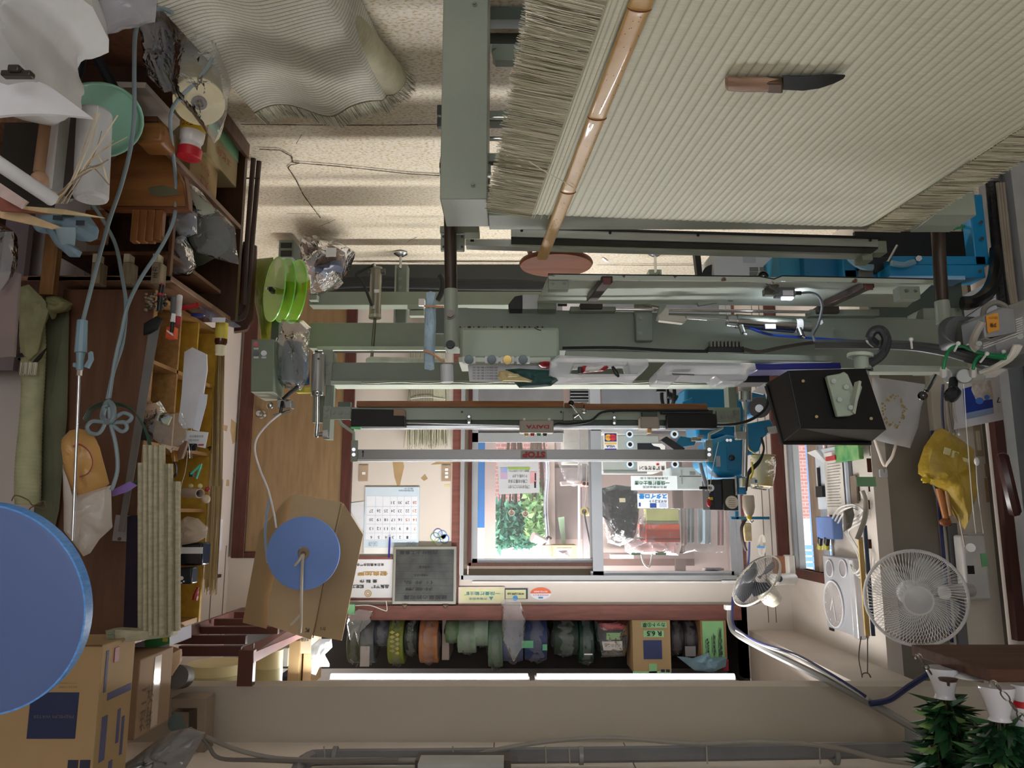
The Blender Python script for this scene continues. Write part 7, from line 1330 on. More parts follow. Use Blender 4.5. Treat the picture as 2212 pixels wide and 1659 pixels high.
# cable trunk at right
mb = MB()
for k, r in enumerate((.010, .009, .009, .008)): mb.tube([W(1760, 740 + k * 3, 2.5), W(1850, 740 + k * 3, 2.45), W(1960, 743 + k * 3, 2.35), W(2040, 752 + k * 4, 2.25), W(2100, 768 + k * 4, 2.15), W(2175, 780 + k * 4, 2.05), W(2215, 770 + k * 4, 2.0)], r)
one('machine_cables', 'thick grey and black cable trunk sweeping along the right end of the beam', 'cables', mb, M('3f4143', rough=.4, h2='5c5d5c', sc=4))
one('green_air_tube', 'green air tube looping down to the white valve, nearer the dark pipe', 'hose', MB().tube([W(2038, 798, 2.1), W(2042, 775, 2.1), W(2055, 752, 2.1), W(2080, 748, 2.1), W(2110, 760, 2.08), W(2150, 768, 2.05), W(2175, 768, 2.02)], .0048), M('1f8a55', rough=.3)); one('green_air_tube', 'green air tube looping down to the white valve, nearer the motor', 'hose', MB().tube([W(2102, 798, 2.08), W(2106, 782, 2.08), W(2120, 768, 2.08), W(2150, 772, 2.05), W(2172, 774, 2.02)], .0048), M('1f8a55', rough=.3))
for k, px in enumerate((((2070, 742), (2062, 758)), ((2132, 764), (2118, 782)), ((1968, 733), (1970, 752)), ((2168, 760), (2160, 785)))):
    one('cable_tie', ('white tie by the first green loop', 'white tie by the second green loop', 'white tie around the straight cable trunk', 'white tie near the motor body')[k] + ' of the cables', 'cable tie', MB().tube([W(px[0][0], px[0][1], 2.06), W(px[1][0], px[1][1], 2.04)], .003, sub=1).ball(W(px[0][0], px[0][1], 2.05), .006), WHITE)
mb = MB()
for k in range(4): mb.tube([W(2205 - k * 4, 745, 2.0), W(2190 - k * 3, 770, 2.02), W(2160 - k * 3, 790, 2.05), W(2130 - k * 4, 798 + k * 2, 2.1)], .006)
one('white_cables', 'bunch of white cables bending from the motor to the valve', 'cables', mb, M('d3cfc4', rough=.4))
t = T('air_regulator', 'white and steel air regulator with lever and black ball knob', 'regulator'); P(t, 'body', MB().cyl(W(2045, 812, 2.2), W(2120, 812, 2.2), .022, n=24), M('b9bdb8', rough=.35, metal=.4), bev=.003); P(t, 'round_cap', MB().cyl(W(2084, 812, 2.17), W(2084, 812, 2.13), .022), M('9c9f9c', rough=.4, metal=.5), bev=.003); P(t, 'white_shell', MB().pillow([(2100, 800), (2140, 795), (2175, 785), (2180, 795), (2150, 815), (2105, 818)], 2.2, .03, amp=.1), M('dcdcd6', rough=.35)); P(t, 'gauge', MB().lathe([(.0, -.01), (.022, -.008), (.026, .0), (.022, .012), (0, .02)], W(2056, 851, 2.15), (-.3, -.6, .5)), M('2b2f33', rough=.08, metal=.4)); P(t, 'gauge_stem', MB().cyl(W(2060, 820, 2.18), W(2058, 842, 2.16), .012), M('232527')); P(t, 'lever', MB().cyl(W(2020, 812, 2.2), W(2000, 846, 2.15), .007), CHROME); P(t, 'ball_knob', MB().ball(W(1993, 855, 2.14), .0135), M('0f1011', rough=.08, var=0, coat=1)); P(t, 'fitting', MB().cyl(W(2038, 796, 2.1), W(2038, 812, 2.12), .009, n=6).cyl(W(2102, 796, 2.1), W(2102, 812, 2.12), .009, n=6), WHITE)
one('frame_lip', 'pale grey-green ledge under the air regulator', 'ledge', MB().prism([W(1868, 788, 2.5), W(2180, 793, 2.3), W(2170, 803, 2.3), W(1880, 803, 2.5)], (0, .06, 0)), M('b9c3b6', rough=.4))
# right edge: dark frame, cables and aluminium sash
d2 = bpy.data.objects.new('door_2', None); COL.objects.link(d2); d2['kind'] = 'structure'; ROOTS.append(d2)
P(d2, 'sash_frame', MB().box(-2.44, -2.36, 3.55, 3.62, 0, 2.4).box(-2.44, -2.38, 3.30, 3.40, 0, 2.4).box(-2.44, -2.36, 2.4, 3.6, 2.3, 2.4), M('8a8d8f', rough=.35, metal=.5)); P(d2, 'timber_post', MB().pb(2158, 620, 2178, 1385, 3.98, .05), M('5a3430', rough=.5)); P(d2, 'panel', MB().box(-2.45, -2.43, 1.6, 3.55, 0, 2.4), M('5d6063', rough=.4)); P(d2, 'stile', MB().box(-2.43, -2.38, 2.95, 3.02, 0, 2.4), M('9a9da0', rough=.35, metal=.5))
P(d2, 'door_pull', MB().tube([W(2166, 990, 3.5), W(2168, 1000, 3.48), W(2190, 1095, 3.48), W(2190, 1100, 3.5)], .028, sub=2), M('43231f', rough=.25), bev=0)
P(d2, 'dark_backing', MB().box(-2.9, -2.89, 1.5, 4, 0, 2.5), M('2c2e31'))
mb = MB()
for k, px in enumerate((((2140, 395), (2148, 480), (2156, 560), (2166, 660)), ((2148, 395), (2156, 500), (2166, 580), (2180, 660)))): mb.tube([W(u, v, 2.9) for u, v in px], .020)
one('black_conduit', 'thick black corrugated conduits hanging down at the right edge', 'conduit', mb, M('151617', rough=.5, bump=.8, bsc=70))
mb = MB()
for k in range(3): mb.tube([W(2155 + k * 6, 395, 2.8), W(2166 + k * 6, 500, 2.8), W(2178 + k * 5, 600, 2.75), W(2188 + k * 4, 660, 2.7)], .007)
one('tan_cables', 'three tan cables tied to the black conduits', 'cables', mb, M('8f8474', rough=.5))
one('black_pipe_bend', 'black rubber pipe bending under the blue base at the right', 'pipe', MB().tube([W(2152, 540, 2.9), W(2150, 590, 2.85), W(2135, 630, 2.8), W(2105, 652, 2.75), W(2078, 655, 2.75)], .026), M('121315', rough=.2))
t = T('wall_sheet', 'white printed sheet on the wall behind the black pipe', 'poster'); P(t, 'sheet', MB().pp([(2078, 640), (2150, 600), (2156, 700), (2076, 722)], 3.5, .01), M('d4d6dd', rough=.6)); P(t, 'line', MB().pp([(2080, 688), (2150, 640), (2150, 641.5), (2080, 690)], 3.498, .001), INK)
# kamidana shelf
t = T('hanging_shelf', 'thick dark wooden hanging shelf plank at the right edge', 'shelf')
zs = Wz(1990, 1392, 2.05).z; sh = [Wz(1968, 1392, 2.05), Wz(2300, 1392, 2.05), Wz(2300, 1446, 2.05), Wz(2137, 1446, 2.05)]
P(t, 'plank', MB().prism(sh, (0, 0, .030)), wood('5d3d2b', '492c1b', 'x', sc=4, rough=.8), bev=.003)
def chain(name, label, pts, Y):
    t = T(name, label, 'chain'); Q = [W(u, v, y) for u, v, y in pts]; L_ = [(b - a).length for a, b in zip(Q, Q[1:])]; tot = sum(L_); n = int(tot / .022)
    for k in range(n):
        s = (k + .5) / n * tot
        for i, l in enumerate(L_):
            if s <= l: p = Q[i].lerp(Q[i + 1], s / l); d = (Q[i + 1] - Q[i]).normalized(); break
            s -= l
        e = d.orthogonal().normalized(); g = d.cross(e); e = e if k % 2 else g
        P(t, 'link', MB().tube([p + d * .013 * cos(q) + e * .006 * sin(q) for q in [2 * pi * i / 10 for i in range(10)]], .0016, n=5, closed=True, sub=1), M('6d645a', rough=.3, metal=.8))
    P(t, 'hook', MB().tube([Q[0] + Vector((.008 * cos(q), 0, .008 * sin(q) + .008)) for q in (2.8, 3.6, 4.5, 5.4, 6.2, 6.9)], .002, n=6), CHROME); return t
chain('shelf_chain', 'small chain with hook at the left corner of the hanging shelf', [(1983, 1412, 1.95), (2000, 1440, 1.95), (2012, 1455, 1.97)], 0)
chain('shelf_chain', 'longer chain with hook crossing in front of the right vase', [(2145, 1470, 1.72), (2165, 1495, 1.72), (2200, 1540, 1.72), (2215, 1560, 1.72)], 0)
def vase(label, u, v0, v1, Y, r0, r1, r2, leaves, seed, du=0, spread=.12):
    t = T('white_vase', label, 'vase'); a = W(u, v0, Y); a.z = 2.08; b = W(u + du, v1, Y); h = b.z - a.z
    P(t, 'vase', MB().lathe([(0, 0), (r0, 0), (r0 * 1.02, .006), (r1, h * .45), (r2, h * .85), (r2 * 1.0, h * .93), (r2 * 1.15, h), (r2 * .95, h), (r2 * .8, h * .92), (0, h * .9)], a, n=36), M('d6d6dc', rough=.12, var=.02, coat=.5))
    s = T('sakaki_branch', leaves, 'evergreen sprig'); rr = random.Random(seed); mb = MB(); st = MB(); top = a + Vector((0, 0, h))
    for k in range(13):
        q = rr.uniform(0, 2 * pi); tip = top + Vector((cos(q) * spread * rr.uniform(.4, 1) + .0, sin(q) * spread * .6, rr.uniform(.16, .32)))
        st.tube([top - Vector((0, 0, .03)), top.lerp(tip, .5) + Vector((cos(q) * .02, sin(q) * .02, 0)), tip], .0018, n=6)
        for i in range(30):
            p = top.lerp(tip, .03 + i / 30) + Vector((cos(q) * .01, sin(q) * .01, 0)); d = Vector((rr.gauss(0, 1) + cos(q), rr.gauss(0, 1) + sin(q), rr.uniform(-.3, 1.2))); mb.m = rr.choices((0, 1, 2), (6, 4, 1))[0]
            leaf(mb, p, d, Vector((rr.gauss(0, .6), rr.gauss(0, .6), 1)), rr.uniform(.045, .085), .017)
    P(s, 'leaves', mb, [M('1f3f27', rough=.25, coat=.3), M('2f5a35', rough=.25, coat=.3), M('7fa35c', rough=.3)], kind='stuff'); P(s, 'twig', st, M('3a3a20', rough=.7)); return t
vase('narrow white porcelain vase nearer the shelf corner', 2035, 1435, 1508, 2.10, .040, .031, .023, 'green sakaki sprig in the vase nearer the shelf corner', 3, 2, spread=.06)
vase('wider white porcelain vase in the middle of the shelf', 2150, 1460, 1556, 1.88, .038, .030, .022, 'green sakaki sprig in the wider vase', 5, 8, spread=.09)
t = T('sake_jar', 'white jar with a red band at the right edge of the shelf', 'jar'); a = W(2208, 1470, 1.9); a.z = 2.08
P(t, 'jar', MB().lathe([(0, 0), (.025, 0), (.028, .02), (.022, .04), (.032, .055), (.04, .10), (.03, .15), (.0, .155)], a, n=30), M('cfcdd0', rough=.2, coat=.4)); P(t, 'red_band', MB().lathe([(.0225, .036), (.027, .040), (.029, .050), (.028, .052)], a, n=30), M('b5202a', rough=.3))
t = T('white_dish', 'small white dish and bell between the two vases', 'dish'); P(t, 'dish', MB().lathe([(0, 0), (.015, 0), (.036, .012), (.037, .015), (.0, .006)], Vector((W(2098, 1478, 2.05).x, 2.05, 2.081)), n=30), WHITE); P(t, 'bell', MB().lathe([(.0, 0), (.022, .002), (.02, .008), (.004, .012), (.003, .02)], Vector((W(2046, 1450, 1.98).x, 1.98, 2.081)), n=20), M('4a3a30', rough=.3, metal=.5))
one('wooden_plaque', 'tan wooden plaque pieces lying behind the vases', 'plaque', MB().pp([(2075, 1447), (2125, 1462), (2126, 1476), (2078, 1466)], 2.16, .03), M('b08a66', rough=.6), bev=.001); one('wooden_plaque', 'tan wooden plaque standing at the right edge behind the jar', 'plaque', MB().pp([(2182, 1515), (2212, 1520), (2212, 1570), (2184, 1560)], 2.1, .02), M('c09468', rough=.6), bev=.001)
# conduits
CP = M('85837f', rough=.6, var=.1)
t = T('conduit_pipe', 'grey conduit pipe running diagonally from the wall fan up to the switch box', 'conduit'); P(t, 'pipe', MB().tube([W(1577, 1308, 5.1), W(1577, 1345, 5.0), W(1592, 1370, 4.8), W(1650, 1402, 4.3), W(1780, 1466, 3.54), W(1900, 1530, 3.45), W(1985, 1580, 3.3)], .018), CP); P(t, 'clamp', MB().pb(1568, 1308, 1582, 1318, 5.05, .05), WHITE)
one('blue_wire', 'dark blue and white wires following the diagonal conduit', 'wires', MB().tube([W(1583, 1290, 5.0), W(1583, 1345, 4.9), W(1600, 1365, 4.7), W(1640, 1388, 4.3), W(1720, 1415, 3.85), W(1800, 1460, 3.48), W(1870, 1505, 3.42)], .008), M('262a5c', rough=.4)); one('white_wire', 'white wire following the diagonal conduit', 'wire', MB().tube([W(1590, 1362, 4.75), W(1650, 1395, 4.25), W(1720, 1420, 3.8), W(1800, 1465, 3.47), W(1875, 1510, 3.42)], .006), M('bdbab6', rough=.7))
one('blue_conduit_bend', 'dark blue conduit bending away from the diagonal pipe to the grey panel', 'conduit', MB().tube([W(1880, 1520, 3.43), W(1920, 1512, 3.45), W(1960, 1485, 3.5), W(2012, 1452, 3.55)], .013), M('262c58', rough=.4))
t = T('switch_box', 'grey metal electrical box by the sakaki leaves', 'electrical box'); P(t, 'box', MB().pp([(1986, 1588), (1998, 1596), (2070, 1612), (2075, 1665), (2005, 1658), (1988, 1640)], 3.2, .12), M('84868a', rough=.4), bev=.004); P(t, 'screw', MB().cyl(W(2003, 1592, 3.2), W(2003, 1592, 3.19), .008), STEEL)
# pull-fan cord etc
t = T('coiled_cord', 'small coil of white cord tied in blue beside the narrow window', 'cord'); mb = MB()
for k in range(4): mb.tube([W(1644 + 6 * sin(q) + k, 1178 + 22 * cos(q), 5.3) for q in [2 * pi * i / 10 for i in range(10)]], .005, n=5, closed=True)
P(t, 'coil', mb, M('cfc8bb', rough=.5)); P(t, 'tie', MB().pb(1638, 1180, 1652, 1184, 5.27, .03), M('4f8fd0'))
one('brush', 'old natural brush hanging below the oil bottle', 'brush', MB().pb(1608, 1130, 1624, 1170, 4.6, .04), M('b3a078', rough=.8, var=.2, sc=30), bev=.004); one('leather_strap', 'dark leather strap looped beside the old brush', 'strap', MB().tube([W(1612, 1120, 4.5), W(1602, 1140, 4.5), W(1605, 1170, 4.5), W(1612, 1190, 4.5)], .010, flat=.3), M('2c1f1c', rough=.5))
one('wire_drop', 'blue and white wire dropping beside the brush to the shelf board', 'wire', MB().tube([W(1619, 1170, 5.2), W(1616, 1220, 5.2), W(1600, 1260, 5.15), W(1585, 1290, 5.1), W(1580, 1310, 5.1)], .007), M('3a3f75', rough=.4))
for u in (1640, 1656): struct('trim_6', MB().pb(u, 620, u + 1.5, 1345, YB - .002, .002), M('6d5f58'))
# ================================================================ SIGNS, SHELF ROLLS, CEILING
# calendar
Yc = YB - .012
t = T('month_calendar', 'pale blue wall calendar with rows of dates hanging over the licence plate', 'calendar')
P(t, 'sheet', MB().pb(787, 1052, 905, 1196, Yc, .006), M('c6d6e2', rough=.6, var=.02)); q_ = P(t, 'date_field', MB().pb(791, 1072, 901, 1165, Yc - .001, .001), M('dfe3ea', rough=.7, var=.01)); P(t, 'white_foot', MB().pb(787, 1183, 853, 1196, Yc - .001, .001), WHITE)
cols = [896, 880, 864, 849, 834, 818, 802]; rows = [(1161, [None, 1, 2, 3, 4, 5, 6]), (1142, [7, 8, 9, 10, 11, 12, 13]), (1123, [14, 15, 16, 17, 18, 19, 20]), (1104, [21, 22, 23, 24, 25, 26, 27]), (1086, [28, 29, 30, 31, None, None, None])]
mb = MB(); mr = MB()
for v, ds in rows:
    for c_, d_ in zip(cols, ds):
        if d_: (ptext(mr if (c_ == 896 or d_ == 15) else mb, str(d_), c_ - (4 if d_ > 9 else 2), v - 3, c_ + (4 if d_ > 9 else 2), v + 3, Yc - .001))
P(q_, 'date_number', mb, M('4b4f58', var=0)); P(q_, 'sunday_number', mr, M('c9704a', var=0)); mb = MB()
for v in (1094, 1113, 1132, 1151): mb.pb(791, v, 901, v + .6, Yc - .002, .0005)
for u in (810, 826, 842, 857, 872, 888): mb.pb(u, 1072, u + .5, 1165, Yc - .002, .0005)
P(q_, 'grid_line', mb, M('b9c3cf', var=0)); P(t, 'heading', ptext(ptext(MB(), '東洋畳材株式会社', 861, 1058, 894, 1062, Yc - .001), '連合会', 873, 1054, 893, 1057, Yc - .001), M('5b7590', var=0)); P(t, 'small_calendar', ptext(ptext(MB(), '12345 6789', 796, 1170, 816, 1180, Yc - .001), '1234567', 878, 1170, 898, 1180, Yc - .001), M('8fa0b0', var=0))
one('loose_sheet', 'curled handwritten sheet behind the blue calendar', 'paper', MB().pp([(749, 1088), (786, 1083), (789, 1150), (780, 1142), (770, 1125)], YB - .006, .002), M('d4d6dc', rough=.8))
one('blue_pen', 'blue ballpoint pen hanging across the calendar foot', 'pen', MB().cyl(W(842, 1160, YB - .03), W(840, 1205, YB - .03), .006), M('23238a', rough=.3))
for k, (u, h) in enumerate(((785, 'switch plate with one rocker nearer the door'), (964, 'switch plate with three rockers nearer the window'))):
    t = T('switch_plate', 'beige ' + h, 'switch'); P(t, 'plate', MB().pb(u - 10, 1004, u + 10, 1040, YB - .008, .008), M('b09a84', rough=.5), bev=.002); q_ = P(t, 'inner_plate', MB().pb(u - 8, 1006, u + 9, 1038, YB - .010, .004), M('a58f79', rough=.5))
    for v in ([1022] if k == 0 else [1014, 1022, 1030]): P(q_, 'rocker', MB().pb(u - 3, v - 3, u + 4, v + 3, YB - .014, .006), WHITE, bev=.001)
t = T('round_decals', 'cluster of overlapping round badges on the wall beside the window', 'stickers')
for u, v, h in ((940, 1160, '5aa04f'), (955, 1156, '6aa0d0'), (960, 1164, '3f6fb5'), (948, 1170, 'c9b84a'), (946, 1152, '6a5aa0')): c = W(u, v, YB - .003); P(t, 'ring', MB().ring(c, c - Vector((0, .002, 0)), .033, .028, n=30), M(h, var=0)); P(t, 'face', MB().cyl(c, c - Vector((0, .001, 0)), .028, n=30), M('d3dbe2', var=0))
one('tiny_label', 'tiny yellowed label under the triple switch', 'label', MB().pb(960, 1047, 972, 1052, YB - .002, .002), M('d6cb9a'))
# plaques
t = T('licence_plate', 'dark weathered metal construction licence plaque in a silver frame', 'plaque')
P(t, 'frame', MB().pb(848, 1180, 986, 1306, YB - .05, .04), M('8f9088', rough=.35, metal=.5, var=.08), bev=.004); q_ = P(t, 'plate', MB().pb(854, 1187, 980, 1299, YB - .053, .005), M('4a4d4b', rough=.35, metal=.4, h2='35383a', sc=9)); mb = MB()
for s, a_ in (('建設業の許可票', (872, 1285, 966, 1295)), ('井畳店', (875, 1269, 935, 1276)), ('伊 井 弘', (873, 1254, 936, 1262)), ('内装仕上工事業', (863, 1189, 945, 1198)), ('一般建設業', (905, 1222, 935, 1228)), ('代表者の氏名', (895, 1240, 925, 1245))): ptext(mb, s, *a_, YB - .0535, bold=.02)
P(q_, 'lettering', mb, M('101112', var=0)); 
mb = MB()
for v in (1281, 1265, 1250, 1234, 1218, 1200): mb.pb(856, v, 978, v + .6, YB - .0535, .0005)
P(q_, 'rule_line', mb, M('1c1d1e', var=0))
for u in (874, 962): P(t, 'hanger', MB().pillow([(u - 7, 1305), (u + 7, 1305), (u + 4, 1312), (u, 1315), (u - 4, 1312)], YB - .06, .006), M('5c4a3c', rough=.4, metal=.4))
t = T('member_plaque', 'white tatami association member plaque with gold and black lettering', 'plaque')
P(t, 'board', MB().pb(756, 1208, 848, 1292, YB - .02, .012), M('d9dadd', rough=.4, var=.01), bev=.002); P(t, 'frame', MB().pb(752, 1202, 848, 1208, YB - .025, .02), RDBR); P(t, 'frame', MB().pb(752, 1292, 848, 1297, YB - .025, .02), RDBR)
P(t, 'lettering', ptext(ptext(ptext(MB(), '品質管理', 802, 1263, 840, 1271, YB - .022, bold=.03), '認定工', 760, 1263, 786, 1271, YB - .022, bold=.03), '畳 製 作', 777, 1252, 815, 1259, YB - .022, bold=.02), M('26282c', var=0)); ptop = P(t, 'lettering', ptext(MB(), '全日本畳組合連合', 770, 1217, 830, 1223, YB - .022, bold=.02), M('26282c', var=0)); P(t, 'gold_lettering', ptext(MB(), '優良加盟', 772, 1234, 838, 1244, YB - .022, bold=.04), M('b08a4a', var=0)); c = W(795, 1282, YB - .021); P(t, 'crest', MB().ring(c, c - Vector((0, .002, 0)), .025, .019).ring(c, c - Vector((0, .002, 0)), .014, .008), M('b3935a', var=0))
t = T('craftsman_plaque', 'cream framed plaque with teal craftsman certificate lettering', 'plaque'); P(t, 'frame', MB().pb(990, 1268, 1090, 1306, YB - .02, .015), M('dcd0c6', rough=.5), bev=.002); P(t, 'board', MB().pb(995, 1271, 1088, 1301, YB - .023, .005), M('cfcda2', rough=.5)); P(t, 'lettering', ptext(ptext(MB(), '一級畳技能士証', 1003, 1278, 1080, 1286, YB - .0235, bold=.02), '労働省認定', 1013, 1291, 1052, 1296, YB - .0235), M('3f8a86', var=0)); P(t, 'mark', MB().pp([(1056, 1289), (1066, 1289), (1061, 1297)], YB - .024, .001), M('3f8a86', var=0))
t = T('member_sticker', 'small yellow green sticker with dark edge beside the craftsman plaque', 'sticker'); P(t, 'edge', MB().pb(1091, 1271, 1140, 1294, YB - .006, .006), M('2c3550')); P(t, 'face', MB().pb(1092, 1274, 1136, 1293, YB - .008, .003), M('cdd0a0', rough=.5)); P(t, 'lettering', ptext(MB(), '神戸商工会議所 会員', 1096, 1280, 1132, 1285, YB - .0085, bold=.02), M('4a4f3a', var=0)); c = W(1113, 1292, YB - .009); P(t, 'globe', MB().cyl(c, c - Vector((0, .002, 0)), .018), M('3f8fd0', var=0))
t = T('oval_sticker', 'orange and white oval sticker at the right of the plaques', 'sticker'); Q = [(1168 + 22.5 * cos(q), 1282 + 13 * sin(q)) for q in [2 * pi * k / 36 for k in range(36)]]; P(t, 'face', MB().pp(Q, YB - .003, .003), M('dfe0ea', var=0)); P(t, 'orange_cap', MB().pp([p for p in Q if p[1] <= 1282.1], YB - .004, .001), M('d9643a', var=0)); P(t, 'lettering', ptext(MB(), '消防団協力事業所', 1153, 1276, 1183, 1279.5, YB - .0042, bold=.02), WHITE); P(t, 'red_lettering', ptext(MB(), 'さわやかネット', 1151, 1284, 1185, 1287, YB - .0036, bold=.02), M('b0523a', var=0)); P(t, 'blue_box', MB().pb(1163, 1289, 1173, 1293, YB - .004, .001), M('4f8fc0', var=0))
# wrapped rolls on the high shelf: discs of edging tape seen edge on
def roll(name, label, u0, u1, v0, v1, h, Y=5.52, film_=True, tiltx=0.0, extra=None, inner=None, grp='rolls on the high shelf'):
    t = T(name, label, 'roll', grp); uc, vc = (u0 + u1) / 2, (v0 + v1) / 2; c = W(uc, vc, Y); r = abs(W(uc, v0, Y).z - W(uc, v1, Y).z) / 2; hw = abs(W(u0, vc, Y).x - W(u1, vc, Y).x) / 2; ax = Vector((1, tiltx, 0)).normalized(); c.y = Y + r
    P(t, 'roll', MB().lathe([(r * .25, -hw), (r * .97, -hw), (r, -hw * .9), (r, hw * .9), (r * .97, hw), (r * .25, hw), (r * .25, -hw)], c, ax, n=40, cap=False), M(h, rough=.45, var=.12, sc=10)); P(t, 'core', MB().ring(c - ax * hw * 1.01, c + ax * hw * 1.01, r * .28, r * .2, n=24), M(inner or '26282a'))
    if film_: P(t, 'film_wrap', MB().ball(c, hw * 1.35, r * 1.1, r * 1.08, n=26, m=20, amp=.10, seed=int(u0), fr=9), FILM)
    return t
rl_ = [('olive green roll in clear film at the left end', 748, 776, 1342, 1440, '4c5238'), ('grey roll with a white paper strip', 776, 806, 1342, 1440, '6d7678'), ('dark blue grey roll behind the grey one', 808, 838, 1342, 1400, '39404f'), ('lime green patterned roll', 836, 870, 1340, 1442, '7d8a34'), ('very dark green roll with pale lettering', 872, 900, 1342, 1420, '17211c'), ('orange brown roll in clear film', 904, 944, 1340, 1440, 'a8704a'), ('mid green roll in film right of the orange one', 962, 990, 1342, 1392, '4a6a3c'), ('pale sage roll in crumpled film', 988, 1028, 1340, 1416, '7f9682'), ('sage roll beside the pale sage one', 1024, 1054, 1336, 1400, '86a08a'), ('big sage green roll in the middle', 1054, 1086, 1334, 1450, '5d7660'), ('indigo grey roll in loose film', 1086, 1130, 1338, 1436, '4b5674'), ('navy roll with green tape pieces', 1134, 1182, 1336, 1434, '2c3a63'), ('dark green roll in film left of the narrow one', 1198, 1250, 1342, 1420, '23362c'), ('narrow dark green roll', 1252, 1284, 1342, 1440, '14382c'), ('dark brown black roll right of the carton', 1450, 1478, 1342, 1418, '2e2629'), ('brown black roll with a paper label', 1478, 1510, 1342, 1426, '302829')]
for nm, u0, u1, v0, v1, h in rl_:
    t = roll('edging_roll', nm + ' on the high shelf', u0, u1, v0, v1, h)
    if 'white paper' in nm: P(t, 'paper_strip', MB().pb(778, 1396, 798, 1440, 5.50, .004), M('b3aea8'))
    if 'lettering' in nm: P(t, 'lettering', ptext(MB(), '天然色', 881, 1345, 893, 1375, 5.515), M('5c6a5c', var=0))
    if 'lime' in nm:
        mb = MB()
        for k in range(10): mb.pp([(841 + (k % 2) * 12, 1366 + k * 5), (847 + (k % 2) * 12, 1370 + k * 5), (853 + (k % 2) * 10, 1366 + k * 5), (847 + (k % 2) * 12, 1362 + k * 5)], 5.515, .003)
        P(t, 'diamond_pattern', mb, M('b5ab3a', rough=.4))
    if 'green tape' in nm: P(t, 'green_tape', MB().pb(1127, 1384, 1152, 1400, 5.50, .003).pb(1172, 1392, 1182, 1405, 5.50, .003), M('5fae84'))
    if 'paper label' in nm: P(t, 'paper_label', MB().pb(1480, 1396, 1503, 1418, 5.50, .003), M('8f8a8c'))
    if nm.startswith('narrow'): P(t, 'pale_band', MB().pb(1262, 1412, 1280, 1415, 5.51, .003), WHITE)
t = T('patterned_bundle', 'bundle with red spotted top and white handwritten label on the high shelf', 'bundle', 'rolls on the high shelf')
P(t, 'red_cloth', MB().pillow([(1290, 1340), (1352, 1340), (1354, 1360), (1300, 1362)], 5.6, .08, amp=.1), M('b5353c', h2='e0d0d0', thr=(.62, .66), sc=22, rough=.5)); P(t, 'dark_body', MB().pillow([(1288, 1360), (1354, 1358), (1352, 1400), (1340, 1416), (1300, 1416), (1290, 1395)], 5.62, .09, amp=.15), M('2c3040', rough=.4)); P(t, 'green_label', MB().pb(1310, 1367, 1340, 1382, 5.49, .003), M('7fb06a')); P(t, 'white_label', MB().pp([(1300, 1386), (1344, 1385), (1345, 1405), (1304, 1405)], 5.48, .003), M('c9c4ba')); P(t, 'handwriting', ptext(MB(), 'メスのこし', 1306, 1391, 1340, 1398, 5.478), INK); P(t, 'film_wrap', MB().pillow([(1284, 1338), (1356, 1338), (1360, 1380), (1350, 1418), (1296, 1420), (1284, 1380)], 5.56, .10, amp=.4, seed=9), FILM)
t = T('labelled_carton', 'brown carton with green tape labels and a blue square on the high shelf', 'box'); P(t, 'body', MB().pb(1367, 1340, 1449, 1454, 5.42, .3), M('ae946c', rough=.8, var=.04), bev=.003); P(t, 'blue_square', MB().pb(1390, 1383, 1430, 1424, 5.417, .002), M('2c3a68', rough=.6)); P(t, 'tape_label', MB().pb(1385, 1344, 1440, 1356, 5.417, .003).pb(1390, 1362, 1434, 1376, 5.417, .003).pb(1402, 1434, 1419, 1454, 5.417, .003).pb(1367, 1450, 1449, 1456, 5.417, .003), M('8fc890', rough=.6)); P(t, 'handwriting', ptext(ptext(MB(), 'カット①草', 1388, 1345, 1437, 1355, 5.415, bold=.02), 'R 6.5', 1397, 1363, 1429, 1374, 5.415, bold=.03), INK); P(t, 'symbols', MB().pb(1428, 1446, 1436, 1452, 5.417, .002).pb(1439, 1446, 1447, 1452, 5.417, .002), M('2c3350'))
t = T('taped_carton', 'brown carton covered with green tape handwriting at the shelf end', 'box'); P(t, 'body', MB().pb(1514, 1340, 1570, 1432, 5.44, .3), M('a07f56', rough=.8), bev=.003); P(t, 'green_sheet', MB().pb(1518, 1342, 1564, 1425, 5.436, .003), M('8fc98c', rough=.6)); P(t, 'handwriting', ptext(ptext(ptext(MB(), '草型 15', 1524, 1378, 1532, 1420, 5.434, bold=.02), '20部 10', 1537, 1368, 1546, 1422, 5.434, bold=.02), '京都線路録', 1551, 1355, 1560, 1424, 5.434, bold=.02), INK)
one('blue_carrier_bag', 'pale blue thin carrier bag slumped in front of the taped carton', 'bag', MB().pillow([(1462, 1418), (1490, 1424), (1530, 1410), (1540, 1425), (1570, 1420), (1568, 1440), (1540, 1452), (1500, 1448)], 5.36, .05, amp=.5), M('7d9fb3', rough=.4, alpha=.85)); one('red_cloth', 'dark red cloth corner behind the pale blue bag', 'cloth', MB().pillow([(1556, 1420), (1574, 1425), (1574, 1450), (1560, 1450)], 5.4, .03), M('8a1f3a', rough=.6))
t = T('hanging_film_bag', 'crumpled clear film bag hanging over the board below the sage rolls', 'bag'); P(t, 'bag', MB().pillow([(1082, 1300), (1100, 1290), (1122, 1296), (1136, 1335), (1132, 1390), (1110, 1430), (1086, 1380)], 5.36, .04, amp=.6, seed=3), FILM)
one('hanging_film_bag', 'clear film hanging over the board at the left end of the rolls', 'bag', MB().pillow([(752, 1330), (775, 1316), (806, 1320), (800, 1345), (780, 1365), (775, 1400), (765, 1360), (756, 1390), (748, 1345)], 5.36, .03, amp=.6, seed=3), FILM)
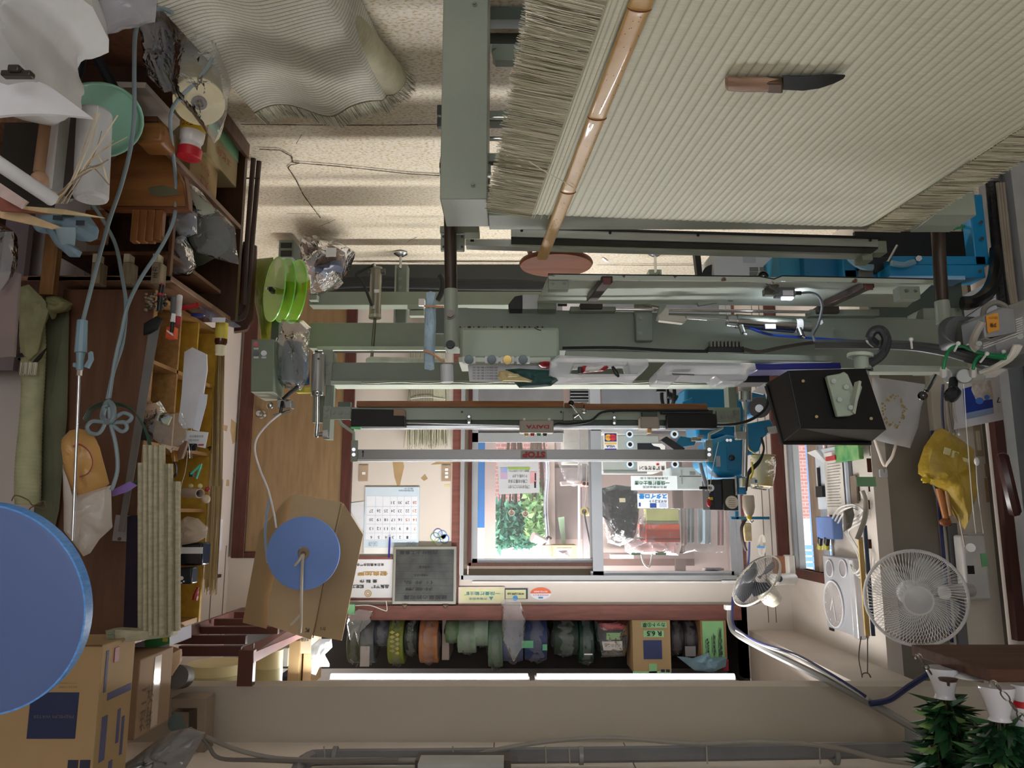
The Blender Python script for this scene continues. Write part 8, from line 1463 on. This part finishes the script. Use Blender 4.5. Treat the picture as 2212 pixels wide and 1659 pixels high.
one('green_tape_tab', 'green tape tab at the left end of the brown board', 'tape', MB().pb(752, 1306, 766, 1328, 5.37, .02), M('79b883', rough=.5)); one('wire_hanger', 'thin white wire lying along the brown board', 'wire', MB().tube([W(768, 1308, 5.4), W(800, 1308, 5.38), W(828, 1318, 5.38), W(836, 1318, 5.38), W(834, 1298, 5.4)], .003, n=5), WHITE)
# fluorescent fittings
for u0, u1, nm in ((711, 1144, 'lit fluorescent tube fitting at left under the lintel'), (1156, 1590, 'lit fluorescent tube fitting at right under the lintel')):
    t = T('fluorescent_light', nm, 'ceiling light'); P(t, 'housing', MB().pb(u0, 1470, u1, 1484, 4.52, .10), M('b9b4ae', rough=.5), bev=.003); a = W(u0 + 4, 1462, 4.55); b = W(u1 - 4, 1462, 4.55); a.z = b.z = W(1100, 1462, 4.55).z
    P(t, 'tube', MB().cyl(a, b, .017), M('f4f4ff', var=0, emis=5.0)); P(t, 'tube_shade', MB().pb(u0, 1468, u1, 1471, 4.50, .12), M('c9c6c8', rough=.4))
# fittings for the added fill lamps, out of view on the ceiling
for x, y in FILL_LAMPS:
    struct('added_ceiling_fitting', MB().box(x - .62, x + .62, y - .12, y + .12, 2.735, zc), WHITE)
# big conduit along the ceiling
t = T('ceiling_pipe', 'thick grey conduit pipe running along the ceiling with clamps', 'pipe'); zp = 2.70
Yp = 3.25
P(t, 'pipe', MB().tube([W(640, 1690, 3.0), W(645, 1662, 3.1), W(665, 1642, 3.2), W(700, 1636, Yp), W(900, 1634, Yp), W(1300, 1630, Yp), W(1700, 1624, Yp), W(1995, 1618, Yp)], .030), M('77777a', rough=.4, metal=.15, var=.08))
for u in (724, 1255, 1804): P(t, 'pipe_clamp', MB().cyl(W(u - 5, 1632, Yp), W(u + 5, 1632, Yp), .035).pb(u - 4, 1640, u + 6, 1650, Yp - .02, .05), M('8a8a88', rough=.4, metal=.2), bev=.002)
one('ceiling_cable', 'grey flat cable waving along the ceiling conduit', 'cable', MB().tube([W(445, 1592, 3.1), W(520, 1622, 3.1), W(620, 1640, 3.12), W(800, 1641, 3.15), W(980, 1640, 3.15), W(1080, 1618, 3.2), W(1200, 1600, 3.22), W(1330, 1594, 3.22), W(1500, 1606, 3.2), W(1650, 1602, 3.18), W(1800, 1614, 3.15), W(1900, 1640, 3.1), W(2000, 1652, 3.05)], .009), M('8f8a82', rough=.5))
one('ceiling_cable', 'second thin cable under the ceiling conduit at left', 'cable', MB().tube([W(430, 1585, 3.1), W(450, 1610, 3.1), W(475, 1638, 3.1), W(560, 1642, 3.1), W(700, 1646, 3.1), W(860, 1640, 3.1)], .008), M('6f6a62', rough=.5))
mb = MB()
for u in (700, 978, 1178, 1229, 1526, 1770): mb.tube([W(u, 1612, Yp - .05), W(u + 2, 1650, Yp - .05)], .003, n=5, sub=1)
one('string_ties', 'thin strings tying the cable to the ceiling conduit', 'string', mb, M('a59c8e'))
one('pale_board', 'pale framed panel at the edge of the ceiling', 'panel', MB().pb(902, 1650, 1088, 1700, 2.9, .1), M('a8aca6', rough=.5)); one('dark_board', 'dark board around the pale ceiling panel', 'frame', MB().pb(896, 1643, 1104, 1700, 2.97, .1), M('4a4038', rough=.6))
# left top: slatted shelf, boxes
t = T('slatted_rack', 'dark red brown slatted overhead rack at left', 'rack')
RK = M('54302b', rough=.45, var=.1); 
for v0, v1, ul, ur, y in ((1322, 1336, 505, 530, 4.3), (1337, 1352, 462, 560, 4.1), (1354, 1370, 416, 600, 3.9), (1373, 1392, 378, 530, 3.75), (1396, 1418, 385, 520, 3.62)): P(t, 'slat', MB().pb(ul, v0, ur, v1, y, .03), RK, bev=.002)
P(t, 'side_beam', MB().prism([W(520, 1408, 3.55), W(548, 1410, 3.55), W(652, 1366, 4.3), W(640, 1352, 4.3), W(524, 1398, 3.55)], (0, 0, .02)), M('7d5552', rough=.45)); P(t, 'side_face', MB().prism([W(546, 1410, 3.54), W(652, 1366, 4.3), W(652, 1376, 4.3), W(546, 1432, 3.54)], (-.004, 0, 0)), M('a07a78', rough=.4)); P(t, 'post', MB().pb(513, 1405, 546, 1483, 3.54, .04), M('5a3428', rough=.45), bev=.002); P(t, 'left_beam', MB().prism([W(375, 1366, 3.5), W(530, 1312, 4.9), W(530, 1330, 4.9), W(378, 1392, 3.5)], (.02, 0, 0)), RK); P(t, 'pin', MB().pb(545, 1390, 548, 1402, 3.6, .01), STEEL)
CRD = M('cfc392', rough=.5, var=.05)
for u0, u1, v0, v1, y, nm in ((392, 516, 1438, 1484, 3.95, 'cream round drum lying in the rack left of the post'), (546, 604, 1406, 1484, 4.1, 'cream round drum right of the rack post')):
    t = T('cream_drum', nm, 'drum'); c = W((u0 + u1) / 2, (v0 + v1) / 2, y); r = abs(W(u0, 1450, y).x - W(u1, 1450, y).x) / 2; h = abs(W(500, v0, y).z - W(500, v1, y).z); c.z = W(500, v0, y).z
    P(t, 'drum', MB().lathe([(0, 0), (r, 0), (r, h), (0, h)], c + Vector((0, r * .6, 0)), n=40), CRD); P(t, 'lid_band', MB().lathe([(r * 1.01, h * .5), (r * 1.02, h * .5), (r * 1.02, h), (r * 1.01, h)], c + Vector((0, r * .6, 0)), n=40), M('b0a878', rough=.5))
one('grey_roll_high', 'round grey roll behind the kraft paper bag', 'roll', MB().cyl(W(380, 1462, 3.4), W(395, 1462, 3.6), .05), M('5c5a56', rough=.5))
for k, (u0, u1, v0, v1, h, nm) in enumerate(((604, 622, 1400, 1440, 'a9a8a0', 'small grey wrapped pack'), (622, 646, 1384, 1482, 'a58a62', 'narrow brown carton standing'), (646, 672, 1374, 1412, 'c9b9a0', 'pale carton with brush handwriting'), (654, 672, 1412, 1482, 'b89a74', 'tan carton end with small labels'), (598, 622, 1462, 1484, '3a3f52', 'dark patterned box'))):
    t = T('high_shelf_box', nm + ' beside the cream drum on the high shelf', 'box'); P(t, 'body', MB().pb(u0, v0, u1, v1, 4.6 + .02 * k, .25), M(h, rough=.75, var=.06), bev=.002)
    if k == 2: P(t, 'handwriting', ptext(MB(), '大切段', 650, 1378, 668, 1386, 4.638, bold=.02), INK)
one('white_film_bag', 'bunched white plastic film hanging at the left end of the alcove', 'bag', MB().pillow([(672, 1395), (690, 1380), (716, 1380), (718, 1398), (700, 1415), (712, 1440), (690, 1440), (682, 1458), (673, 1455)], 4.55, .04, amp=.6, seed=7), M('c3c8cc', rough=.25, alpha=.8, bump=.7, bsc=30))
# cardboard hanging with small blue spool
t = T('cardboard_sheet', 'folded brown cardboard sheet hanging behind the blue spool', 'cardboard'); P(t, 'front_panel', MB().pp([(632, 1066), (735, 1084), (742, 1088), (672, 1382), (576, 1350), (580, 1300)], 3.85, .006), M('c9b08a', rough=.8, var=.04), bev=.001); P(t, 'right_panel', MB().pp([(742, 1088), (784, 1155), (738, 1384), (672, 1372)], 3.86, .006), M('b59c76', rough=.8, var=.04)); P(t, 'left_panel', MB().pp([(632, 1066), (612, 1085), (560, 1150), (524, 1345), (575, 1358), (600, 1220)], 3.88, .006), M('a58c68', rough=.8, var=.04)); P(t, 'handwriting', ptext(ptext(MB(), '新', 658, 1356, 669, 1366, 3.845, bold=.02), 'カリ', 692, 1354, 704, 1362, 3.85, bold=.02), INK)
P(t, 'fold_line', MB().tube([W(737, 1088, 3.847), W(705, 1230, 3.847), W(676, 1378, 3.847)], .003, sub=1), M('8a7250'))
def spool(label, c, ax, r, body='6a8fd6'):
    t = T('blue_spool', label, 'spool'); ax = ax.normalized(); P(t, 'front_flange', MB().lathe([(r * .17, 0), (r * .19, .003), (r * .95, .003), (r, .0), (r, -.008), (r * .95, -.010), (r * .17, -.010), (r * .17, 0)], c, ax, n=64, cap=False), M(body, rough=.55, var=.04, sc=3)); P(t, 'hub', MB().ring(c - ax * .03, c + ax * .002, r * .21, r * .165, n=40), M('93a6c9', rough=.5)); rw = .016 if r > .17 else .034; P(t, 'rear_flange', MB().lathe([(r * .17, .008 - rw), (r * .98, .008 - rw), (r * .98, -rw), (r * .17, -rw), (r * .17, .008 - rw)], c, ax, n=64, cap=False), M('5c93dc', rough=.5))
    P(t, 'tape_winding', MB().lathe([(r * .2, -.003), (r * .9, -.003), (r * .9, -rw), (r * .2, -rw), (r * .2, -.003)], c, ax, n=64, cap=False), M('7a9fe0', rough=.6)); return t
c = W(655, 1195, 3.55); sp = spool('round blue spool hanging on a string in front of the cardboard', c, Vector((-.02, -1, .05)), .165, '7da2ee'); 
P(sp, 'loose_tape', MB().tube([W(583, 1075, 3.6), W(576, 1110, 3.6), W(573, 1160, 3.6), W(578, 1215, 3.58)], .012, flat=.25), M('8fb0dd', rough=.5)); P(sp, 'hanging_string', MB().tube([W(655, 1196, 3.5), W(653, 1220, 3.5), W(651, 1280, 3.5), W(650, 1345, 3.5), W(648, 1366, 3.56)], .007), M('cfc6b4', rough=.8)); P(sp, 'string_end', MB().tube([W(653, 1198, 3.49), W(645, 1212, 3.48), W(636, 1222, 3.48)], .006).tube([W(651, 1325, 3.5), W(640, 1338, 3.49), W(628, 1350, 3.49)], .006), M('cfc6b4', rough=.8)); P(sp, 'hole_peg', MB().cyl(W(655, 1196, 3.52), W(655, 1196, 3.6), .012), M('6a4a36'))
one('white_tape_line', 'thin white tape curving from the tape guide down to the blue spool', 'tape', MB().tube([W(607, 893, 3.48), W(580, 915, 3.48), W(556, 945, 3.5), (W(551, 975, 3.5)), W(562, 1015, 3.52), W(580, 1060, 3.54), W(592, 1110, 3.55), W(597, 1140, 3.55)], .0045, flat=.5), M('e6e6ec', rough=.5))
c = W(-45, 1318, 1.32); big = spool('huge blue round spool close to the camera at the left edge', c, Vector((0, -1, .17)), .176, '566a9b'); P(big, 'rim_wall', MB().ring(c - Vector((0, -1, .17)).normalized() * .022, c, .179, .173, n=72), M('4f8fdc', rough=.4, h2='6aa5e8', sc=60, stretch=(1, 1, 4)))  # face colour darkened to carry the shade on the side towards the camera
# cartons at the lower left corner of the photo
Ybx = 2.25
t = T('water_carton', 'large brown carton with a navy square and appliance drawings', 'box')
fa = [W(14, 1395, Ybx), W(222, 1395, Ybx), W(203, 1670, Ybx), W(-5, 1670, Ybx)]; bx0, bx1 = W(222, 1500, Ybx).x - .0, W(5, 1500, Ybx).x; zz0, zz1 = W(120, 1393, Ybx).z, 2.72
xf = W(213, 1500, Ybx).x; yf = None
dd_ = W(284, 1500, 1.0); k_ = xf / dd_.x; yfar = k_ * 1.0
P(t, 'body', MB().box(xf, bx1 + .05, Ybx, yfar, zz0, zz1), M('b1946a', rough=.8, var=.04), bev=.003); P(t, 'navy_square', MB().pb(62, 1496, 166, 1596, Ybx - .002, .002), M('252f55', rough=.6)); P(t, 'square_lettering', ptext(MB(), 'PREMIUM WATER', 72, 1544, 160, 1551, Ybx - .003), M('6f6a72')); P(t, 'lettering', ptext(ptext(MB(), '天然水の自動販売機', 128, 1474, 168, 1477, Ybx - .001), '取扱注意 天地無用', 128, 1482, 168, 1486, Ybx - .001), M('7a6244'))
P(t, 'care_symbol', MB().pb(146, 1642, 168, 1662, Ybx - .002, .002).pb(172, 1642, 194, 1662, Ybx - .002, .002), M('2c2f45')); yy = lambda f: Ybx + (yfar - Ybx) * f; ZZ = lambda f: zz0 + (zz1 - zz0) * f
mb = MB()
for f0, f1, g0, g1 in ((.12, .18, .03, .20), (.25, .95, .21, .24), (.15, .30, .30, .48), (.15, .28, .52, .66), (.8, .95, .62, .68), (.45, .55, .50, .62), (.2, .9, .71, .74), (.25, .85, .76, .79), (.3, .75, .81, .84), (.6, .68, .3, .44), (.75, .82, .34, .5)): mb.box(xf - .002, xf, yy(f0), yy(f1), ZZ(g0), ZZ(g1))
P(t, 'side_print', mb, M('5a5a7c', rough=.7)); P(t, 'red_mark', MB().box(xf - .0025, xf, yy(.35), yy(.48), ZZ(.03), ZZ(.09)), M('8f3a3a')); P(t, 'flap_seam', MB().box(xf, bx1, Ybx - .003, Ybx, zz0, zz0 + .004), M('6d4a30'))
t = T('plain_carton', 'smaller brown carton sealed with shiny tape and brush handwriting', 'box'); Y5 = 2.75; x5 = W(297, 1500, Y5).x; d5 = W(368, 1500, 1.0); y5 = x5 / d5.x; z5 = W(310, 1425, Y5).z; z6 = W(305, 1600, Y5).z
P(t, 'body', MB().box(x5, x5 + .25, Y5, y5, z5, z6), M('a08468', rough=.8, var=.04), bev=.004); P(t, 'sealing_tape', MB().box(x5 - .002, x5, Y5 + (y5 - Y5) * .42, Y5 + (y5 - Y5) * .62, z5 + .01, z6 - .01), M('c9b8a4', rough=.15)); P(t, 'handwriting', text(text(MB(), '特注', (x5 - .001, Y5 + (y5 - Y5) * .28, z5 + (z6 - z5) * .8), .07, .09, right=(0, -1, 0), up=(0, 0, 1)), '浜二', (x5 - .001, Y5 + (y5 - Y5) * .28, z5 + (z6 - z5) * .5), .07, .09, right=(0, -1, 0)), M('6a5a48', var=0))
t = T('green_label_box', 'white box with green label squares squeezed behind the cartons', 'box'); P(t, 'body', MB().pp([(286, 1392), (366, 1366), (366, 1395), (290, 1425)], 3.0, .2), M('a9a8b5', rough=.5)); P(t, 'green_label', MB().pp([(312, 1384), (366, 1366), (366, 1390), (314, 1406)], 2.997, .002), M('3a8a4c')); P(t, 'yellow_mark', MB().pb(351, 1378, 362, 1386, 2.993, .002), M('cfc04a'))
one('kraft_bag', 'crumpled kraft paper bag behind the plain carton', 'bag', MB().pillow([(335, 1408), (352, 1394), (390, 1402), (388, 1430), (372, 1460), (350, 1450), (338, 1430)], 3.2, .06, amp=.4), M('a88256', rough=.7))
one('grey_plastic_bag', 'shiny grey plastic bag draped over the cartons in the corner', 'bag', MB().pillow([(240, 1665), (285, 1640), (330, 1605), (370, 1580), (405, 1573), (444, 1582), (432, 1605), (410, 1645), (395, 1670), (300, 1690)], 2.6, .08, amp=.5, seed=12), M('8f8f8f', rough=.2, metal=.3, bump=.5, bsc=20))
t = T('vent_frame', 'square beige moulded frame in the ceiling corner with a round dark vent', 'vent'); P(t, 'outer_frame', MB().pp([(370, 1508), (445, 1508), (440, 1675), (425, 1675), (425, 1530), (370, 1530)], 3.45, .1), M('988878', rough=.6), bev=.003); P(t, 'inner_frame', MB().pp([(370, 1538), (408, 1538), (406, 1675), (395, 1675), (395, 1548), (370, 1548)], 3.48, .1), M('8a7b6c', rough=.6), bev=.002); P(t, 'panel', MB().pb(368, 1548, 400, 1680, 3.55, .03), M('847567', rough=.6)); P(t, 'round_vent', MB().cyl(W(384, 1560, 3.5), W(384, 1560, 3.47), .04), M('4a5a52', rough=.4))
# white board etc on the left wall
t = T('narrow_whiteboard', 'narrow whiteboard with magnets hanging on the left wall beside the strings', 'whiteboard')
def lx(mb, u0, v0, u1, v1, x, dx): a = Wx(u0, (v0 + v1) / 2, x); b = Wx(u1, (v0 + v1) / 2, x); return mb.box(x, x + dx, a.y, b.y, Wx((u0 + u1) / 2, v0, x).z, Wx((u0 + u1) / 2, v1, x).z)
P(t, 'board', lx(MB(), 462, 1035, 474, 1128, 1.97, .02), M('b9bccb', rough=.4)); P(t, 'frame', lx(MB(), 458, 1033, 477, 1040, 1.965, .03).box(1.965, 1.99, Wx(475, 1080, 1.97).y, Wx(478, 1080, 1.97).y, Wx(476, 1035, 1.97).z, Wx(476, 1250, 1.97).z), M('8f9196', rough=.4, metal=.4)); P(t, 'paper', lx(MB(), 458, 1122, 480, 1190, 1.96, .004), M('cfcdd6')); P(t, 'magnet', lx(lx(MB(), 458, 1190, 464, 1198, 1.95, .01), 460, 1212, 468, 1222, 1.95, .01), M('3a3a40')); P(t, 'yellow_magnet', lx(lx(MB(), 457, 1190, 463, 1200, 1.945, .01), 461, 1201, 467, 1210, 1.945, .01), M('c9b04a')); P(t, 'lower_note', lx(MB(), 452, 1205, 474, 1245, 1.97, .01), M('c6c6cc')); P(t, 'clip', lx(MB(), 450, 1243, 478, 1250, 1.95, .02), BLACK)
bpy.data.objects.remove(FO)
finish()
